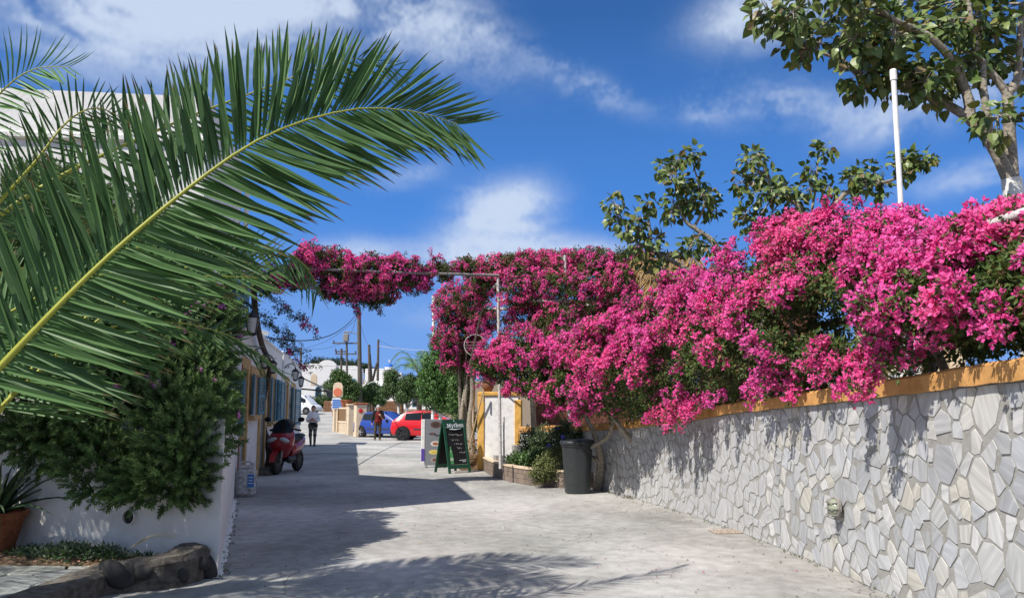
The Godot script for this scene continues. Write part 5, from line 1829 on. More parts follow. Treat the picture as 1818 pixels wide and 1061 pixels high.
func broad_tree(t: Node3D, limbs: Array, blobs: Array, rad: float, per: int, size: float, seed_: int) -> void:
	var r := RandomNumberGenerator.new()
	r.seed = seed_
	for q in limbs:
		var s := sh()
		var n: int = q[0].size() * 3
		s.tube(curve(q[0], n), steps(q[1], q[2], n), 10)
		wpart(t, "branch", s, M.bark)
	var kinds := [leaf_mesh(seed_, Color(0.11, 0.165, 0.045)), leaf_mesh(seed_ + 1, Color(0.16, 0.205, 0.06)), leaf_mesh(seed_ + 2, Color(0.08, 0.125, 0.038)), leaf_mesh(seed_ + 3, Color(0.20, 0.20, 0.06)), leaf_mesh(seed_ + 4, Color(0.17, 0.125, 0.06))]
	var tw := sh()
	var all := []
	for b0 in blobs:
		var b: Vector3 = b0 + Vector3(0, 0, r.randf_range(-0.55, 0.55) * (rad / 0.3))
		# twig from the closest limb
		var best := Vector3.ZERO
		var bd := 1e9
		for q in limbs:
			for f in 12:
				var p := along(q[0], f / 11.0)
				if p.distance_to(b) < bd:
					bd = p.distance_to(b)
					best = p
		tw.tube(curve([best, best.lerp(b, 0.5) + Vector3(0, 0.06, 0), b + (b - best).normalized() * rad * 0.5], 6), [0.02, 0.017, 0.014, 0.011, 0.008, 0.005], 5, false)
		for k in per:
			var u := rdir()
			var p: Vector3 = b + u * rad * pow(r.randf(), 0.5) * Vector3(1.15, 0.95, 1.15)
			if k % 5 == 0:
				tw.tube([b.lerp(p, 0.0), p], [0.006, 0.003], 3, false)
			var dir := (u * 0.8 + Vector3(r.randf_range(-0.5, 0.5), r.randf_range(-1.0, 0.1), r.randf_range(-0.5, 0.5))).normalized()
			var x := r.randf()
			var kind: int = 0 if x < 0.42 else 1 if x < 0.66 else 2 if x < 0.86 else 3 if x < 0.95 else 4
			var nn := (Vector3(0, 0.8, 0.3) + rdir() * 0.8).normalized()
			nn = (nn - dir * nn.dot(dir)).normalized()
			var L := size * r.randf_range(0.7, 1.2)
			all.append([Transform3D(Basis(dir.cross(nn) * L, dir * L, nn * L), p - t.position), kind, u.z + r.randf() * 0.4])
	wpart(t, "twigs", tw, M.bark, "stuff")
	all.sort_custom(func(a, c): return a[2] > c[2])
	var rest := [[], [], [], [], []]
	for i in all.size():
		if i < 300:
			shared(t, "leaf", kinds[all[i][1]], M.glossy_plant, all[i][0])
		else:
			rest[all[i][1]].append(all[i][0])
	for k in 5:
		if rest[k].size():
			scatter(t, "foliage", kinds[k], M.glossy_plant, rest[k], [])

func make_trees() -> void:
	rng.seed = 404
	# the tall tree with a whitewashed trunk on the terrace
	var a := thing("broadleaf_tree", "tall broadleaf tree with a whitewashed trunk leaning over the terrace", "tree", w3(6.0, 0.9, 9.2))
	var ww := sh()
	ww.tube(curve([w3(6.0, 0.88, 9.2), w3(5.98, 2.4, 9.2), w3(5.93, 3.5, 9.2), w3(5.90, 4.2, 9.2)], 12), [0.15, 0.145, 0.14, 0.135, 0.13, 0.125, 0.12, 0.118, 0.115, 0.112, 0.11, 0.11], 14)
	wpart(a, "trunk", ww, M.whitewash)
	var limbs := [
		[[w3(5.90, 4.12, 9.2), w3(5.77, 4.49, 9.2), w3(5.64, 4.73, 9.2), w3(5.47, 4.94, 9.2)], 0.082, 0.066],
		[[w3(5.47, 4.94, 9.2), w3(5.47, 5.15, 9.2), w3(5.41, 5.42, 9.2), w3(5.23, 5.66, 9.1), w3(4.98, 5.85, 9.0), w3(4.84, 5.95, 9.0), w3(4.46, 6.06, 8.9), w3(4.16, 6.22, 8.8), w3(3.96, 6.32, 8.8)], 0.065, 0.02],
		[[w3(5.50, 4.92, 9.2), w3(5.34, 5.11, 9.3), w3(5.17, 5.27, 9.4), w3(4.90, 5.46, 9.5), w3(4.50, 5.54, 9.6), w3(4.18, 5.91, 9.7), w3(3.80, 6.11, 9.8), w3(3.4, 6.25, 9.8)], 0.06, 0.018],
		[[w3(5.66, 4.7, 9.2), w3(5.62, 4.90, 9.1), w3(5.60, 5.19, 9.1), w3(5.62, 5.6, 9.1)], 0.055, 0.03],
		[[w3(5.92, 4.12, 9.22), w3(5.93, 4.57, 9.22), w3(5.93, 4.94, 9.2), w3(5.94, 5.26, 9.2)], 0.08, 0.06],
		[[w3(5.94, 5.24, 9.2), w3(5.84, 5.42, 9.2), w3(5.64, 5.71, 9.2), w3(5.54, 5.98, 9.1), w3(5.50, 6.4, 9.1)], 0.05, 0.025],
		[[w3(5.94, 5.24, 9.2), w3(6.07, 5.42, 9.2), w3(6.13, 5.77, 9.2), w3(6.21, 6.4, 9.2)], 0.055, 0.03],
		[[w3(5.97, 5.3, 9.2), w3(6.3, 5.6, 9.4), w3(6.8, 5.9, 9.6)], 0.05, 0.03]]
	var bl := [w3(3.26, 6.47, 9.4), w3(3.43, 6.30, 9.4), w3(3.70, 6.11, 9.4), w3(3.79, 6.44, 9.4), w3(4.12, 6.11, 9.4), w3(4.03, 5.80, 9.4), w3(4.52, 5.85, 9.4), w3(4.47, 5.53, 9.4), w3(4.92, 5.63, 9.4), w3(4.90, 5.36, 9.4), w3(5.2, 5.38, 9.4), w3(4.82, 6.26, 9.4), w3(4.49, 6.44, 9.4), w3(5.30, 6.11, 9.4), w3(5.40, 5.74, 9.4), w3(5.76, 6.11, 9.4), w3(5.75, 5.68, 9.4), w3(6.15, 6.18, 9.4), w3(6.21, 5.74, 9.4), w3(5.5, 4.78, 9.2), w3(5.47, 6.44, 9.4), w3(5.11, 6.41, 9.4), w3(5.96, 6.48, 9.4), w3(4.26, 5.56, 9.4), w3(3.9, 6.3, 9.0), w3(4.3, 6.0, 9.0), w3(4.7, 5.7, 9.7), w3(3.5, 6.6, 9.6), w3(4.2, 6.7, 9.4), w3(5.0, 6.7, 9.4), w3(5.8, 6.75, 9.3), w3(6.5, 6.4, 9.4), w3(6.7, 6.0, 9.5)]
	broad_tree(a, limbs, bl, 0.29, 68, 0.16, 500)
	# the loose tree behind the flowers
	var c := thing("broadleaf_tree", "loose sparse tree with upright leafy shoots rising behind the bougainvillea", "tree", w3(4.3, 0.9, 13.4))
	var tk := sh()
	tk.tube(curve([w3(4.3, 0.88, 13.4), w3(4.25, 2.0, 13.4), w3(4.2, 3.0, 13.4)], 8), [0.14, 0.135, 0.13, 0.12], 12)
	wpart(c, "trunk", tk, M.bark)
	var l2 := [
		[[w3(4.2, 2.95, 13.4), w3(3.75, 3.35, 13.7), w3(3.39, 3.71, 13.8), w3(3.03, 3.94, 13.8), w3(2.52, 4.23, 13.8), w3(2.14, 4.46, 13.8), w3(1.9, 4.9, 13.8)], 0.07, 0.015],
		[[w3(4.2, 2.95, 13.4), w3(3.75, 3.6, 13.4), w3(3.46, 4.28, 13.4), w3(3.17, 4.53, 13.4), w3(2.97, 4.69, 13.4), w3(2.86, 4.97, 13.4), w3(2.82, 5.6, 13.4)], 0.075, 0.012],
		[[w3(4.2, 2.95, 13.4), w3(4.7, 3.8, 13.2), w3(4.94, 4.34, 13.0), w3(4.77, 4.84, 13.0), w3(4.50, 5.02, 13.0), w3(4.33, 5.15, 13.0), w3(4.16, 5.7, 13.0)], 0.07, 0.012],
		[[w3(4.22, 2.95, 13.4), w3(4.6, 3.6, 12.9), w3(4.9, 4.3, 12.6), w3(5.32, 4.92, 12.5), w3(5.74, 5.07, 12.5), w3(6.15, 5.17, 12.5), w3(6.62, 5.43, 12.5)], 0.07, 0.012],
		[[w3(4.85, 4.2, 12.7), w3(4.9, 4.7, 12.8), w3(5.0, 5.2, 12.8), w3(5.05, 5.65, 12.8)], 0.03, 0.01],
		[[w3(2.4, 4.3, 13.8), w3(2.42, 4.7, 13.8), w3(2.38, 5.0, 13.8)], 0.025, 0.01],
		[[w3(3.1, 4.58, 13.4), w3(3.3, 5.0, 13.4), w3(3.2, 5.4, 13.4), w3(3.1, 5.8, 13.4)], 0.025, 0.01]]
	var b2 := [w3(1.82, 5.12, 13.8), w3(1.84, 4.81, 13.8), w3(1.98, 4.56, 13.8), w3(2.14, 4.71, 13.8), w3(2.37, 5.02, 13.8), w3(2.28, 4.71, 13.8), w3(2.18, 4.31, 13.8), w3(2.47, 4.41, 13.8), w3(2.37, 4.11, 13.8), w3(2.67, 4.21, 13.8), w3(2.68, 5.71, 13.4), w3(2.87, 5.76, 13.4), w3(3.10, 5.81, 13.4), w3(2.72, 5.41, 13.4), w3(2.91, 5.31, 13.4), w3(3.20, 5.41, 13.4), w3(2.81, 5.11, 13.4), w3(3.05, 5.01, 13.4), w3(3.24, 5.11, 13.4), w3(3.41, 5.16, 13.4), w3(3.43, 4.91, 13.4), w3(2.75, 4.87, 13.4), w3(3.17, 4.33, 13.4), w3(2.97, 4.18, 13.4), w3(3.36, 4.23, 13.4), w3(4.16, 5.80, 13.0), w3(3.96, 5.59, 13.0), w3(3.86, 5.29, 13.0), w3(4.10, 5.39, 13.0), w3(4.38, 5.39, 13.0), w3(3.94, 5.00, 13.0), w3(4.22, 5.00, 13.0), w3(4.51, 5.10, 13.0), w3(3.83, 4.67, 13.0), w3(4.06, 4.57, 13.0), w3(4.30, 4.62, 13.0), w3(4.58, 4.72, 13.0), w3(4.48, 4.43, 13.0), w3(4.74, 5.00, 13.0), w3(4.81, 5.05, 12.8), w3(4.91, 5.33, 12.8), w3(5.07, 5.70, 12.8), w3(5.18, 5.05, 12.8), w3(4.97, 4.67, 12.8), w3(5.62, 5.33, 12.5), w3(5.89, 5.33, 12.5), w3(6.17, 5.43, 12.5), w3(5.60, 5.06, 12.5), w3(5.96, 5.06, 12.5), w3(6.44, 5.43, 12.5), w3(6.62, 5.48, 12.5), w3(5.42, 5.13, 12.5), w3(6.24, 5.24, 12.5), w3(2.6, 3.9, 13.8), w3(3.1, 3.85, 13.8)]
	broad_tree(c, l2, b2, 0.175, 36, 0.145, 520)
	# dense green tree with a whitewashed stem across the lane
	clump_tree("laurel_tree", "dense glossy green tree with a whitewashed stem by the red car", "tree", w3(-2.62, 0, 29.5), 1.4, 0.09, [[-2.9, 2.3, 29.5, 0.6, 0.7, 0.6], [-2.85, 3.0, 29.4, 0.55, 0.7, 0.5], [-2.75, 1.9, 29.5, 0.6, 0.55, 0.6], [-2.2, 1.75, 29.5, 0.55, 0.4, 0.6], [-1.85, 2.1, 29.3, 0.35, 0.7, 0.5], [-2.55, 2.6, 29.5, 0.65, 0.6, 0.6], [-2.0, 2.9, 29.4, 0.5, 0.7, 0.6], [-2.65, 3.3, 29.5, 0.5, 0.6, 0.5], [-2.2, 3.8, 29.5, 0.5, 0.5, 0.5], [-2.75, 3.95, 29.5, 0.3, 0.45, 0.35], [-1.75, 3.3, 29.4, 0.35, 0.5, 0.4]], 2700, Color(0.10, 0.20, 0.05), 0.09, true)

# a tree or bush of many small leaf clumps; blobs [x, y, d, rx, ry, rd] in the world
func clump_tree(called: String, label: String, category: String, foot: Vector3, trunk_h: float, trunk_r: float, blobs: Array, count: int, col: Color, size: float, white := false, group := "") -> Node3D:
	var t := thing(called, label, category, foot, 0, group)
	if trunk_r > 0:
		var s := sh()
		var top := foot + Vector3(0, trunk_h, 0)
		s.tube(curve([foot + Vector3(0, -0.05, 0), foot.lerp(top, 0.5) + Vector3(trunk_r * 0.5, 0, 0), top], 8), steps(trunk_r * 1.15, trunk_r * 0.8, 8), 10)
		wpart(t, "trunk", s, M.whitewash if white else M.bark)
		var l := sh()
		for b in blobs:
			l.tube(curve([top - Vector3(0, 0.1, 0), top.lerp(w3(b[0], b[1], b[2]), 0.5) + Vector3(0, 0.1, 0), w3(b[0], b[1], b[2])], 6), steps(trunk_r * 0.6, trunk_r * 0.15, 6), 6, false)
		wpart(t, "limbs", l, M.bark)
	var m := sh(true)
	for k in 12:
		var u := (rdir() + Vector3(0, 0.1, 0)).normalized()
		m.col = col * rng.randf_range(0.65, 1.35)
		m.leaf(u * size * rng.randf_range(0.1, 1.0), (u + Vector3(0, -0.4, 0) + rdir() * 0.4).normalized(), Vector3.UP + rdir() * 0.6, size * rng.randf_range(0.8, 1.25), size * 0.5)
	var places := []
	var tints := []
	var tot := 0.0
	for b in blobs:
		tot += pow(b[3] * b[4] * b[5], 0.7)
	for b in blobs:
		for k in int(count * pow(b[3] * b[4] * b[5], 0.7) / tot):
			var u := rdir()
			var p := w3(b[0], b[1], b[2]) + Vector3(u.x * b[3], u.y * b[4], u.z * b[5]) * pow(rng.randf(), 0.35) * rng.randf_range(0.85, 1.15)
			if grit.get_noise_3dv(p * 2.0 / maxf(b[3], 0.4)) < -0.25:
				continue
			places.append(Transform3D(aim(u + rdir() * 0.5, rng.randf() * TAU, rng.randf_range(0.7, 1.25)), p - foot))
			tints.append(Color.WHITE * rng.randf_range(0.75, 1.25))
	scatter(t, "crown", m.mesh(), M.glossy_plant, places, tints)
	return t

# ---------------------------------------------------------------- the village at the end of the lane
func cube_house(at: Vector3, size: Vector3, turn: float, label: String, openings: Array, vault := 0.0) -> Node3D:
	# at: middle of its foot; openings on the front (+z): [x, y, w, h, arched, kind]
	var t := thing("village_house", label, "house", at, turn, "white houses on the slope")
	var s := sh()
	s.box(Vector3(0, size.y / 2 - 0.5, 0), Vector3(size.x, size.y + 1.0, size.z), Basis.IDENTITY, 0.06)
	part(t, "wall_body", s, M.bright_white)
	var p := sh()
	p.box(Vector3(0, size.y + 0.12, size.z / 2 - 0.1), Vector3(size.x - 0.02, 0.22, 0.2), Basis.IDENTITY, 0.04)
	p.box(Vector3(size.x / 2 - 0.1, size.y + 0.12, -0.11), Vector3(0.2, 0.22, size.z - 0.22), Basis.IDENTITY, 0.04)
	part(t, "parapet", p, M.bright_white)
	if vault > 0:
		var v := sh()
		var poly := PackedVector2Array()
		for k in 13:
			var a := PI * k / 12.0
			poly.append(Vector2(size.x / 2 - vault + cos(a) * vault, size.y - 0.05 + sin(a) * vault * 0.7))
		v.plate(poly, Vector3(0, 0, -size.z / 2), Basis.IDENTITY, size.z + 0.02)
		part(t, "vault", v, M.bright_white)
	for o in openings:
		var w := sh()
		var poly := PackedVector2Array([Vector2(-o[2] / 2, 0), Vector2(o[2] / 2, 0), Vector2(o[2] / 2, o[3])])
		if o[4]:
			for k in range(1, 8):
				var a := PI * k / 8.0
				poly.append(Vector2(cos(a) * o[2] / 2, o[3] + sin(a) * o[2] / 2))
		poly.append(Vector2(-o[2] / 2, o[3]))
		w.plate(poly, Vector3(o[0], o[1], size.z / 2 - 0.1), Basis.IDENTITY, 0.12)
		var frame := part(t, "window" if o[1] > 0.3 else "door", w, M.cream if o[5] == "pale" else M.blue_paint)
		var pane := sh()
		var inner := PackedVector2Array()
		for q in poly:
			inner.append(Vector2(q.x * 0.76, 0.1 + q.y * 0.84))
		pane.plate(inner, Vector3(o[0], o[1], size.z / 2 + 0.021), Basis.IDENTITY, 0.01)
		part(frame, "pane", pane, M.cream if o[5] == "pale" else M.dark_glass)
	return t

func utility_pole(foot: Vector3, head: Vector3, r: float, label: String, arms := []) -> Node3D:
	var t := thing("utility_pole", label, "utility pole", foot, 0, "utility poles")
	var s := sh()
	s.tube([foot - Vector3(0, 0.5, 0), foot.lerp(head, 0.5), head], [r, r * 0.88, r * 0.75], 10)
	wpart(t, "post", s, M.pole_wood)
	for a in arms:
		var c := head - Vector3(0, a[0], 0)
		var b := sh()
		b.box(c, Vector3(a[1], 0.12, 0.1))
		var arm := wpart(t, "crossarm", b, M.pole_wood)
		for k in 3:
			var i := sh()
			i.lathe([Vector2(0.03, 0.06), Vector2(0.07, 0.12), Vector2(0.04, 0.18), Vector2(0.07, 0.24), Vector2(0.0, 0.3)], 8, c + Vector3(a[1] * (k - 1) * 0.45, 0, 0))
			wpart(arm, "insulator", i, M.iron)
	return t

func cable(pole: Node3D, a: Vector3, b: Vector3, sag: float, r: float, m: Material) -> void:
	var s := sh()
	var pts := []
	for k in 15:
		var f := k / 14.0
		pts.append(a.lerp(b, f) - Vector3(0, sag * 4 * f * (1 - f), 0))
	s.tube(pts, [r], 5, false)
	wpart(pole, "cable", s, m)

func make_far_village() -> void:
	rng.seed = 606
	var g := func(x, d): return land(x, d)
	# houses on the slope
	cube_house(w3(-26.2, land(0, 104), 104), Vector3(7.2, 4.7, 6), 0.15, "large white house with arched windows and a rounded vault end", [[0.9, 2.2, 0.75, 1.1, true, "pale"], [1.5, 0.75, 0.8, 1.0, true, "dark"], [-2.0, 2.0, 1.4, 1.0, false, "dark"], [-2.1, 0.0, 1.0, 1.9, false, "dark"]], 1.1)
	cube_house(w3(-33.5, land(0, 106), 106), Vector3(7.5, 4.4, 6), 0.1, "long flat-roofed white house beyond the awning", [[1.5, 2.4, 0.9, 0.8, false, "dark"], [-0.5, 2.4, 0.9, 0.8, false, "dark"], [2.4, 0.0, 1.0, 2.0, false, "dark"]])
	cube_house(w3(-24.4, land(0, 122), 122), Vector3(3.4, 3.6, 5), 0.1, "narrow white house with a small bell gable behind the poles", [[-0.4, 1.7, 0.7, 1.0, false, "dark"], [0.7, 0.0, 0.9, 1.8, true, "dark"]], 0.7)
	cube_house(w3(-20.9, land(0, 128), 128), Vector3(3.6, 3.2, 5), -0.1, "small white house half hidden by the citrus trees", [[-0.6, 1.4, 0.8, 0.9, false, "dark"], [0.8, 0.0, 0.9, 1.9, false, "dark"]])
	cube_house(w3(-16.5, land(0, 110), 110), Vector3(4.2, 2.8, 5), -0.15, "pale square house behind the white parasol", [[-0.9, 1.2, 0.8, 0.9, false, "dark"], [0.9, 1.2, 0.8, 0.9, false, "dark"]])
	cube_house(w3(-11.4, land(0, 98), 98), Vector3(4.5, 2.6, 5), -0.1, "low white house seen beneath the far palm fronds", [[-1.2, 1.1, 0.8, 0.9, false, "dark"], [0.3, 0.0, 0.9, 1.9, false, "dark"]])
	cube_house(w3(-28.4, land(0, 135), 135), Vector3(4.5, 3.4, 5), 0.2, "white house on the slope in front of the dark pines", [[0.2, 1.5, 0.8, 0.9, false, "dark"]])
	# chapel
	var ch := thing("chapel", "small white chapel with a bright blue dome and cross", "chapel", w3(-33.6, land(0, 220) - 0.5, 220))
	var c1 := sh()
	c1.box(Vector3(0, 1.7, 0), Vector3(4.2, 3.4, 4.2), Basis.IDENTITY, 0.08)
	c1.lathe([Vector2(1.15, 3.38), Vector2(1.15, 4.0), Vector2(1.25, 4.02), Vector2(1.25, 4.15), Vector2(0, 4.15)], 12)
	part(ch, "wall_body", c1, M.bright_white)
	var c2 := sh()
	c2.lathe([Vector2(1.1, 4.15), Vector2(1.02, 4.6), Vector2(0.78, 4.98), Vector2(0.4, 5.2), Vector2(0, 5.28)], 16, Vector3.ZERO, Basis.IDENTITY, true)
	part(ch, "dome", c2, mat("dome_blue", lin(0.03, 0.16, 0.62), 0.5))
	var c3 := sh()
	c3.box(Vector3(0, 5.75, 0), Vector3(0.14, 1.0, 0.14))
	c3.box(Vector3(0, 5.9, 0.005), Vector3(0.6, 0.14, 0.12))
	part(ch, "cross", c3, M.bright_white)
	var c4 := sh()
	c4.box(Vector3(2.9, 1.3, 0.6), Vector3(1.5, 2.6, 1.8), Basis.IDENTITY, 0.08)
	part(ch, "porch", c4, M.bright_white)
	for k in 2:
		var c5 := sh()
		var poly := PackedVector2Array([Vector2(-0.22, 0), Vector2(0.22, 0), Vector2(0.22, 0.7), Vector2(0, 0.92), Vector2(-0.22, 0.7)])
		c5.plate(poly, Vector3(2.5 + k * 0.7, 1.3, 1.48), Basis.IDENTITY, 0.05)
		part(ch, "window", c5, M.dark_glass)
	# dark pines behind
	for q in [[-35.3, 150, 2.1, "rounded dark pine behind the long white house"], [-32.6, 152, 1.9, "dark pine with a flat crown above the vaulted house"], [-29.6, 150, 1.5, "small dark pine between the utility poles"], [-27.0, 148, 1.0, "low dark pine beside the tallest pole"]]:
		var h := land(0, q[1])
		var r: float = q[2]
		clump_tree("pine_tree", q[3], "pine tree", w3(q[0], h, q[1]), 2.2, 0.16, [[q[0], h + 2.4 + r * 0.5, q[1], r * 1.2, r * 0.75, r], [q[0] - r * 0.8, h + 2.2 + r * 0.3, q[1], r * 0.8, r * 0.5, r * 0.8], [q[0] + r * 0.8, h + 2.3 + r * 0.3, q[1], r * 0.8, r * 0.55, r * 0.8]], 900, Color(0.035, 0.065, 0.025), 0.22, false, "dark pines on the slope")
	# citrus trees by the gate and the parking place
	clump_tree("citrus_tree", "bushy citrus tree beside the cream gate and terracotta pots", "tree", w3(-11.2, land(0, 55), 55), 1.6, 0.09, [[-11.66, 3.4, 55, 0.8, 0.6, 0.7], [-10.9, 2.95, 55, 0.7, 0.5, 0.6], [-12.3, 3.0, 55, 0.6, 0.5, 0.6], [-11.9, 3.9, 55.2, 0.5, 0.4, 0.5], [-11.3, 2.3, 54.8, 0.8, 0.35, 0.5]], 1300, Color(0.08, 0.14, 0.04), 0.13)
	clump_tree("citrus_tree", "small leafy tree standing behind the gate pier with a red badge", "tree", w3(-10.0, land(0, 56), 56), 1.4, 0.08, [[-10.3, 2.5, 56, 0.7, 0.5, 0.6], [-9.7, 2.9, 56, 0.6, 0.5, 0.6], [-9.3, 2.2, 56, 0.6, 0.4, 0.5]], 900, Color(0.07, 0.13, 0.04), 0.13)
	clump_tree("citrus_tree", "open leafy tree with a pale stem behind the blue car", "tree", w3(-7.3, land(0, 52), 52), 1.5, 0.08, [[-7.4, 2.9, 52, 0.7, 0.55, 0.6], [-7.8, 3.6, 52, 0.5, 0.5, 0.5], [-6.9, 2.4, 52, 0.6, 0.4, 0.5], [-8.1, 2.7, 52, 0.4, 0.5, 0.5]], 1000, Color(0.085, 0.145, 0.045), 0.12, true)
	clump_tree("citrus_tree", "leafy tree with a whitewashed stem between the two cars", "tree", w3(-6.5, land(0, 50), 50), 1.5, 0.09, [[-6.4, 3.1, 50, 0.6, 0.6, 0.6], [-5.9, 2.7, 50, 0.6, 0.5, 0.5], [-6.7, 2.3, 50, 0.5, 0.4, 0.5], [-5.5, 3.3, 50, 0.5, 0.6, 0.5], [-5.2, 2.6, 50, 0.5, 0.5, 0.5]], 1200, Color(0.08, 0.135, 0.04), 0.12, true)
	clump_tree("green_bush", "green bush at the foot of the large vaulted house", "bush", w3(-21.0, land(0, 92), 92), 0.5, 0.06, [[-21.0, 2.5, 92, 1.2, 0.8, 0.9], [-22.3, 2.3, 92, 1.0, 0.7, 0.8]], 500, Color(0.06, 0.11, 0.03), 0.2)
	clump_tree("climbing_bush", "reddish green climber on the long white house", "bush", w3(-26.5, land(0, 96), 96), 0.5, 0.06, [[-26.6, 3.0, 96, 0.7, 1.5, 0.6], [-26.0, 4.2, 96, 0.8, 0.6, 0.6]], 500, Color(0.1, 0.11, 0.05), 0.2)
	# a palm behind the trees
	var pf := thing("palm_tree", "distant palm with pale drooping fronds beyond the parked cars", "palm tree", w3(-6.9, land(0, 60), 60))
	palm_trunk(pf, w3(-6.9, land(0, 60), 60), w3(-6.9, 4.1, 60), 0.2, 0.17)
	for k in 11:
		var a := PI * 0.05 + k * TAU / 11.0
		var e := Vector3(cos(a), 0, sin(a))
		var h := w3(-6.9, 4.1, 60)
		var up := 0.7 + 0.4 * (k % 3)
		frond(pf, [h, h + e * 0.8 + Vector3(0, up, 0), h + e * 1.6 + Vector3(0, up * 1.1, 0), h + e * 2.3 + Vector3(0, up * 0.5, 0)], 0.6, 30, Vector3(0, 1, 0), false, 80 + k, 0.03, -0.2, 0.15, 1.7)
	# poles and wires
	var p1 := utility_pole(w3(-10.25, 0.2, 55), w3(-10.57, 8.5, 55), 0.17, "tallest grey utility pole beside the lane with a thick cable to the houses", [])
	cable(p1, w3(-10.57, 8.3, 55), facade_point(17.5, 3.2, -0.3), 0.9, 0.022, M.iron)
	cable(p1, w3(-10.57, 8.45, 55), w3(-15.5, 8.2, 75), 0.5, 0.014, M.iron)
	cable(p1, w3(-10.57, 8.0, 55), w3(-12.48, 7.1, 70), 0.4, 0.012, M.iron)
	cable(p1, w3(-10.57, 7.9, 55), w3(-15.79, 6.1, 60), 0.5, 0.012, M.iron)
	var lampa := sh()
	lampa.tube(curve([w3(-10.5, 6.6, 55), w3(-10.9, 6.75, 55), w3(-11.2, 6.8, 54.9)], 6), [0.03], 6)
	lampa.box(w3(-11.35, 6.8, 54.9), Vector3(0.4, 0.1, 0.16), Basis.IDENTITY, 0.03)
	wpart(p1, "street_lamp_arm", lampa, M.grey_pipe)
	var p2 := utility_pole(w3(-15.7, land(0, 60), 60), w3(-15.79, 6.15, 60), 0.11, "thin dark utility pole above the low white row", [])
	cable(p2, w3(-15.79, 6.05, 60), w3(-15.5, 7.9, 75), 0.3, 0.012, M.iron)
	var p3 := utility_pole(w3(-15.2, land(0, 75), 75), w3(-15.51, 8.6, 75), 0.12, "utility pole with crossarms, insulators and a small transformer", [[0.9, 2.6], [1.9, 2.0]])
	var tf := sh()
	tf.box(w3(-15.5, 8.2, 74.8), Vector3(0.5, 0.7, 0.4), Basis.IDENTITY, 0.05)
	wpart(p3, "transformer", tf, M.grey_pipe)
	utility_pole(w3(-15.95, land(0, 75), 75.3), w3(-16.0, 7.2, 75.3), 0.13, "stout utility pole just beside the transformer pole", [[0.25, 1.2]])
	var p5 := utility_pole(w3(-12.25, land(0, 70), 70), w3(-12.48, 7.15, 70), 0.15, "utility pole propped by a slanting strut over the citrus trees", [])
	var strut := sh()
	strut.tube([w3(-12.42, 6.4, 70), w3(-11.9, land(0, 70), 70.3)], [0.11], 8)
	wpart(p5, "strut", strut, M.pole_wood)
	var p6 := utility_pole(w3(-11.7, land(0, 70), 70.4), w3(-11.75, 7.65, 70.4), 0.13, "tall utility pole with a leaning brace beyond the parasol", [])
	var st2 := sh()
	st2.tube([w3(-11.8, 5.6, 70.3), w3(-12.7, 2.0, 70.8)], [0.1], 8)
	wpart(p6, "strut", st2, M.pole_wood)
	cable(p6, w3(-11.75, 7.1, 70.4), w3(-3.0, 6.3, 62), 0.3, 0.016, M.white_pipe)
	cable(p6, w3(-11.75, 7.6, 70.4), w3(-3.5, 4.8, 70), 0.3, 0.012, M.iron)
	# cream gate, its piers and the wall behind the parked cars
	var gate := thing("garden_gate", "cream garden gate with a wooden upper panel and pale slats", "gate", w3(-10.2, 0.04, 49.0))
	var gdir := (w3(-9.55, 0, 47.6) - w3(-10.75, 0, 50.2)).normalized()
	var gb := Basis(gdir, Vector3.UP, gdir.cross(Vector3.UP))
	var g0 := w3(-10.75, 0, 50.2)
	var g1 := sh()
	for x in [0.06, 2.3]:
		g1.box(g0 + gdir * x + Vector3(0, 0.85, 0), Vector3(0.12, 1.7, 0.1), gb, 0.01)
	for y in [0.12, 0.8, 1.62]:
		g1.box(g0 + gdir * 1.18 + Vector3(0, y, 0), Vector3(2.1, 0.1, 0.09), gb, 0.01)
	wpart(gate, "frame", g1, M.cream)
	var g2 := sh()
	g2.box(g0 + gdir * 1.18 + Vector3(0, 1.21, 0), Vector3(2.08, 0.7, 0.04), gb)
	wpart(gate, "panel", g2, M.door_wood)
	for k in 12:
		var sl := sh()
		sl.box(g0 + gdir * (0.25 + k * 0.17) + Vector3(0, 0.46, 0), Vector3(0.12, 0.56, 0.03), gb)
		wpart(gate, "slat", sl, M.cream)
	for q in [[-9.35, 47.1, 0.4, 1.75, "cream gate pier next to the wooden-panelled gate"], [-8.45, 45.2, 0.62, 1.8, "broad cream gate pier with a red badge beside the blue car"], [-11.0, 50.6, 0.3, 1.6, "slim pale gate pier under the round sign"]]:
		var t := thing("gate_pier", q[4], "gate pier", w3(q[0], 0.02, q[1]), 0.4, "gate piers")
		var s := sh()
		s.box(Vector3(0, q[3] / 2, 0), Vector3(q[2], q[3], q[2]), Basis.IDENTITY, 0.03)
		part(t, "shaft", s, M.cream)
		var k := sh()
		k.box(Vector3(0, q[3] + 0.04, 0), Vector3(q[2] + 0.12, 0.09, q[2] + 0.12), Basis.IDENTITY, 0.03)
		part(t, "cap", k, M.terracotta if q[2] > 0.5 else M.cream)
		if q[2] > 0.5:
			var bd := sh()
			bd.lathe([Vector2(0.12, 0.0), Vector2(0.12, 0.02), Vector2(0.0, 0.03)], 12, Vector3(-0.05, 1.45, q[2] / 2), Basis(Vector3.RIGHT, Vector3(0, 0, 1), Vector3.DOWN) )
			part(t, "badge", bd, mat("badge_red", lin(0.6, 0.03, 0.03), 0.5))
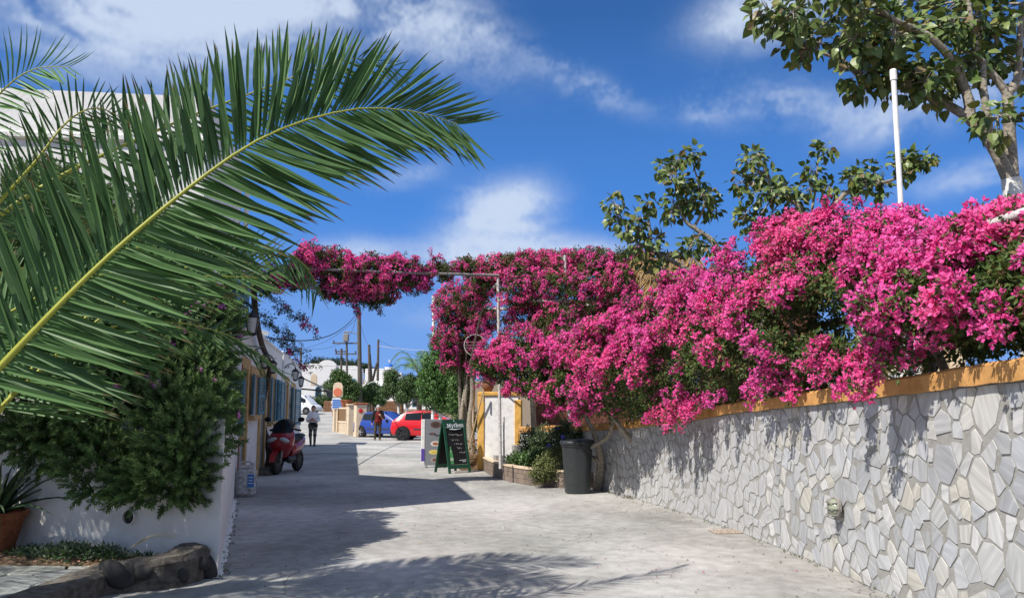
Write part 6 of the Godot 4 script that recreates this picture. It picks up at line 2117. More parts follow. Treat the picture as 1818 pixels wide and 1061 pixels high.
	for q in [[-10.2, 1.72, 49.3, "terracotta pot on the cream gate, beside the citrus tree"], [-9.75, 1.7, 48.3, "terracotta pot on the cream gate, next to the pier"]]:
		var t := thing("flower_pot", q[3], "flower pot", w3(q[0], q[1], q[2]), 0, "pots on the gate")
		var s := sh()
		s.lathe([Vector2(0, 0), Vector2(0.17, 0.0), Vector2(0.24, 0.34), Vector2(0.27, 0.34), Vector2(0.27, 0.42), Vector2(0.2, 0.42), Vector2(0.0, 0.38)], 14)
		part(t, "pot_body", s, M.terracotta)
		var l := sh(true)
		for k in 26:
			l.col = Color(0.07, 0.13, 0.04) * rng.randf_range(0.7, 1.3)
			var u := (rdir() + Vector3(0, 0.9, 0)).normalized()
			l.leaf(Vector3(0, 0.38, 0), u, rdir(), 0.4, 0.1)
		part(t, "foliage", l, M.plant)
	var sg := thing("street_sign", "cream post with a round orange sign above a blue and white plate", "sign", w3(-10.76, 0.05, 50.0))
	var s1 := sh()
	s1.tube([Vector3(0, 0, 0), Vector3(0, 3.1, 0)], [0.06], 8)
	part(sg, "post", s1, M.cream)
	var s2 := sh()
	s2.plate(PackedVector2Array([Vector2(-0.3, 2.25), Vector2(0.3, 2.25), Vector2(0.3, 2.95), Vector2(0.2, 3.12), Vector2(0, 3.18), Vector2(-0.2, 3.12), Vector2(-0.3, 2.95)]), Vector3(0, 0, 0.07), Basis.IDENTITY, 0.03)
	part(sg, "board", s2, M.cream)
	var s3 := sh()
	s3.lathe([Vector2(0.26, 0), Vector2(0.26, 0.02), Vector2(0, 0.02)], 18, Vector3(0, 2.55, 0.101), Basis(Vector3.RIGHT, Vector3(0, 0, 1), Vector3.DOWN))
	var disc := part(sg, "round_sign", s3, mat("sign_orange", lin(0.62, 0.17, 0.09), 0.5))
	var s4 := sh()
	for k in 4:
		s4.box(Vector3(0, 2.06 - 0.14 * k, 0.08), Vector3(0.62, 0.1, 0.03))
	part(sg, "blue_stripe", s4, mat("sign_blue", lin(0.04, 0.16, 0.5), 0.5))
	var s5 := sh()
	s5.box(Vector3(0, 1.87, 0.07), Vector3(0.66, 0.66, 0.02))
	part(sg, "white_plate", s5, M.bright_white)
	var pw := thing("low_stone_wall", "low beige stone wall behind the two parked cars", "wall", w3(-5.5, 0, 52))
	var pws := sh()
	pws.box(w3(-4.6, 0.6, 52.5), Vector3(8.6, 1.5, 0.4), Basis(Vector3.UP, 0.0), 0.05)
	wpart(pw, "wall_body", pws, mat("beige_stone", lin(0.48, 0.40, 0.29), 0.95, {"tex": "earth", "bump": "lumps", "depth": 2.5, "scale": 0.6}))
	var r := RandomNumberGenerator.new()
	r.seed = 17
	for k in 42:
		var st := sh()
		var x := -8.6 + (k % 14) * 0.6 + r.randf_range(-0.1, 0.1)
		st.box(w3(x, 0.25 + (k / 14) * 0.4 + r.randf_range(-0.04, 0.04), 52.27), Vector3(r.randf_range(0.4, 0.56), r.randf_range(0.26, 0.36), 0.12), Basis(Vector3(0, 0, 1), r.randf_range(-0.06, 0.06)), 0.04)
		wpart(pw, "stone", st, mat("beige_stone_%d" % (k % 3), lin(0.46 + 0.06 * (k % 3), 0.39 + 0.05 * (k % 3), 0.29 + 0.04 * (k % 3)), 0.95, {"tex": "earth", "scale": 0.8}))
	# white garden parasol
	var pa := thing("garden_parasol", "square white parasol on a pale pole behind the trees", "parasol", w3(-10.1, land(0, 60), 60))
	var a1 := sh()
	a1.tube([Vector3(0, 0, 0), Vector3(0, 3.3, 0)], [0.04], 8)
	part(pa, "pole", a1, M.white_pipe)
	var a2 := sh()
	a2.lathe([Vector2(0.0, 3.3), Vector2(1.25, 2.85), Vector2(1.25, 2.7), Vector2(1.2, 2.84), Vector2(0.0, 3.24)], 4, Vector3.ZERO, Basis(Vector3.UP, 0.5))
	part(pa, "canopy", a2, M.bright_white)
	# field wall stepping up the slope
	var fw := thing("field_wall", "rough reddish terrace wall on the slope below the white houses", "wall", w3(-19, land(0, 90), 90))
	var fs := sh()
	fs.box(w3(-16.5, land(0, 90) + 0.4, 90), Vector3(9.0, 1.6, 0.6), Basis(Vector3.UP, -0.1), 0.1)
	wpart(fw, "wall_body", fs, mat("red_earth", lin(0.26, 0.15, 0.09), 1.0, {"tex": "earth", "bump": "lumps", "depth": 4.0, "scale": 0.4}))

# ---------------------------------------------------------------- the taverna terrace behind the wall
func make_terrace() -> void:
	rng.seed = 707
	var s := sh()
	var poly := PackedVector2Array()
	for i in 15:
		var q: Array = wall_at(lerpf(0.0, wall_lens[-1], i / 14.0))
		var p: Vector3 = q[0] - q[1] * 0.33
		poly.append(Vector2(p.x, -p.z))
	poly.append(Vector2(14, 19.6))
	poly.append(Vector2(14, 2.0))
	s.plate(poly, w3(0, -0.1, 0), FLAT, 1.08, 0.0)
	setting("terrace_floor", s, mat("terrace_tiles", lin(0.36, 0.30, 0.24), 0.8, {"tex": "concrete", "scale": 0.6}))
	# white pipe pergola
	var t := thing("pergola_frame", "rusty white pipe frame carrying the bougainvillea across the lane and over the terrace", "pergola", w3(-0.25, 0.3, 17))
	var posts := [[w3(-0.24, 0.3, 17), w3(-0.3, 4.3, 17), 0.034], [w3(1.2, 0.95, 17), w3(1.14, 4.8, 17), 0.034], [w3(-1.02, 0.0, 21.0), w3(-1.02, 4.2, 21.0), 0.04]]
	for q in posts:
		var p := sh()
		p.tube([q[0], q[0].lerp(q[1], 0.5), q[1]], [q[2]], 10)
		wpart(t, "post", p, M.white_pipe)
	var beams := [[w3(-0.28, 3.82, 17), w3(2.2, 3.78, 16.6), 0.033], [w3(-0.27, 3.1, 17.02), w3(0.9, 3.12, 17.3), 0.032], [w3(-0.28, 4.36, 17), w3(-5.06, 4.2, 14.95), 0.03], [w3(-1.02, 4.15, 21.0), w3(-0.3, 4.2, 17.03), 0.035], [w3(-1.02, 4.12, 21.0), w3(2.6, 4.2, 20.5), 0.035]]
	for q in beams:
		var p := sh()
		p.tube([q[0], q[0].lerp(q[1], 0.5) - Vector3(0, 0.02, 0), q[1]], [q[2]], 10)
		wpart(t, "beam", p, M.white_pipe if q[2] > 0.032 else M.grey_pipe)
	for k in 4:       # wires of the trellis
		var p := sh()
		p.tube([w3(-0.28, 3.85 + k * 0.13, 16.98), w3(1.14, 3.84 + k * 0.2, 16.98)], [0.003], 4, false)
		wpart(t, "trellis_wire", p, M.grey_pipe)
	for k in 4:
		var p := sh()
		p.tube([w3(-0.1 + k * 0.34, 3.84, 16.97), w3(-0.1 + k * 0.34, 4.5, 16.97)], [0.003], 4, false)
		wpart(t, "trellis_wire", p, M.grey_pipe)
	# dark taverna house behind the pergola
	var hs := thing("taverna_house", "shaded reddish taverna front behind the pergola", "house", w3(3.0, 0.9, 21.0))
	var h1 := sh()
	h1.box(w3(4.6, 2.6, 24.0), Vector3(8.0, 4.0, 3.0), Basis.IDENTITY, 0.04)
	wpart(hs, "wall_body", h1, mat("brick_red", lin(0.20, 0.085, 0.06), 0.9, {"tex": "earth", "scale": 0.7}))
	for x in [0.6, 2.2, 3.8]:
		var w := sh()
		w.box(w3(x + 1.0, 2.6, 22.48), Vector3(0.9, 1.1, 0.06), Basis.IDENTITY, 0.01)
		wpart(hs, "window", w, M.dark_glass)
	# dried palm thatch
	var th := thing("palm_thatch", "dried straw-coloured palm thatch screen hung beside the pergola", "thatch", w3(2.6, 3.65, 16.4))
	var a := w3(1.95, 4.82, 17.5)
	var b := w3(3.6, 4.5, 15.2)
	for k in 17:
		var f := (k + 0.5) / 17.0
		var top := a.lerp(b, f) + Vector3(0, rnd(-0.06, 0.06), rnd(0.0, 0.1))
		var tip := top + Vector3(rnd(-0.12, 0.12), -rnd(0.95, 1.15), rnd(0.05, 0.15))
		var fr := sh(true)
		fr.col = Color(0.9, 0.8, 0.62)
		fr.tube([top, top.lerp(tip, 0.5) + Vector3(0, 0, 0.05), tip], [0.016, 0.012, 0.004], 5, false)
		for e in 34:
			var v := e / 34.0
			for sd in [-1.0, 1.0]:
				var p := top.lerp(tip, v) + Vector3(0, 0, 0.03)
				var dir := Vector3(sd * rnd(0.45, 0.8), -1.0, rnd(-0.1, 0.35)).normalized()
				fr.col = Color(1.0, 0.9, 0.7) * rnd(0.55, 1.2)
				fr.leaf(p, dir, Vector3(0, 0.3, 1), rnd(0.22, 0.36) * (1.1 - v * 0.5), 0.03, 0.3, 0.1)
		wpart(th, "dry_frond", fr, M.straw)
	var bt := sh()
	bt.tube([a + Vector3(-0.1, -0.5, 0.14), b + Vector3(0.1, -0.55, 0.14)], [0.018], 6)
	bt.tube([a + Vector3(-0.1, 0.02, 0.02), b + Vector3(0.1, 0.02, 0.02)], [0.025], 6)
	wpart(th, "batten", bt, M.wood)
	# white steel pole
	var fp := thing("white_pole", "tall slim white steel pole with a cap above the bougainvillea", "pole", w3(4.08, 0.95, 8.3))
	var f1 := sh()
	f1.tube([w3(4.1, 0.93, 8.3), w3(4.14, 5.13, 8.3)], [0.028], 12)
	wpart(fp, "shaft", f1, M.bright_white)
	var f2 := sh()
	f2.lathe([Vector2(0.036, -0.11), Vector2(0.036, 0.0), Vector2(0.03, 0.012), Vector2(0, 0.014)], 12, w3(4.14, 5.15, 8.3))
	wpart(fp, "cap", f2, M.bright_white)
	# second pole farther off
	var fq := single("white_pole", pole_shape(w3(-3.02, 0, 31.0), w3(-3.05, 5.9, 31.0), 0.065), M.bright_white, "white pole rising behind the pergola above the glossy green tree", "pole", w3(-3.02, 0, 31.0))
	# white handrail frame among the flowers
	var hr := thing("pipe_railing", "thick white pipe railing sticking out of the bougainvillea", "railing", w3(3.75, 0.95, 4.6))
	var r1 := sh()
	r1.tube(curve([w3(3.27, 2.76, 5.6), w3(3.38, 2.79, 5.2), w3(3.6, 2.83, 4.5), w3(3.75, 2.86, 3.8)], 8), [0.036], 12)
	wpart(hr, "top_rail", r1, M.white_pipe)
	for z in [4.5, 3.9]:
		var r2 := sh()
		r2.tube([w3(3.62 + (4.5 - z) * 0.2, 0.95, z), w3(3.62 + (4.5 - z) * 0.2, 2.83, z)], [0.03], 10)
		wpart(hr, "post", r2, M.white_pipe)
	# wooden rail behind the flowers
	var wr := thing("wooden_railing", "weathered wooden rail on posts behind the flowers", "railing", w3(3.62, 0.95, 8.0))
	var w1 := sh()
	w1.tube([w3(3.5, 2.45, 9.2), w3(3.62, 2.43, 7.6), w3(3.66, 2.38, 6.2), w3(3.7, 2.34, 5.0)], [0.035], 8)
	wpart(wr, "rail", w1, M.pole_wood)
	for z in [9.0, 7.0, 5.2]:
		var w2 := sh()
		w2.tube([w3(3.66, 0.95, z), w3(3.66, 2.4, z)], [0.035], 8)
		wpart(wr, "post", w2, M.pole_wood)
	# cream arched niche
	var ni := thing("arched_niche", "cream rendered arched niche glimpsed through the flowers", "niche", w3(5.3, 0.95, 10.8), -0.35)
	var n1 := sh()
	var ring := PackedVector2Array()
	for k in 13:
		var an := PI * k / 12.0
		ring.append(Vector2(cos(an) * 0.62, 1.75 + sin(an) * 0.62))
	ring.append(Vector2(-0.62, 0))
	ring.append(Vector2(-0.44, 0))
	for k in 13:
		var an := PI - PI * k / 12.0
		ring.append(Vector2(cos(an) * 0.44, 1.75 + sin(an) * 0.44))
	ring.append(Vector2(0.44, 0))
	ring.append(Vector2(0.62, 0))
	n1.plate(ring, Vector3(0, 0, 0), Basis.IDENTITY, 0.5, 0.02)
	part(ni, "arch", n1, M.cream)
	var n2 := sh()
	n2.box(Vector3(0, 1.2, 0.06), Vector3(0.9, 2.4, 0.1))
	part(ni, "back", n2, mat("niche_back", lin(0.62, 0.56, 0.42), 0.85, {"tex": "plaster", "scale": 0.5}))
	var n3 := sh()
	n3.lathe([Vector2(0, 0.0), Vector2(0.12, 0.0), Vector2(0.2, 0.25), Vector2(0.17, 0.5), Vector2(0.08, 0.62), Vector2(0.11, 0.72), Vector2(0.09, 0.72), Vector2(0.06, 0.62)], 16, Vector3(0, 1.05, 0.3), Basis.IDENTITY, true)
	n3.box(Vector3(0, 0.98, 0.3), Vector3(0.5, 0.12, 0.3), Basis.IDENTITY, 0.01)
	part(ni, "pedestal_jar", n3, M.bright_white)
	# tables and chairs just behind the coping
	table_set(w3(3.95, 0.98, 8.1), 0.1, "aluminium-edged taverna table behind the stretch of wall with the caged lamp", "orange chair behind the wall lamp")
	table_set(w3(3.6, 0.98, 11.6), 0.35, "taverna table under the densest bougainvillea", "orange chair under densest blossom")
	table_set(w3(2.35, 0.98, 15.5), 0.5, "taverna table above the dustbin, half hidden by blossom", "orange chair above the dustbin")

func pole_shape(a: Vector3, b: Vector3, r: float) -> Shape:
	var s := sh()
	s.tube([a, a.lerp(b, 0.5), b], [r, r * 0.95, r * 0.9], 10)
	s.lathe([Vector2(r * 1.15, -0.3), Vector2(r * 1.15, 0.0), Vector2(0, 0.02)], 10, b)
	return s

func table_set(at: Vector3, turn: float, label: String, chair_label: String) -> void:
	var t := thing("taverna_table", label, "table", at, turn, "taverna tables")
	var s := sh()
	s.box(Vector3(0, 0.74, 0), Vector3(0.8, 0.03, 0.8), Basis.IDENTITY, 0.006)
	part(t, "table_top", s, M.bright_white)
	var e := sh()
	for k in 4:
		var b := Basis(Vector3.UP, PI / 2 * k)
		e.box(b * Vector3(0, 0.735, 0.41), Vector3(0.81, 0.05, 0.018), b, 0.004)
	part(t, "metal_edge", e, mat("aluminium", lin(0.6, 0.6, 0.6), 0.35, {"metal": 0.9}))
	for x in [-0.34, 0.34]:
		for z in [-0.34, 0.34]:
			var l := sh()
			l.tube([Vector3(x, 0, z), Vector3(x, 0.73, z)], [0.02], 8)
			part(t, "leg", l, M.aluminium)
	var q := Transform3D(Basis(Vector3.UP, turn), at)
	var chair := func(off: Vector3, spin: float, say: String) -> void:
		var c := thing("wooden_chair", say, "chair", q * off, turn + spin, "orange taverna chairs")
		var m := mat("orange_wood", lin(0.42, 0.14, 0.04), 0.55, {"tex": "bark", "scale": 1.2})
		var seat := sh()
		seat.box(Vector3(0, 0.45, 0), Vector3(0.4, 0.04, 0.4), Basis.IDENTITY, 0.012)
		part(c, "seat", seat, M.straw if false else m)
		for x in [-0.18, 0.18]:
			for z in [-0.18, 0.18]:
				var l := sh()
				l.tube([Vector3(x, 0, z), Vector3(x, 0.88 if z < 0 else 0.44, z - (0.05 if z < 0 else 0.0))], [0.019], 7)
				part(c, "leg", l, m)
		for y in [0.58, 0.7, 0.82]:
			var b := sh()
			b.box(Vector3(0, y, -0.215), Vector3(0.36, 0.06, 0.018), Basis.IDENTITY, 0.005)
			part(c, "back_slat", b, m)
	chair.call(Vector3(0.62, 0, 0.1), -PI / 2, chair_label + ", facing the lane")
	chair.call(Vector3(0.1, 0, 0.62), PI, chair_label + ", backing onto the next table")

# ---------------------------------------------------------------- planter, pier and what stands by them
func make_planter_and_pier() -> void:
	rng.seed = 717
	var path := [w3(1.60, 0, 15.95), w3(1.05, 0, 15.95), w3(0.45, 0, 16.45), w3(0.05, 0, 17.2), w3(-0.25, 0, 18.1), w3(-0.52, 0, 19.3), w3(-0.72, 0, 20.6)]
	var t := thing("tiled_planter", "low curved planter edge faced with small brown tiles", "planter", w3(0.2, 0, 17.2))
	var n := 52
	var core := sh()
	var cope := sh()
	var tile := sh()
	tile.box(Vector3.ZERO, Vector3(0.096, 0.096, 0.016), Basis.IDENTITY, 0.004)
	var tm := tile.mesh()
	var line := curve(path, n + 1)
	var tones := [mat("tile_a", lin(0.20, 0.155, 0.125), 0.6), mat("tile_b", lin(0.25, 0.195, 0.155), 0.6), mat("tile_c", lin(0.165, 0.13, 0.11), 0.65)]
	for i in n:
		var a: Vector3 = line[i]
		var b: Vector3 = line[i + 1]
		var dir := (b - a).normalized()
		var inn := Vector3.UP.cross(dir) * -1.0
		core.quad(a, b, b + Vector3(0, 0.31, 0), a + Vector3(0, 0.31, 0))
		core.quad(a + inn * 0.12, a + inn * 0.12 + Vector3(0, 0.31, 0), b + inn * 0.12 + Vector3(0, 0.31, 0), b + inn * 0.12)
		cope.face(a - inn * 0.03 + Vector3(0, 0.345, 0), b - inn * 0.03 + Vector3(0, 0.345, 0), b + inn * 0.14 + Vector3(0, 0.345, 0), a + inn * 0.14 + Vector3(0, 0.345, 0), a)
		cope.face(a - inn * 0.03 + Vector3(0, 0.31, 0), b - inn * 0.03 + Vector3(0, 0.31, 0), b - inn * 0.03 + Vector3(0, 0.345, 0), a - inn * 0.03 + Vector3(0, 0.345, 0), a + inn)
		cope.face(a + inn * 0.14 + Vector3(0, 0.31, 0), b + inn * 0.14 + Vector3(0, 0.31, 0), b + inn * 0.14 + Vector3(0, 0.345, 0), a + inn * 0.14 + Vector3(0, 0.345, 0), a - inn)
		cope.face(a - inn * 0.03 + Vector3(0, 0.31, 0), b - inn * 0.03 + Vector3(0, 0.31, 0), b + inn * 0.14 + Vector3(0, 0.31, 0), a + inn * 0.14 + Vector3(0, 0.31, 0), a + Vector3(0, 2, 0))
	wpart(t, "mortar_core", core, M.mortar)
	wpart(t, "coping", cope, M.cream)
	var total := 0.0
	for i in n:
		total += line[i].distance_to(line[i + 1])
	var d := 0.05
	while d < total - 0.05:
		var acc := 0.0
		for i in n:
			var l: float = line[i].distance_to(line[i + 1])
			if acc + l >= d:
				var p: Vector3 = line[i].lerp(line[i + 1], (d - acc) / l)
				var dir: Vector3 = (line[i + 1] - line[i]).normalized()
				var out := Vector3.UP.cross(dir)
				var bs := Basis(dir, Vector3.UP, out)
				for row in 3:
					shared(t, "tile", tm, tones[rng.randi() % 3], Transform3D(bs, p + out * 0.006 + Vector3(0, 0.052 + row * 0.1015, 0) - t.position))
				break
			acc += l
		d += 0.1015
	var soil := sh()
	soil.plate(PackedVector2Array([Vector2(1.55, 16.05), Vector2(1.08, 16.05), Vector2(0.5, 16.55), Vector2(0.15, 17.25), Vector2(-0.15, 18.15), Vector2(-0.42, 19.3), Vector2(-0.6, 20.5), Vector2(-0.1, 20.4), Vector2(0.3, 19.3), Vector2(1.0, 17.4), Vector2(1.5, 16.1)]), w3(0, 0.0, 0), FLAT, 0.26)
	setting("planter_soil", soil, M.soil)
	# white pier framed in yellow
	var p := thing("gate_pier", "white rendered gate pier edged in yellow behind the tiled planter", "gate pier", w3(-0.3, 0, 20.75), -0.08)
	var s := sh()
	s.box(Vector3(0, 0.94, 0), Vector3(0.98, 1.88, 0.42), Basis.IDENTITY, 0.02)
	part(p, "shaft", s, M.bright_white)
	for x in [-0.47, 0.47]:
		var y := sh()
		y.box(Vector3(x, 0.96 if x < 0 else 0.9, 0.01), Vector3(0.17, 1.88 if x < 0 else 1.72, 0.46), Basis.IDENTITY, 0.012)
		part(p, "yellow_edge", y, M.yellow)
	var yt := sh()
	yt.box(Vector3(0, 1.915, 0.005), Vector3(1.12, 0.1, 0.49), Basis.IDENTITY, 0.015)
	part(p, "yellow_cap", yt, M.yellow)
	var jug := thing("clay_jug", "small brown clay jug lying on top of the yellow-edged pier", "jug", w3(-0.62, 1.98, 20.8))
	var js := sh()
	js.lathe([Vector2(0, 0), Vector2(0.1, 0.0), Vector2(0.16, 0.12), Vector2(0.13, 0.26), Vector2(0.06, 0.32), Vector2(0.08, 0.38), Vector2(0.06, 0.38)], 16, Vector3.ZERO, Basis.IDENTITY, true)
	part(jug, "jug_body", js, mat("brown_clay", lin(0.20, 0.085, 0.045), 0.8))
	var jh := sh()
	jh.tube(curve([Vector3(0.06, 0.34, 0), Vector3(0.2, 0.33, 0), Vector3(0.15, 0.16, 0)], 8), [0.016], 6)
	part(jug, "handle", jh, M.brown_clay)
	single("white_stake", pole_shape(w3(-0.18, 0.3, 18.55), w3(-0.19, 1.35, 18.55), 0.02), M.white_pipe, "thin white stake standing in the tiled planter", "stake", w3(-0.18, 0.3, 18.55))
	var bk := thing("concrete_block", "grey concrete blocks stacked in the planter before the pier", "concrete block", w3(0.12, 0.26, 19.3), 0.3)
	for q in [[0, 0.11, 0, 0.42], [0.1, 0.33, 0.0, 0.4], [-0.45, 0.1, 0.05, 0.25]]:
		var b := sh()
		b.box(Vector3(q[0], q[1], q[2]), Vector3(q[3], 0.2, 0.22), Basis(Vector3.UP, rng.randf_range(-0.1, 0.1)), 0.01)
		part(bk, "block", b, M.mortar)
	# plants
	clump_tree("planter_bush", "yellow-green bush spilling over the tiled planter next to the dustbin", "bush", w3(0.62, 0.25, 16.5), 0.2, 0.0, [[0.72, 0.4, 16.1, 0.3, 0.3, 0.25], [0.55, 0.3, 16.0, 0.22, 0.25, 0.18], [0.85, 0.62, 16.3, 0.22, 0.2, 0.22]], 620, Color(0.15, 0.17, 0.06), 0.045)
	clump_tree("planter_bush", "small dark green leafy plant in the middle of the planter", "bush", w3(0.1, 0.26, 18.0), 0.2, 0.0, [[0.1, 0.42, 17.9, 0.25, 0.18, 0.25], [0.35, 0.4, 17.6, 0.2, 0.16, 0.2], [0.5, 0.45, 17.2, 0.25, 0.2, 0.2]], 420, Color(0.07, 0.13, 0.04), 0.07)
	clump_tree("climbing_plant", "straggly climbing plant with blue flowers against the wall behind the planter", "climber", w3(0.85, 0.26, 17.3), 0.2, 0.0, [[0.75, 0.8, 17.4, 0.35, 0.4, 0.15], [1.1, 0.85, 16.9, 0.3, 0.45, 0.15], [0.45, 0.8, 18.1, 0.3, 0.35, 0.15], [1.3, 0.8, 16.4, 0.2, 0.4, 0.15]], 640, Color(0.085, 0.125, 0.055), 0.06)
	for k in 5:
		var fl := sh()
		var c: Vector3 = [w3(0.78, 0.75, 17.0), w3(1.05, 0.95, 16.6), w3(0.6, 0.9, 17.6), w3(0.9, 0.6, 16.7), w3(0.95, 1.1, 16.9)][k]
		fl.lathe([Vector2(0.0, 0.0), Vector2(0.012, 0.02), Vector2(0.045, 0.045), Vector2(0.05, 0.05), Vector2(0.0, 0.025)], 10, Vector3.ZERO, aim(Vector3(-0.3, 0.4, 1), 0.3 * k))
		for i in fl.v.size():
			fl.v[i] += c
		single("blue_flower", fl, mat("flower_blue", lin(0.12, 0.10, 0.55), 0.6), "violet-blue trumpet flower on the climber behind the dustbin", "flower", c, "blue flowers on the climber")
	# stems, cane and posts left of the pier
	single("red_post", pole_shape(w3(-1.08, 0, 21.2), w3(-1.05, 2.6, 21.2), 0.09), mat("dull_red", lin(0.22, 0.05, 0.035), 0.8, {"tex": "rust", "scale": 1.0}), "dull red post among the vine stems beside the pier", "post", w3(-1.08, 0, 21.2))
	single("bamboo_cane", pole_shape(w3(-1.15, 0.3, 20.6), w3(-0.72, 2.0, 20.4), 0.018), mat("cane", lin(0.45, 0.32, 0.18), 0.7), "pale bamboo cane leaning beside the yellow-edged pier", "cane", w3(-1.15, 0.3, 20.6))
	var gt := sh()
	gt.tube(curve([w3(-1.05, -0.02, 20.9), w3(-1.04, 0.6, 20.95), w3(-1.1, 1.2, 21.0), w3(-1.02, 1.9, 21.0), w3(-1.05, 2.8, 20.8)], 18), [0.13, 0.12, 0.125, 0.11, 0.115, 0.1, 0.1, 0.09, 0.08, 0.07], 9)
	single("gnarled_vine", gt, M.bark, "pale gnarled vine trunk twisting up beside the yellow-edged pier", "vine", w3(-1.05, 0, 20.9))
	for k in 3:
		var v := sh()
		var x := -1.35 + k * 0.1
		v.tube(curve([w3(x, 0.0, 21.6 + 0.1 * k), w3(x + rnd(-0.1, 0.1), 1.1, 21.5), w3(x + rnd(-0.1, 0.1), 2.2, 21.2), w3(x + rnd(-0.1, 0.2), 3.2, 20.3)], 14), [0.03, 0.028, 0.026, 0.024, 0.02], 6)
		single("bare_vine", v, M.bark if k % 2 else M.dark_bark, "thin bare vine stem climbing behind the green sandwich board", "vine", w3(x, 0, 21.6), "thin vine stems by the pergola")
	clump_tree("climbing_plant", "dark leafy climber hanging between the vine stems and the green tree", "climber", w3(-1.5, 0, 22.0), 0.2, 0.0, [[-1.45, 2.0, 22, 0.35, 0.8, 0.3], [-1.3, 2.9, 21.4, 0.4, 0.5, 0.4], [-1.2, 1.2, 21.8, 0.3, 0.5, 0.25]], 640, Color(0.09, 0.17, 0.045), 0.08)
	var bx := thing("wooden_planter_box", "pale wooden planter box holding dry brown plants behind the sandwich board", "planter box", w3(-1.05, 0, 20.9), 0.2)
	var b1 := sh()
	for k in 3:
		b1.box(Vector3(0, 0.07 + k * 0.13, 0), Vector3(0.6, 0.12, 0.4), Basis.IDENTITY, 0.01)
	part(bx, "box_body", b1, mat("pale_wood", lin(0.38, 0.27, 0.17), 0.8, {"tex": "bark", "scale": 1.0}))
	var b2 := sh(true)
	for k in 120:
		b2.col = Color(0.22, 0.11, 0.06) * rnd(0.6, 1.4) if k % 3 else Color(0.1, 0.13, 0.05)
		b2.leaf(Vector3(rnd(-0.25, 0.25), 0.38 + rnd(0, 0.35), rnd(-0.15, 0.15)), (rdir() + Vector3(0, 0.5, 0)).normalized(), rdir(), 0.11, 0.04)
	part(bx, "dry_foliage", b2, M.plant)
	var hp := thing("wire_hoop", "round white wire hoop hung among the pergola flowers", "hoop", w3(-0.94, 2.85, 20.3))
	var hs := sh()
	var pts := []
	for k in 25:
		var an := TAU * k / 24.0
		pts.append(Vector3(cos(an) * 0.27, 0.28 + sin(an) * 0.27, 0))
	hs.tube(pts, [0.011], 6, false)
	part(hp, "ring", hs, M.white_pipe)
	for k in 3:
		var hw := sh()
		hw.tube([Vector3(-0.25, 0.2 + k * 0.08, 0), Vector3(0.25, 0.2 + k * 0.08, 0)], [0.005], 5)
		part(hp, "wire", hw, M.grey_pipe)

# ---------------------------------------------------------------- things standing in the lane
func lettering(parent: Node3D, called: String, text: String, size: float, at: Vector3, basis: Basis, m: Material, italic := false) -> void:
	var f := SystemFont.new()
	f.font_names = PackedStringArray(["Droid Serif" if italic else "Droid Sans"])
	f.font_weight = 700
	f.font_italic = italic
	var tm := TextMesh.new()
	tm.text = text
	tm.font = f
	tm.font_size = 64
	tm.pixel_size = size / 64.0
	tm.depth = 0.004
	var o := MeshInstance3D.new()
	o.name = called
	o.mesh = tm
	o.material_override = m
	o.transform = Transform3D(basis, at)
	parent.add_child(o, true)

func rounded(hw: float, hd: float, r: float, n := 5) -> PackedVector2Array:
	var p := PackedVector2Array()
	for q in [[1, 1, 0.0], [-1, 1, PI / 2], [-1, -1, PI], [1, -1, PI * 1.5]]:
		for k in n + 1:
			var a: float = q[2] + PI / 2 * k / n
			p.append(Vector2(q[0] * (hw - r) + cos(a) * r, q[1] * (hd - r) + sin(a) * r))
	return p

# rings of equal length, skinned with averaged normals
func skin(s: Shape, rings: Array, closed := true, cap0 := false, cap1 := false) -> void:
	var n: int = rings[0].size()
	var m := rings.size()
	var norms := []
	var mid := Vector3.ZERO
	for r in rings:
		var row := PackedVector3Array()
		row.resize(n)
		norms.append(row)
	for i in m - 1:
		var c := Vector3.ZERO
		for k in n:
			c += rings[i][k] + rings[i + 1][k]
		c /= 2.0 * n
		for k in (n if closed else n - 1):
			var j := (k + 1) % n
			var a: Vector3 = rings[i][k]
			var q: Vector3 = (rings[i + 1][j] - a).cross(rings[i + 1][k] - rings[i][j])
			if q.dot((a + rings[i + 1][j]) * 0.5 - c) < 0:
				q = -q
			for e in [[i, k], [i, j], [i + 1, j], [i + 1, k]]:
				norms[e[0]][e[1]] += q
	for i in m - 1:
		for k in (n if closed else n - 1):
			var j := (k + 1) % n
			s.quads(rings[i][k], norms[i][k].normalized(), rings[i][j], norms[i][j].normalized(), rings[i + 1][j], norms[i + 1][j].normalized(), rings[i + 1][k], norms[i + 1][k].normalized())
	for e in [[cap0, 0, 1], [cap1, m - 1, m - 2]]:
		if e[0]:
			var c := Vector3.ZERO
			var o := Vector3.ZERO
			for k in n:
				c += rings[e[1]][k]
				o += rings[e[2]][k]
			c /= n
			o /= n
			for k in n:
				s.face3(c, rings[e[1]][k], rings[e[1]][(k + 1) % n], o)

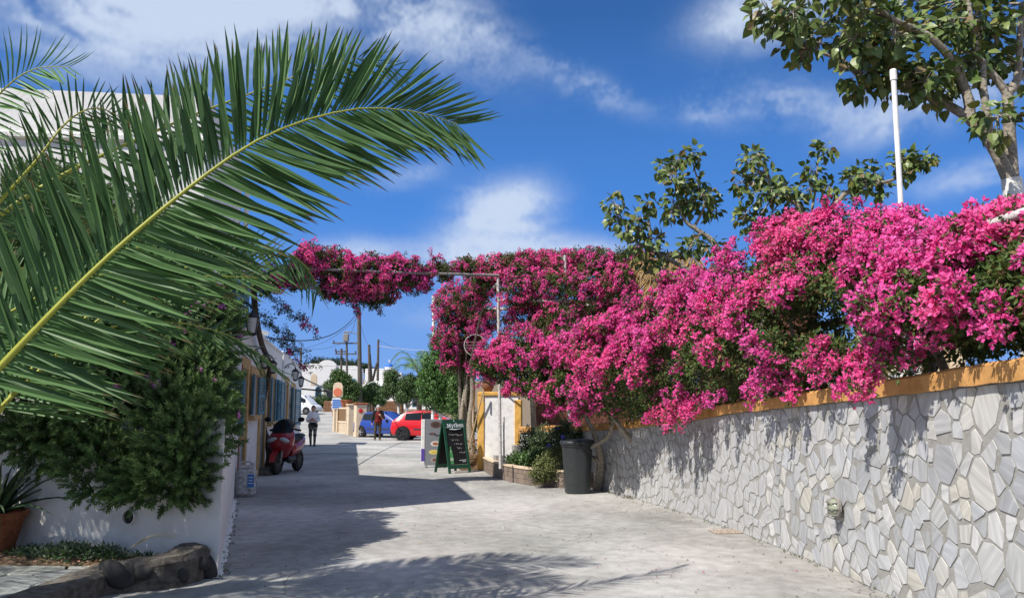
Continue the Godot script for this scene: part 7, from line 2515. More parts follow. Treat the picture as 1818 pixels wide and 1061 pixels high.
func make_street_things() -> void:
	rng.seed = 808
	# dustbin
	var t := thing("dustbin", "dark grey plastic dustbin with a lid against the stone wall", "dustbin", w3(1.2, 0.0, 15.05), 0.15)
	var s := sh()
	var rings := []
	for q in [[0.0, 0.205, 0.16], [0.02, 0.225, 0.18], [0.5, 0.25, 0.19], [0.84, 0.27, 0.2], [0.845, 0.285, 0.21], [0.9, 0.287, 0.21]]:
		var ring := []
		for p in rounded(q[1], q[1], q[2]):
			ring.append(Vector3(p.x, q[0], p.y))
		rings.append(ring)
	skin(s, rings, true, true, false)
	part(t, "bin_body", s, M.plastic_dark)
	var l := sh()
	rings = []
	for q in [[0.895, 0.30, 0.22], [0.93, 0.302, 0.22], [0.955, 0.285, 0.21], [0.97, 0.2, 0.15], [0.975, 0.1, 0.08]]:
		var ring := []
		for p in rounded(q[1], q[1], q[2]):
			ring.append(Vector3(p.x, q[0] + p.x * 0.04, p.y))
		rings.append(ring)
	skin(l, rings, true, true, true)
	part(t, "lid", l, M.plastic_dark)
	var h := sh()
	h.tube(curve([Vector3(-0.02, 0.86, 0.3), Vector3(0.1, 0.8, 0.325), Vector3(0.22, 0.66, 0.32), Vector3(0.275, 0.62, 0.22)], 9), [0.014], 6)
	part(t, "handle", h, M.black)
	# sandwich board
	var b := thing("sandwich_board", "green sandwich board with a chalked blackboard menu by the vine stems", "sandwich board", w3(-1.45, 0.0, 20.0), 0.68)
	var gm := mat("board_green", lin(0.012, 0.085, 0.045), 0.5, {"tex": "ochre", "scale": 1.2})
	var bm := mat("blackboard", lin(0.018, 0.017, 0.018), 0.75, {"tex": "earth", "scale": 1.0})
	var white := mat("chalk", lin(0.55, 0.55, 0.53), 0.9)
	var W := 0.66
	var H := 1.3
	var lean := 0.235
	for f in [1.0, -1.0]:
		# panel axes: x across, y up the slope, z outwards
		var up := Vector3(0, cos(lean), -sin(lean) * f).normalized()
		var z := Vector3(0, sin(lean), cos(lean) * f).normalized()
		var x := up.cross(z)
		var pb := Basis(x, up, z)
		var foot := Vector3(0, 0.0, 0.31 * f)
		var fr := sh()
		for sx in [-1.0, 1.0]:
			fr.box(foot + pb * Vector3(sx * (W / 2 - 0.035), H / 2, 0), Vector3(0.07, H, 0.03), pb, 0.006)
		fr.box(foot + pb * Vector3(0, H - 0.11, 0.001), Vector3(W - 0.14, 0.22, 0.028), pb, 0.004)
		fr.box(foot + pb * Vector3(0, 0.16, 0.001), Vector3(W - 0.14, 0.1, 0.028), pb, 0.004)
		var frame := part(b, "frame_panel", fr, gm)
		var bd := sh()
		bd.box(foot + pb * Vector3(0, 0.645, -0.004), Vector3(W - 0.13, 0.9, 0.014), pb)
		part(frame, "blackboard", bd, bm)
		if f > 0:
			lettering(b, "lettering", "Mythos", 0.135, foot + pb * Vector3(0.02, H - 0.14, 0.018), pb * Basis(Vector3(0, 0, 1), 0.05), mat("board_white", lin(0.75, 0.77, 0.78), 0.6), true)
			var und := sh()
			und.tube([foot + pb * Vector3(-0.16, H - 0.235, 0.018), foot + pb * Vector3(0.0, H - 0.245, 0.018), foot + pb * Vector3(0.18, H - 0.222, 0.018)], [0.008, 0.012, 0.004], 5)
			und.ball(foot + pb * Vector3(0.0, H - 0.03, 0.016), Vector3.ONE * 0.014, 8, 5)
			part(b, "emblem", und, M.board_white)
			var rule := sh()
			for sx in [-1.0, 1.0]:
				rule.box(foot + pb * Vector3(sx * 0.235, H - 0.19, 0.017), Vector3(0.1, 0.008, 0.004), pb)
			rule.box(foot + pb * Vector3(0, 0.205, 0.017), Vector3(0.5, 0.006, 0.004), pb)
			part(b, "rule", rule, mat("pale_green", lin(0.35, 0.45, 0.35), 0.7))
			# chalked lines of handwriting
			var r := RandomNumberGenerator.new()
			r.seed = 5
			var ch := sh()
			for q in [[0.93, -0.2, 0.0], [0.92, 0.06, 0.17], [0.8, -0.14, 0.08], [0.7, -0.06, 0.14], [0.6, 0.0, 0.12], [0.5, 0.05, 0.2]]:
				var px: float = q[1]
				while px < q[2] + 0.02:
					var pts := []
					for k in 5:
						pts.append(foot + pb * Vector3(px + k * 0.009, q[0] + r.randf_range(-0.026, 0.026), 0.006))
					ch.tube(pts, [0.003], 3, false)
					px += 0.05
			part(b, "chalk_writing", ch, white)
			var sm := sh()
			for k in 2:
				sm.box(foot + pb * Vector3(0.13 + k * 0.04, 0.31 - k * 0.035, 0.006), Vector3(0.2 - 0.09 * k, 0.013, 0.003), pb * Basis(Vector3(0, 0, 1), 0.06))
			part(b, "small_print", sm, M.board_white)
			# printed bottle
			var bo := sh()
			var pr := PackedVector2Array([Vector2(-0.045, 0), Vector2(0.045, 0), Vector2(0.045, 0.24), Vector2(0.02, 0.33), Vector2(0.016, 0.42), Vector2(-0.016, 0.42), Vector2(-0.02, 0.33), Vector2(-0.045, 0.24)])
			bo.plate(pr, foot + pb * Vector3(-0.19, 0.225, 0.004), pb, 0.004)
			var bottle := part(b, "bottle_print", bo, mat("bottle_green", lin(0.09, 0.33, 0.10), 0.5))
			var bl := sh()
			bl.box(foot + pb * Vector3(-0.19, 0.335, 0.0095), Vector3(0.088, 0.07, 0.002), pb)
			bl.box(foot + pb * Vector3(-0.19, 0.53, 0.0095), Vector3(0.034, 0.04, 0.002), pb)
			part(bottle, "bottle_label", bl, mat("label_pale", lin(0.45, 0.6, 0.45), 0.6))
			var foot_plate := sh()
			foot_plate.box(foot + pb * Vector3(-0.05, 0.035, 0.012), Vector3(0.24, 0.05, 0.02), pb, 0.004)
			part(b, "foot_plate", foot_plate, mat("foot_pale", lin(0.5, 0.45, 0.4), 0.7))
	var hinge := sh()
	hinge.tube([Vector3(-W / 2, H * cos(lean), 0), Vector3(W / 2, H * cos(lean), 0)], [0.016], 6)
	part(b, "hinge", hinge, M.iron)
	# picture menu board
	var m := thing("menu_board", "tall grey picture menu board with food photographs behind the sandwich board", "menu board", w3(-2.1, 0, 21.7), 0.12)
	var m1 := sh()
	m1.box(Vector3(0.06, 0.66, 0), Vector3(0.56, 1.2, 0.05), Basis.IDENTITY, 0.01)
	part(m, "panel", m1, mat("menu_grey", lin(0.21, 0.22, 0.24), 0.55))
	var m2 := sh()
	m2.box(Vector3(-0.27, 0.68, 0.0), Vector3(0.1, 1.16, 0.07), Basis.IDENTITY, 0.01)
	part(m, "white_edge", m2, M.bright_white)
	var m3 := sh()
	m3.box(Vector3(-0.27, 0.33, 0.037), Vector3(0.09, 0.32, 0.006))
	part(m, "purple_stripe", m3, mat("menu_purple", lin(0.10, 0.06, 0.33), 0.5))
	for q in [[0.06, 1.12, 0.14, 0.085, Color(0.12, 0.06, 0.05), Color(0.06, 0.04, 0.04)], [-0.02, 0.88, 0.09, 0.03, Color(0.05, 0.045, 0.05), Color(0.2, 0.1, 0.08)], [0.14, 0.84, 0.1, 0.025, Color(0.06, 0.05, 0.06), Color(0.1, 0.1, 0.12)], [0.06, 0.62, 0.13, 0.07, Color(0.7, 0.65, 0.6), Color(0.35, 0.12, 0.06)], [0.02, 0.4, 0.13, 0.06, Color(0.75, 0.6, 0.2), Color(0.6, 0.45, 0.08)], [0.06, 0.2, 0.13, 0.07, Color(0.35, 0.3, 0.28), Color(0.16, 0.08, 0.06)]]:
		var d := sh()
		d.lathe([Vector2(q[2], 0.0), Vector2(q[2], 0.003), Vector2(0, 0.003)], 16, Vector3(q[0], q[1], 0.026), Basis(Vector3.RIGHT, Vector3(0, 0, 1), Vector3(0, -q[3] / q[2], 0)))
		var pic := part(m, "food_picture", d, mat("dish%.2f" % q[1], lin(q[4].r, q[4].g, q[4].b), 0.6))
		var e := sh()
		e.lathe([Vector2(q[2] * 0.6, 0.003), Vector2(q[2] * 0.6, 0.005), Vector2(0, 0.005)], 12, Vector3(q[0], q[1], 0.026), Basis(Vector3.RIGHT, Vector3(0, 0, 1), Vector3(0, -q[3] / q[2], 0)))
		part(pic, "dish", e, mat("food%.2f" % q[1], lin(q[5].r, q[5].g, q[5].b), 0.6))
	for x in [-0.18, 0.3]:
		var ft := sh()
		ft.box(Vector3(x, 0.03, 0.0), Vector3(0.05, 0.06, 0.4), Basis.IDENTITY, 0.01)
		part(m, "foot", ft, M.grey_pipe)
	# drain cover let into the concrete
	var dc := thing("drain_cover", "small rusty drain cover set in the pale concrete", "drain cover", w3(2.66, 0.004, 10.28), 0.1)
	var d1 := sh()
	d1.box(Vector3(0, 0.006, 0), Vector3(0.36, 0.014, 0.3), Basis.IDENTITY, 0.004)
	part(dc, "frame", d1, mat("rusty", lin(0.50, 0.43, 0.36), 0.9, {"tex": "rust", "scale": 2.0}))
	for k in 6:
		var sl := sh()
		sl.box(Vector3(-0.125 + k * 0.05, 0.015, 0), Vector3(0.022, 0.008, 0.24), Basis.IDENTITY, 0.002)
		part(dc, "bar", sl, M.rusty)
	# rubble against the wall's foot
	var rb := thing("rubble_heap", "little dark heap of swept leaves and grit at the stone wall's foot", "debris", w3(2.0, 0.0, 14.2))
	rb.set_meta("kind", "stuff")
	var rs := sh(true)
	for k in 90:
		rs.col = Color(0.16, 0.13, 0.1) * rnd(0.5, 1.5)
		var p := Vector3(rng.randfn(0, 0.07), rng.randf() * 0.035, rng.randfn(0, 0.09))
		rs.leaf(p, (rdir() + Vector3(0, 0.2, 0)).normalized(), Vector3.UP + rdir() * 0.5, rnd(0.02, 0.05), 0.025)
	part(rb, "swept_leaves", rs, M.painted)
	# petals and dry leaves blown over the lane
	var fp := sh(true)
	for k in 520:
		var d := 5.5 + pow(rng.randf(), 1.6) * 14.0
		var side := rng.randf()
		var x := lerpf(table([[5.0, -2.4], [14.0, -4.2], [20.0, -5.8]], d), table([[5.0, 3.0], [10.0, 2.8], [15.0, 1.7], [16.5, 0.3], [20.0, -0.7]], d), 1.0 - pow(side, 2.2) if k % 3 else side)
		fp.col = Color(0.45, 0.08, 0.18) if k % 5 == 0 else (Color(0.3, 0.22, 0.12) if k % 5 < 3 else Color(0.1, 0.085, 0.06)) * rnd(0.6, 1.3)
		var a := rng.randf() * TAU
		fp.leaf(w3(x, 0.012, d), Vector3(cos(a), 0.12, sin(a)).normalized(), Vector3(rng.randfn(0, 0.3), 1, rng.randfn(0, 0.3)), rnd(0.015, 0.04), rnd(0.012, 0.026))
	var lo := single("fallen_petals", fp, M.painted, "dry leaves and pink petals blown across the concrete lane", "leaf litter", w3(0, 0.01, 10))
	lo.set_meta("kind", "stuff")
	# weeds at the wall foot
	var wd := sh(true)
	for k in 150:
		var q := wall_at(rng.randf() * wall_lens[-1])
		var p: Vector3 = q[0] + q[1] * rnd(0.03, 0.1)
		wd.col = Color(0.14, 0.15, 0.07) * rnd(0.6, 1.3)
		for e in 3:
			wd.leaf(p, (rdir() * Vector3(1, 0.3, 1) + Vector3(0, 0.9, 0)).normalized(), rdir(), rnd(0.02, 0.06), 0.008)
	for k in 60:
		var f := rng.randf()
		var p := w3(-2.66, 0, 7.5).lerp(w3(-4.66, 0, 13.8), f) + Vector3(rnd(0.02, 0.1), 0, 0)
		wd.col = Color(0.10, 0.14, 0.05) * rnd(0.6, 1.3)
		for e in 3:
			wd.leaf(p, (rdir() * Vector3(1, 0.3, 1) + Vector3(0, 0.9, 0)).normalized(), rdir(), rnd(0.02, 0.06), 0.008)
	var wo := single("weeds", wd, M.plant, "tiny weeds along the foot of the walls", "weeds", w3(0, 0, 10))
	wo.set_meta("kind", "stuff")

# ---------------------------------------------------------------- vehicles; local +x is forwards
func wheel(parent: Node3D, at: Vector3, r: float, w: float, rim: Material, spokes := 5) -> void:
	var s := sh()
	var b := Basis(Vector3.RIGHT, Vector3(0, 0, 1), Vector3.DOWN)
	s.lathe([Vector2(r * 0.62, -w * 0.5), Vector2(r * 0.9, -w * 0.5), Vector2(r, -w * 0.32), Vector2(r, w * 0.32), Vector2(r * 0.9, w * 0.5), Vector2(r * 0.62, w * 0.5)], 22, at, b)
	var wh := part(parent, "wheel", s, M.rubber)
	var k := sh()
	k.lathe([Vector2(0, -w * 0.36), Vector2(r * 0.6, -w * 0.3), Vector2(r * 0.63, -w * 0.46), Vector2(r * 0.63, w * 0.46), Vector2(r * 0.6, w * 0.3), Vector2(0, w * 0.36)], 20, at, b)
	for q in spokes:
		var a := TAU * q / spokes
		for sd in [-1.0, 1.0]:
			k.box(at + Vector3(cos(a), sin(a), 0) * r * 0.34 + Vector3(0, 0, sd * w * 0.4), Vector3(r * 0.55, r * 0.12, w * 0.1), Basis(Vector3(0, 0, 1), a), 0.008)
	part(wh, "rim", k, rim)

# rows: stations along the car [x, y bottom, y belt, half width low, half width belt]; cabin: [x, y roof, half width] between belt stations
func car(label: String, category: String, at: Vector3, turn: float, paint: Material, rows: Array, cabin: Array, wheels: Array, r: float, glassy: Array, rim: Material) -> Node3D:
	var t := thing("parked_" + category.replace(" ", "_"), label, category, at, turn)
	var s := sh()
	var rings := []
	for q in rows:
		var x: float = q[0]
		var yb: float = q[1]
		var yt: float = q[2]
		var wl: float = q[3]
		var wb: float = q[4]
		var ym := lerpf(yb, yt, 0.55)
		var ring := []
		for e in [[-wl * 0.9, yb], [-wl, yb + 0.06], [-maxf(wl, wb) * 1.03, ym], [-wb, yt - 0.05], [-wb * 0.93, yt], [0, yt + 0.025], [wb * 0.93, yt], [wb, yt - 0.05], [maxf(wl, wb) * 1.03, ym], [wl, yb + 0.06], [wl * 0.9, yb]]:
			ring.append(Vector3(x, e[1], e[0]))
		rings.append(ring)
	skin(s, rings, true, true, true)
	part(t, "car_body", s, paint)
	# cabin
	var c := sh()
	var cr := []
	for q in cabin:
		var belt := 0.0
		var wb := 0.0
		for i in rows.size() - 1:
			if q[0] >= rows[i][0] and q[0] <= rows[i + 1][0]:
				var f: float = (q[0] - rows[i][0]) / (rows[i + 1][0] - rows[i][0])
				belt = lerpf(rows[i][2], rows[i + 1][2], f)
				wb = lerpf(rows[i][4], rows[i + 1][4], f)
		belt -= 0.03
		var top: float = maxf(q[1], belt + 0.01)
		var w: float = q[2]
		var ring := []
		for e in [[-wb * 0.95, belt], [-lerpf(wb * 0.95, w, 0.9), lerpf(belt, top, 0.88)], [-w * 0.86, top - 0.015], [0, top + 0.02], [w * 0.86, top - 0.015], [lerpf(wb * 0.95, w, 0.9), lerpf(belt, top, 0.88)], [wb * 0.95, belt]]:
			ring.append(Vector3(q[0], e[1], e[0]))
		cr.append(ring)
	skin(c, cr, false)
	part(t, "roof", c, paint)
	# glazing set a little proud: [station from, station to] spans on each side; plus front and rear screens
	var g := mat("car_glass", lin(0.012, 0.015, 0.017), 0.06, {"spec": 0.5})
	for q in glassy:
		for sd in [0, 1]:
			var a0: Vector3 = ring_at(cr, q[0], sd, 0.12)
			var a1: Vector3 = ring_at(cr, q[1], sd, 0.12)
			var b1: Vector3 = ring_at(cr, q[1] + q[2], sd, 0.9)
			var b0: Vector3 = ring_at(cr, q[0] + q[2], sd, 0.9)
			var z := Vector3(0, 0, -0.012 if sd == 0 else 0.012)
			var gs := sh()
			gs.face(a0 + z, a1 + z, b1 + z, b0 + z, Vector3(a0.x, a0.y, 0))
			gs.face(a0 - z, a1 - z, b1 - z, b0 - z, Vector3(a0.x, a0.y, 0))
			part(t, "side_window", gs, g)
	for e in [[0, 1, "rear_window"], [cr.size() - 1, cr.size() - 2, "windscreen"]]:
		var lo: Array = cr[e[0]]
		var hi: Array = cr[e[1]]
		var gs := sh()
		var off := Vector3(-0.012 if e[0] == 0 else 0.012, 0.01, 0)
		var p0: Vector3 = lo[0].lerp(lo[6], 0.08)
		var p1: Vector3 = lo[0].lerp(lo[6], 0.92)
		var p2: Vector3 = hi[2].lerp(hi[4], 1.0)
		var p3: Vector3 = hi[2].lerp(hi[4], 0.0)
		p0 += (p3 - p0) * 0.08
		p1 += (p2 - p1) * 0.08
		p3 += (p0 - p3) * 0.06
		p2 += (p1 - p2) * 0.06
		gs.face(p0 + off, p1 + off, p2 + off, p3 + off, Vector3(0, 0.6, 0))
		part(t, e[2], gs, g)
	for x in wheels:
		var half := 0.0
		for i in rows.size() - 1:
			if x >= rows[i][0] and x <= rows[i + 1][0]:
				half = maxf(lerpf(rows[i][3], rows[i + 1][3], (x - rows[i][0]) / (rows[i + 1][0] - rows[i][0])), lerpf(rows[i][4], rows[i + 1][4], (x - rows[i][0]) / (rows[i + 1][0] - rows[i][0])))
		for sd in [-1.0, 1.0]:
			var a := sh()
			a.lathe([Vector2(0, 0.02), Vector2(r * 1.16, 0.02), Vector2(r * 1.2, 0.0), Vector2(r * 1.2, -0.1)], 20, Vector3(x, r + 0.02, sd * (half * 1.03 - 0.004)), Basis(Vector3.RIGHT, Vector3(0, 0, sd), Vector3(0, -sd, 0)))
			part(t, "wheel_arch", a, M.black)
			wheel(t, Vector3(x, r, sd * (half - 0.03)), r, 0.2, rim)
	return t

func ring_at(cr: Array, f: float, sd: int, v: float) -> Vector3:
	var i := clampi(int(f), 0, cr.size() - 2)
	var k := f - i
	var lo: Vector3 = cr[i][0 if sd == 0 else 6].lerp(cr[i + 1][0 if sd == 0 else 6], k)
	var hi: Vector3 = cr[i][1 if sd == 0 else 5].lerp(cr[i + 1][1 if sd == 0 else 5], k)
	return lo.lerp(hi, v)

func car_lights(t: Node3D, front: float, rear: float, y: float, w: float) -> void:
	for sd in [-1.0, 1.0]:
		var h := sh()
		h.ball(Vector3(front, y, sd * w), Vector3(0.1, 0.09, 0.16), 10, 6)
		part(t, "headlight", h, M.lamp_glass)
		var r := sh()
		r.box(Vector3(rear, y + 0.15, sd * (w + 0.03)), Vector3(0.08, 0.26, 0.14), Basis.IDENTITY, 0.03)
		part(t, "tail_light", r, mat("tail_red", lin(0.4, 0.01, 0.01), 0.2))
		var m := sh()
		m.ball(Vector3(front - 1.15, y + 0.33, sd * (w + 0.25)), Vector3(0.06, 0.07, 0.1), 8, 6)
		part(t, "wing_mirror", m, M.black)
		var d := sh()
		d.box(Vector3(-0.25, y + 0.08, sd * (w + 0.245)), Vector3(0.16, 0.03, 0.03), Basis.IDENTITY, 0.01)
		part(t, "door_handle", d, M.black)
	for e in [[front + 0.02, "front_bumper"], [rear - 0.02, "rear_bumper"]]:
		var b := sh()
		b.box(Vector3(e[0], y - 0.25, 0), Vector3(0.14, 0.2, w * 2 + 0.24), Basis.IDENTITY, 0.05)
		part(t, e[1], b, mat("bumper_dark", lin(0.04, 0.045, 0.06), 0.6))
	for sd in [-1.0, 1.0]:
		var st := sh()
		st.box(Vector3(0.0, y - 0.12, sd * (w + 0.27)), Vector3(1.5, 0.06, 0.02), Basis.IDENTITY, 0.008)
		part(t, "side_moulding", st, M.bumper_dark)
	var pl := sh()
	pl.box(Vector3(rear - 0.1, y - 0.02, 0), Vector3(0.02, 0.11, 0.5), Basis.IDENTITY, 0.005)
	part(t, "number_plate", pl, M.bright_white)

func make_vehicles() -> void:
	rng.seed = 909
	var hatch := [[-1.84, 0.36, 0.72, 0.62, 0.64], [-1.72, 0.26, 0.88, 0.78, 0.78], [-1.2, 0.22, 0.93, 0.81, 0.80], [-0.3, 0.2, 0.92, 0.82, 0.81], [0.6, 0.2, 0.90, 0.82, 0.80], [1.0, 0.2, 0.86, 0.81, 0.78], [1.5, 0.24, 0.76, 0.79, 0.74], [1.78, 0.3, 0.66, 0.72, 0.66], [1.88, 0.38, 0.56, 0.6, 0.56]]
	var blue := mat("blue_car_paint", lin(0.018, 0.055, 0.29), 0.3, {"coat": 0.8})
	var rim := mat("alloy", lin(0.5, 0.5, 0.51), 0.35, {"metal": 0.6})
	var b := car("blue hatchback parked at an angle behind the man in the jacket", "car", w3(-6.9, land(0, 44.8), 45.0), -0.5, blue, hatch, [[-1.68, 0.92, 0.7], [-1.25, 1.36, 0.62], [-0.3, 1.42, 0.63], [0.15, 1.40, 0.62], [1.0, 0.9, 0.68]], [-1.2, 1.15], 0.29, [[0.55, 1.05, 0.2], [1.15, 2.0, 0.05], [2.15, 3.05, -0.05]], rim)
	car_lights(b, 1.72, -1.78, 0.6, 0.58)
	var red := mat("red_car_paint", lin(0.62, 0.012, 0.02), 0.3, {"coat": 0.8})
	var fat := [[-1.95, 0.4, 0.7, 0.66, 0.66], [-1.85, 0.28, 0.92, 0.82, 0.80], [-1.4, 0.24, 1.0, 0.86, 0.85], [-0.3, 0.22, 0.98, 0.86, 0.85], [0.6, 0.22, 0.95, 0.86, 0.84], [1.1, 0.22, 0.92, 0.86, 0.82], [1.6, 0.26, 0.82, 0.83, 0.77], [1.9, 0.34, 0.7, 0.74, 0.68], [2.0, 0.42, 0.6, 0.6, 0.56]]
	var r := car("bright red hatchback partly hidden behind the menu board", "car", w3(-4.15, 0, 41.6), -0.06, red, fat, [[-1.84, 0.98, 0.74], [-1.25, 1.42, 0.66], [-0.4, 1.5, 0.67], [0.15, 1.48, 0.66], [1.15, 0.95, 0.72]], [-1.28, 1.22], 0.32, [[1.05, 2.0, 0.05], [2.12, 3.0, -0.05]], mat("dark_rim", lin(0.06, 0.06, 0.065), 0.5))
	car_lights(r, 1.84, -1.86, 0.68, 0.62)
	var vn := mat("van_white", lin(0.72, 0.73, 0.74), 0.35, {"coat": 0.5})
	var vr := [[-2.4, 0.4, 1.1, 0.85, 0.85], [-2.36, 0.3, 1.2, 0.9, 0.9], [0.5, 0.28, 1.2, 0.92, 0.92], [1.3, 0.28, 1.15, 0.92, 0.9], [1.9, 0.3, 1.0, 0.9, 0.86], [2.3, 0.36, 0.84, 0.84, 0.78], [2.42, 0.44, 0.7, 0.7, 0.64]]
	var v := car("white van parked beyond the end of the low white row", "van", w3(-22.2, land(0, 84), 84), -0.25, vn, vr, [[-2.34, 1.3, 0.9], [-2.2, 1.95, 0.82], [0.6, 2.0, 0.82], [1.0, 1.94, 0.8], [1.85, 1.05, 0.82]], [-1.4, 1.45], 0.33, [[2.15, 3.4, -0.05]], M.alloy)
	car_lights(v, 2.25, -2.36, 0.75, 0.62)
	make_scooter()

func make_scooter() -> void:
	var red := mat("scooter_red", lin(0.30, 0.012, 0.018), 0.28, {"coat": 0.7})
	var t := thing("motor_scooter", "red motor scooter with a black windscreen parked by the blue-shuttered house", "scooter", w3(-5.48, 0, 19.95), -PI / 2 - 0.1)
	t.scale = Vector3.ONE * 1.0
	var dark := mat("scooter_rim", lin(0.05, 0.05, 0.052), 0.4)
	wheel(t, Vector3(0.68, 0.26, 0), 0.26, 0.12, dark, 5)
	wheel(t, Vector3(-0.68, 0.26, 0), 0.26, 0.14, dark, 5)
	var fk := sh()
	for z in [-0.085, 0.085]:
		fk.tube([Vector3(0.68, 0.26, z), Vector3(0.5, 0.8, z)], [0.025], 8)
	part(t, "front_fork", fk, M.grey_pipe)
	var fd := sh()
	var pts := []
	for k in 9:
		var a := lerpf(0.15, 2.5, k / 8.0)
		pts.append(Vector3(0.68 + cos(a) * 0.3, 0.26 + sin(a) * 0.3, 0))
	for k in 8:
		fd.quad(pts[k] + Vector3(0, 0, -0.075), pts[k] + Vector3(0, 0, 0.075), pts[k + 1] + Vector3(0, 0, 0.075), pts[k + 1] + Vector3(0, 0, -0.075))
	part(t, "front_fender", fd, red)
	# front apron: widens at the headlight, narrows to the fork
	var ap := sh()
	var rings := []
	for q in [[0.46, 0.40, 0.13, 0.12], [0.52, 0.52, 0.21, 0.17], [0.58, 0.66, 0.30, 0.21], [0.58, 0.82, 0.33, 0.23], [0.48, 0.97, 0.28, 0.19], [0.38, 1.06, 0.2, 0.13]]:
		var ring := []
		for k in 14:
			var a := TAU * k / 14
			ring.append(Vector3(q[0] - 0.12 + cos(a) * q[3], q[1] + cos(a) * -0.03, sin(a) * q[2]))
		rings.append(ring)
	skin(ap, rings, true, true, true)
	part(t, "front_apron", ap, red)
	for sd in [-1.0, 1.0]:
		var hl := sh()
		hl.ball(Vector3(0.63, 0.80, sd * 0.15), Vector3(0.09, 0.055, 0.13), 12, 8, Basis(Vector3.RIGHT, sd * 0.3))
		part(t, "headlight", hl, mat("headlight_glass", lin(0.42, 0.45, 0.46), 0.08))
	var ws := sh()
	rings = []
	for q in [[0.56, 0.9, 0.24], [0.48, 1.03, 0.28], [0.39, 1.16, 0.27], [0.31, 1.25, 0.2], [0.28, 1.29, 0.1]]:
		var ring := []
		for k in 9:
			var a := lerpf(-1.2, 1.2, k / 8.0)
			ring.append(Vector3(q[0] - 0.14 + cos(a) * 0.14, q[1], sin(a) * q[2]))
		rings.append(ring)
	skin(ws, rings, false)
	part(t, "windscreen", ws, mat("smoked", lin(0.014, 0.014, 0.015), 0.15))
	var hb := sh()
	hb.tube(curve([Vector3(0.2, 1.02, -0.36), Vector3(0.3, 1.06, -0.16), Vector3(0.32, 1.05, 0), Vector3(0.3, 1.06, 0.16), Vector3(0.2, 1.02, 0.36)], 14), [0.018], 8)
	var bar := part(t, "handlebar", hb, M.black)
	for sd in [-1.0, 1.0]:
		var gp := sh()
		gp.tube([Vector3(0.25, 1.04, sd * 0.26), Vector3(0.19, 1.015, sd * 0.39)], [0.025], 8)
		part(bar, "grip", gp, M.rubber)
		var mi := sh()
		mi.tube([Vector3(0.28, 1.05, sd * 0.2), Vector3(0.3, 1.2, sd * 0.3), Vector3(0.3, 1.25, sd * 0.38)], [0.009], 6)
		mi.ball(Vector3(0.29, 1.28, sd * 0.42), Vector3(0.03, 0.06, 0.085), 10, 6)
		part(t, "mirror", mi, M.black)
	var fl := sh()
	fl.box(Vector3(0.12, 0.34, 0), Vector3(0.5, 0.12, 0.36), Basis.IDENTITY, 0.03)
	part(t, "footboard", fl, M.black)
	var bd := sh()
	rings = []
	for q in [[-0.02, 0.5, 0.12, 0.14], [-0.15, 0.56, 0.17, 0.2], [-0.45, 0.6, 0.19, 0.19], [-0.75, 0.68, 0.16, 0.14], [-0.98, 0.78, 0.08, 0.06]]:
		var ring := []
		for k in 12:
			var a := TAU * k / 12
			ring.append(Vector3(q[0], q[1] + sin(a) * q[3], cos(a) * q[2]))
		rings.append(ring)
	skin(bd, rings, true, true, true)
	part(t, "rear_body", bd, red)
	var st := sh()
	rings = []
	for q in [[0.02, 0.74, 0.1, 0.04], [-0.15, 0.78, 0.15, 0.06], [-0.42, 0.79, 0.16, 0.06], [-0.5, 0.85, 0.16, 0.07], [-0.8, 0.87, 0.14, 0.06], [-0.92, 0.86, 0.08, 0.03]]:
		var ring := []
		for k in 12:
			var a := TAU * k / 12
			ring.append(Vector3(q[0], q[1] + sin(a) * q[3], cos(a) * q[2]))
		rings.append(ring)
	skin(st, rings, true, true, true)
	part(t, "seat", st, M.black)
	var en := sh()
	en.box(Vector3(-0.5, 0.32, 0.06), Vector3(0.5, 0.2, 0.2), Basis(Vector3(0, 0, 1), -0.1), 0.05)
	part(t, "engine", en, M.grey_pipe)
	var ex := sh()
	ex.tube([Vector3(-0.35, 0.26, 0.2), Vector3(-0.55, 0.3, 0.22), Vector3(-0.95, 0.42, 0.22)], [0.03, 0.07, 0.06], 10)
	part(t, "exhaust", ex, M.chrome)
	var ks := sh()
	ks.tube([Vector3(-0.1, 0.3, 0.12), Vector3(-0.2, 0.0, 0.24)], [0.014], 6)
	ks.tube([Vector3(-0.1, 0.3, -0.12), Vector3(-0.2, 0.0, -0.2)], [0.014], 6)
	part(t, "kickstand", ks, M.iron)

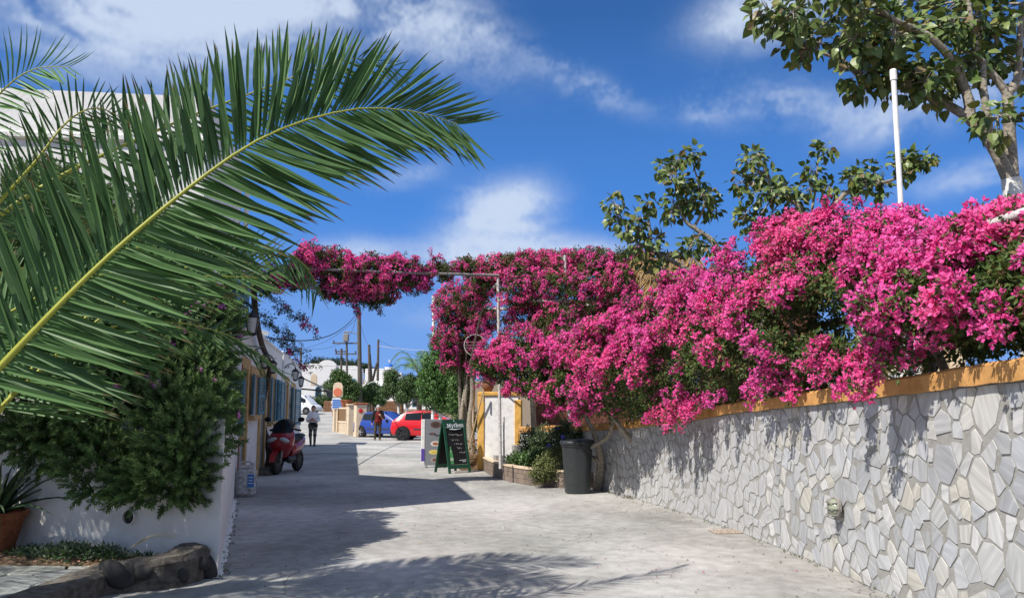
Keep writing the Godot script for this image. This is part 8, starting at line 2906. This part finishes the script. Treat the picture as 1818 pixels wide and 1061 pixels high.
# ---------------------------------------------------------------- people: bones blended into one skin, meshed as surface nets
func flesh(s: Shape, bones: Array, cell: float, blend: float) -> void:
	if bones.is_empty():
		return
	var lo := Vector3.ONE * 1e9
	var hi := Vector3.ONE * -1e9
	for b in bones:
		var r: float = maxf(b[2], b[3]) + cell * 2 + blend * 0.4
		for e in 2:
			lo = lo.min(b[e] - Vector3.ONE * r)
			hi = hi.max(b[e] + Vector3.ONE * r)
	var nx := int((hi.x - lo.x) / cell) + 2
	var ny := int((hi.y - lo.y) / cell) + 2
	var nz := int((hi.z - lo.z) / cell) + 2
	var f := PackedFloat32Array()
	f.resize(nx * ny * nz)
	f.fill(1.0)
	for b in bones:
		var a: Vector3 = b[0]
		var d: Vector3 = b[1] - a
		var l2 := maxf(d.length_squared(), 1e-9)
		var ra: float = b[2]
		var rb: float = b[3]
		var reach := maxf(ra, rb) + cell * 2 + blend
		var p0 := (a.min(b[1]) - Vector3.ONE * reach - lo) / cell
		var p1 := (a.max(b[1]) + Vector3.ONE * reach - lo) / cell
		for z in range(maxi(0, int(p0.z)), mini(nz, int(p1.z) + 1)):
			for y in range(maxi(0, int(p0.y)), mini(ny, int(p1.y) + 1)):
				for x in range(maxi(0, int(p0.x)), mini(nx, int(p1.x) + 1)):
					var p := lo + Vector3(x, y, z) * cell
					var t := clampf((p - a).dot(d) / l2, 0, 1)
					var q := (p - a - d * t).length() - lerpf(ra, rb, t)
					var i := (z * ny + y) * nx + x
					var o := f[i]
					var h := maxf(blend - absf(o - q), 0) / blend
					f[i] = minf(o, q) - h * h * blend * 0.25
	var verts := {}
	var norms := {}
	for z in nz - 1:
		for y in ny - 1:
			for x in nx - 1:
				var i := (z * ny + y) * nx + x
				var c := [f[i], f[i + 1], f[i + nx], f[i + nx + 1], f[i + nx * ny], f[i + nx * ny + 1], f[i + nx * ny + nx], f[i + nx * ny + nx + 1]]
				var neg := 0
				for k in 8:
					if c[k] < 0: neg += 1
				if neg == 0 or neg == 8:
					continue
				var sum := Vector3.ZERO
				var n := 0
				for e in [[0, 1], [2, 3], [4, 5], [6, 7], [0, 2], [1, 3], [4, 6], [5, 7], [0, 4], [1, 5], [2, 6], [3, 7]]:
					var u: float = c[e[0]]
					var w: float = c[e[1]]
					if (u < 0) != (w < 0):
						var t := u / (u - w)
						var pa := Vector3(e[0] & 1, (e[0] >> 1) & 1, e[0] >> 2)
						var pb := Vector3(e[1] & 1, (e[1] >> 1) & 1, e[1] >> 2)
						sum += pa.lerp(pb, t)
						n += 1
				verts[i] = lo + (Vector3(x, y, z) + sum / n) * cell
				norms[i] = Vector3(c[1] + c[3] + c[5] + c[7] - c[0] - c[2] - c[4] - c[6], c[2] + c[3] + c[6] + c[7] - c[0] - c[1] - c[4] - c[5], c[4] + c[5] + c[6] + c[7] - c[0] - c[1] - c[2] - c[3]).normalized()
	var sx := 1
	var sy := nx
	var sz := nx * ny
	for i in verts:
		for e in [[sx, sy, sz], [sy, sz, sx], [sz, sx, sy]]:
			var a: int = i - e[1]
			var b: int = i - e[2]
			var d: int = i - e[1] - e[2]
			if (f[i] < 0) != (f[i + e[0]] < 0) and verts.has(a) and verts.has(b) and verts.has(d):
				s.quads(verts[i], norms[i], verts[a], norms[a], verts[d], norms[d], verts[b], norms[b])

# fingers: four curled chains and a thumb that leaves the side of the palm
func hand(bones: Array, wrist: Vector3, dir: Vector3, palm: Vector3, side: float) -> void:
	var d := dir.normalized()
	var n := (palm - d * palm.dot(d)).normalized()
	var w := d.cross(n) * side
	bones.append([wrist, wrist + d * 0.085, 0.028, 0.03])
	bones.append([wrist + d * 0.03 + w * 0.02, wrist + d * 0.085 + w * 0.03, 0.018, 0.014])
	bones.append([wrist + d * 0.03 - w * 0.02, wrist + d * 0.085 - w * 0.03, 0.018, 0.014])
	for k in 4:
		var a := wrist + d * 0.085 + w * (k - 1.5) * 0.021
		var l: float = [0.068, 0.078, 0.072, 0.056][k]
		var m := a + (d * 0.85 + n * 0.5).normalized() * l * 0.55
		bones.append([a, m, 0.0095, 0.009])
		bones.append([m, m + (d * 0.35 + n * 0.95).normalized() * l * 0.5, 0.009, 0.0075])
	var th := wrist + d * 0.025 - w * 0.03
	bones.append([th, th + (d * 0.7 - w * 0.6 + n * 0.3).normalized() * 0.045, 0.013, 0.011])
	bones.append([th + (d * 0.7 - w * 0.6 + n * 0.3).normalized() * 0.045, th + (d * 0.7 - w * 0.6 + n * 0.3).normalized() * 0.045 + (d + n * 0.4).normalized() * 0.035, 0.011, 0.008])

func face_of(t: Node3D, head: Vector3, fwd: Vector3, skin_m: Material, lips: Material) -> void:
	# head at its centre; eyes, nose, mouth and ears on a skull of its own fine grid
	var rt := fwd.cross(Vector3.UP).normalized()
	var h := sh()
	var bones := [[head + Vector3(0, 0.035, 0) - fwd * 0.02, head + Vector3(0, 0.03, 0) + fwd * 0.02, 0.085, 0.08], [head + Vector3(0, -0.02, 0) + fwd * 0.015, head + Vector3(0, -0.075, 0) + fwd * 0.045, 0.066, 0.038], [head + fwd * 0.09 + Vector3(0, 0.005, 0), head + fwd * 0.112 + Vector3(0, -0.028, 0), 0.008, 0.014], [head + rt * 0.084 + Vector3(0, -0.005, 0), head + rt * 0.088 + Vector3(0, -0.03, 0), 0.016, 0.011], [head - rt * 0.084 + Vector3(0, -0.005, 0), head - rt * 0.088 + Vector3(0, -0.03, 0), 0.016, 0.011], [head + Vector3(0, -0.06, 0), head + Vector3(0, -0.16, 0) - fwd * 0.02, 0.052, 0.058]]
	flesh(h, bones, 0.011, 0.03)
	part(t, "head", h, skin_m)
	var e := sh()
	for sd in [-1.0, 1.0]:
		e.ball(head + fwd * 0.087 + rt * 0.033 * sd + Vector3(0, 0.008, 0), Vector3(0.013, 0.008, 0.013), 8, 6)
	part(t, "eyes", e, M.black)
	var m := sh()
	m.ball(head + fwd * 0.093 + Vector3(0, -0.055, 0), Vector3(0.022, 0.006, 0.012), 8, 5, facing(fwd))
	part(t, "mouth", m, lips)

func make_people() -> void:
	var skin_m := mat("skin", lin(0.47, 0.25, 0.17), 0.55)
	var lips := mat("lips", lin(0.35, 0.11, 0.09), 0.5)
	# walker in a white top, coming down the lane and looking at a phone
	var a := thing("person", "person in a white long-sleeved top and patterned trousers walking and looking at a phone", "person", w3(-8.4, 0, 34.3), 0.1)
	var f := Vector3(0, 0, 1)
	face_of(a, Vector3(0, 1.55, 0.04), Vector3(0, -0.25, 0.97).normalized(), skin_m, lips)
	var sk := sh()
	var hands := [[Vector3(0.2, 1.03, 0.2), Vector3(0.1, 1.07, 0.3), 0.036, 0.028], [Vector3(-0.2, 1.03, 0.2), Vector3(-0.08, 1.07, 0.3), 0.036, 0.028]]
	hand(hands, Vector3(0.1, 1.07, 0.3), Vector3(-0.6, 0.3, 0.6), Vector3(0, 0.5, -0.8), 1.0)
	hand(hands, Vector3(-0.08, 1.07, 0.3), Vector3(0.6, 0.3, 0.6), Vector3(0, 0.5, -0.8), -1.0)
	flesh(sk, hands, 0.009, 0.012)
	part(a, "hands", sk, skin_m)
	var top := sh()
	flesh(top, [[Vector3(0, 1.0, 0), Vector3(0, 1.22, 0), 0.135, 0.14], [Vector3(-0.1, 1.32, 0), Vector3(0.1, 1.32, 0), 0.105, 0.105], [Vector3(0, 1.2, 0), Vector3(0, 1.36, 0), 0.14, 0.11], [Vector3(0.06, 0.95, 0), Vector3(-0.06, 0.95, 0), 0.13, 0.13], [Vector3(0.17, 1.36, 0), Vector3(0.245, 1.1, 0.02), 0.062, 0.052], [Vector3(0.245, 1.1, 0.02), Vector3(0.13, 1.05, 0.25), 0.052, 0.038], [Vector3(-0.17, 1.36, 0), Vector3(-0.245, 1.1, 0.02), 0.062, 0.052], [Vector3(-0.245, 1.1, 0.02), Vector3(-0.11, 1.05, 0.25), 0.052, 0.038]], 0.018, 0.06)
	part(a, "top", top, mat("white_cotton", lin(0.75, 0.74, 0.74), 0.9))
	var tr := sh()
	flesh(tr, [[Vector3(-0.08, 0.86, 0), Vector3(0.08, 0.86, 0), 0.125, 0.125], [Vector3(0.09, 0.84, 0), Vector3(0.1, 0.46, 0.08), 0.095, 0.065], [Vector3(0.1, 0.46, 0.08), Vector3(0.09, 0.09, 0.06), 0.065, 0.048], [Vector3(-0.09, 0.84, 0), Vector3(-0.1, 0.47, -0.02), 0.095, 0.065], [Vector3(-0.1, 0.47, -0.02), Vector3(-0.1, 0.1, -0.2), 0.065, 0.048]], 0.018, 0.05)
	noise_tex("camouflage", 256, 0.02, 3, [[0.0, Color(0.12, 0.13, 0.12)], [0.45, Color(0.2, 0.2, 0.18)], [0.5, Color(0.62, 0.6, 0.56)], [1.0, Color(0.7, 0.68, 0.64)]], 51)
	part(a, "trousers", tr, mat("camouflage", lin(0.6, 0.6, 0.58), 0.9, {"tex": "camouflage", "scale": 1.6}))
	var sho := sh()
	flesh(sho, [[Vector3(0.09, 0.045, 0.03), Vector3(0.09, 0.035, 0.22), 0.045, 0.035], [Vector3(-0.1, 0.06, -0.22), Vector3(-0.1, 0.035, -0.04), 0.045, 0.035]], 0.014, 0.02)
	part(a, "shoes", sho, M.black)
	var hair := sh()
	flesh(hair, [[Vector3(0, 1.6, 0.0), Vector3(0, 1.62, 0.03), 0.1, 0.088], [Vector3(0, 1.56, -0.06), Vector3(0, 1.45, -0.06), 0.07, 0.05]], 0.014, 0.03)
	part(a, "hair", hair, mat("dark_hair", lin(0.03, 0.02, 0.015), 0.6))
	var bag := sh()
	bag.ball(Vector3(0.02, 0.93, 0.15), Vector3(0.17, 0.075, 0.06), 14, 8)
	bag.tube(curve([Vector3(0.16, 0.94, 0.12), Vector3(0.17, 0.95, 0.0), Vector3(0, 0.96, -0.15), Vector3(-0.17, 0.95, 0.0), Vector3(-0.14, 0.94, 0.12)], 16), [0.014], 6)
	for i in bag.v.size():
		bag.v[i] = a.transform * bag.v[i]
		bag.n[i] = a.transform.basis * bag.n[i]
	single("belt_bag", bag, M.black, "black belt bag worn by the person in the white top", "bag", a.transform * Vector3(0, 0.9, 0.15))
	var ph := sh()
	ph.box(a.transform * Vector3(0.01, 1.13, 0.36), Vector3(0.075, 0.145, 0.01), Basis(Vector3.RIGHT, -0.7), 0.004)
	single("mobile_phone", ph, mat("phone_red", lin(0.35, 0.02, 0.05), 0.4), "small red phone held by the person in the white top", "phone", a.transform * Vector3(0.01, 1.06, 0.36))
	# man in an open dark jacket and check shirt
	var b := thing("person", "person in dark jacket, red check shirt and grey cap by the blue car", "person", w3(-6.82, 0, 41.3), 0.25)
	face_of(b, Vector3(0, 1.62, 0.04), Vector3(0.1, -0.2, 0.97).normalized(), skin_m, lips)
	var hb := [[Vector3(0.24, 1.06, 0.1), Vector3(0.12, 1.2, 0.26), 0.04, 0.03], [Vector3(-0.29, 1.02, 0.0), Vector3(-0.3, 0.86, 0.02), 0.04, 0.03]]
	hand(hb, Vector3(0.12, 1.2, 0.26), Vector3(-0.5, 0.6, 0.3), Vector3(-0.4, 0, -0.8), 1.0)
	hand(hb, Vector3(-0.3, 0.86, 0.02), Vector3(0, -1, 0.1), Vector3(0.9, 0, 0.2), -1.0)
	var shb := sh()
	flesh(shb, hb, 0.009, 0.012)
	part(b, "hands", shb, skin_m)
	var st := sh()
	flesh(st, [[Vector3(0, 1.0, 0.02), Vector3(0, 1.28, 0.02), 0.135, 0.145], [Vector3(0, 1.28, 0.02), Vector3(0, 1.44, 0.0), 0.14, 0.08], [Vector3(-0.06, 0.93, 0.02), Vector3(0.06, 0.93, 0.02), 0.13, 0.13]], 0.018, 0.05)
	noise_tex("check", 128, 0.05, 2, [[0.0, Color(0.35, 0.1, 0.1)], [0.5, Color(0.75, 0.3, 0.28)], [1.0, Color(0.85, 0.7, 0.68)]], 53)
	part(b, "shirt", st, mat("check_shirt", lin(0.3, 0.1, 0.1), 0.9, {"tex": "check", "scale": 2.0}))
	var jk := sh()
	flesh(jk, [[Vector3(-0.12, 0.92, -0.02), Vector3(-0.14, 1.3, -0.02), 0.085, 0.085], [Vector3(0.12, 0.92, -0.02), Vector3(0.14, 1.3, -0.02), 0.085, 0.085], [Vector3(-0.05, 0.95, -0.06), Vector3(0.05, 1.32, -0.06), 0.11, 0.11], [Vector3(-0.13, 1.4, -0.01), Vector3(0.13, 1.4, -0.01), 0.09, 0.09], [Vector3(0.2, 1.42, 0), Vector3(0.29, 1.12, 0.0), 0.078, 0.066], [Vector3(0.29, 1.12, 0.0), Vector3(0.16, 1.17, 0.21), 0.062, 0.05], [Vector3(-0.2, 1.42, 0), Vector3(-0.28, 1.12, -0.02), 0.078, 0.066], [Vector3(-0.28, 1.12, -0.02), Vector3(-0.3, 0.9, 0.02), 0.062, 0.05]], 0.018, 0.05)
	part(b, "jacket", jk, mat("dark_cloth", lin(0.018, 0.019, 0.02), 0.9))
	var tb := sh()
	flesh(tb, [[Vector3(-0.08, 0.87, 0), Vector3(0.08, 0.87, 0), 0.125, 0.125], [Vector3(0.1, 0.85, 0), Vector3(0.1, 0.47, 0.02), 0.095, 0.068], [Vector3(0.1, 0.47, 0.02), Vector3(0.11, 0.08, 0.0), 0.068, 0.055], [Vector3(-0.1, 0.85, 0), Vector3(-0.12, 0.47, 0.03), 0.095, 0.068], [Vector3(-0.12, 0.47, 0.03), Vector3(-0.13, 0.08, 0.0), 0.068, 0.055]], 0.018, 0.05)
	part(b, "trousers", tb, mat("khaki", lin(0.06, 0.052, 0.035), 0.9))
	var sb := sh()
	flesh(sb, [[Vector3(0.11, 0.045, -0.03), Vector3(0.13, 0.035, 0.17), 0.046, 0.038], [Vector3(-0.13, 0.045, -0.03), Vector3(-0.16, 0.035, 0.17), 0.046, 0.038]], 0.014, 0.02)
	part(b, "shoes", sb, mat("tan_shoes", lin(0.16, 0.09, 0.06), 0.7))
	var cp := sh()
	flesh(cp, [[Vector3(0, 1.675, 0.02), Vector3(0, 1.7, 0.03), 0.1, 0.085], [Vector3(-0.05, 1.665, 0.12), Vector3(0.05, 1.665, 0.12), 0.022, 0.022]], 0.014, 0.03)
	part(b, "cap", cp, mat("grey_wool", lin(0.42, 0.42, 0.42), 0.9))
	# someone far up the lane in pale clothes, seen from behind
	var y := land(-17.5, 80)
	var c := thing("person", "distant person in a pale pink top and light shorts walking up the lane", "person", w3(-17.6, y, 80), PI + 0.1)
	face_of(c, Vector3(0, 1.6, 0.03), Vector3(0, 0, 1), skin_m, lips)
	var lc := sh()
	var lb := [[Vector3(0.1, 0.6, 0), Vector3(0.1, 0.45, 0.05), 0.075, 0.055], [Vector3(0.1, 0.45, 0.05), Vector3(0.1, 0.08, 0.02), 0.058, 0.036], [Vector3(-0.1, 0.6, 0), Vector3(-0.1, 0.46, 0.0), 0.075, 0.055], [Vector3(-0.1, 0.46, 0.0), Vector3(-0.1, 0.09, -0.12), 0.058, 0.036], [Vector3(0.1, 0.05, 0), Vector3(0.1, 0.035, 0.16), 0.04, 0.032], [Vector3(-0.1, 0.06, -0.14), Vector3(-0.1, 0.035, 0.02), 0.04, 0.032], [Vector3(0.2, 1.36, 0), Vector3(0.25, 1.1, -0.02), 0.05, 0.042], [Vector3(0.25, 1.1, -0.02), Vector3(0.24, 0.9, 0.08), 0.042, 0.03], [Vector3(-0.2, 1.36, 0), Vector3(-0.25, 1.1, -0.02), 0.05, 0.042], [Vector3(-0.25, 1.1, -0.02), Vector3(-0.24, 0.9, 0.06), 0.042, 0.03]]
	hand(lb, Vector3(0.24, 0.9, 0.08), Vector3(0, -1, 0.2), Vector3(-1, 0, 0), 1.0)
	hand(lb, Vector3(-0.24, 0.9, 0.06), Vector3(0, -1, 0.2), Vector3(1, 0, 0), -1.0)
	flesh(lc, lb, 0.016, 0.03)
	part(c, "limbs", lc, skin_m)
	var tc := sh()
	flesh(tc, [[Vector3(0, 0.98, 0), Vector3(0, 1.24, 0), 0.14, 0.15], [Vector3(-0.11, 1.36, 0), Vector3(0.11, 1.36, 0), 0.1, 0.1], [Vector3(0.18, 1.4, 0), Vector3(0.22, 1.26, 0), 0.075, 0.07], [Vector3(-0.18, 1.4, 0), Vector3(-0.22, 1.26, 0), 0.075, 0.07]], 0.02, 0.06)
	part(c, "top", tc, mat("pale_pink", lin(0.72, 0.58, 0.55), 0.9))
	var sc := sh()
	flesh(sc, [[Vector3(-0.08, 0.9, 0), Vector3(0.08, 0.9, 0), 0.135, 0.135], [Vector3(0.1, 0.88, 0), Vector3(0.1, 0.56, 0.03), 0.105, 0.09], [Vector3(-0.1, 0.88, 0), Vector3(-0.1, 0.56, 0.0), 0.105, 0.09]], 0.02, 0.05)
	part(c, "shorts", sc, mat("pale_shorts", lin(0.55, 0.62, 0.72), 0.9))
	var hc := sh()
	flesh(hc, [[Vector3(0, 1.65, 0.0), Vector3(0, 1.64, -0.03), 0.095, 0.09]], 0.016, 0.03)
	part(c, "hair", hc, mat("brown_hair", lin(0.06, 0.035, 0.02), 0.6))
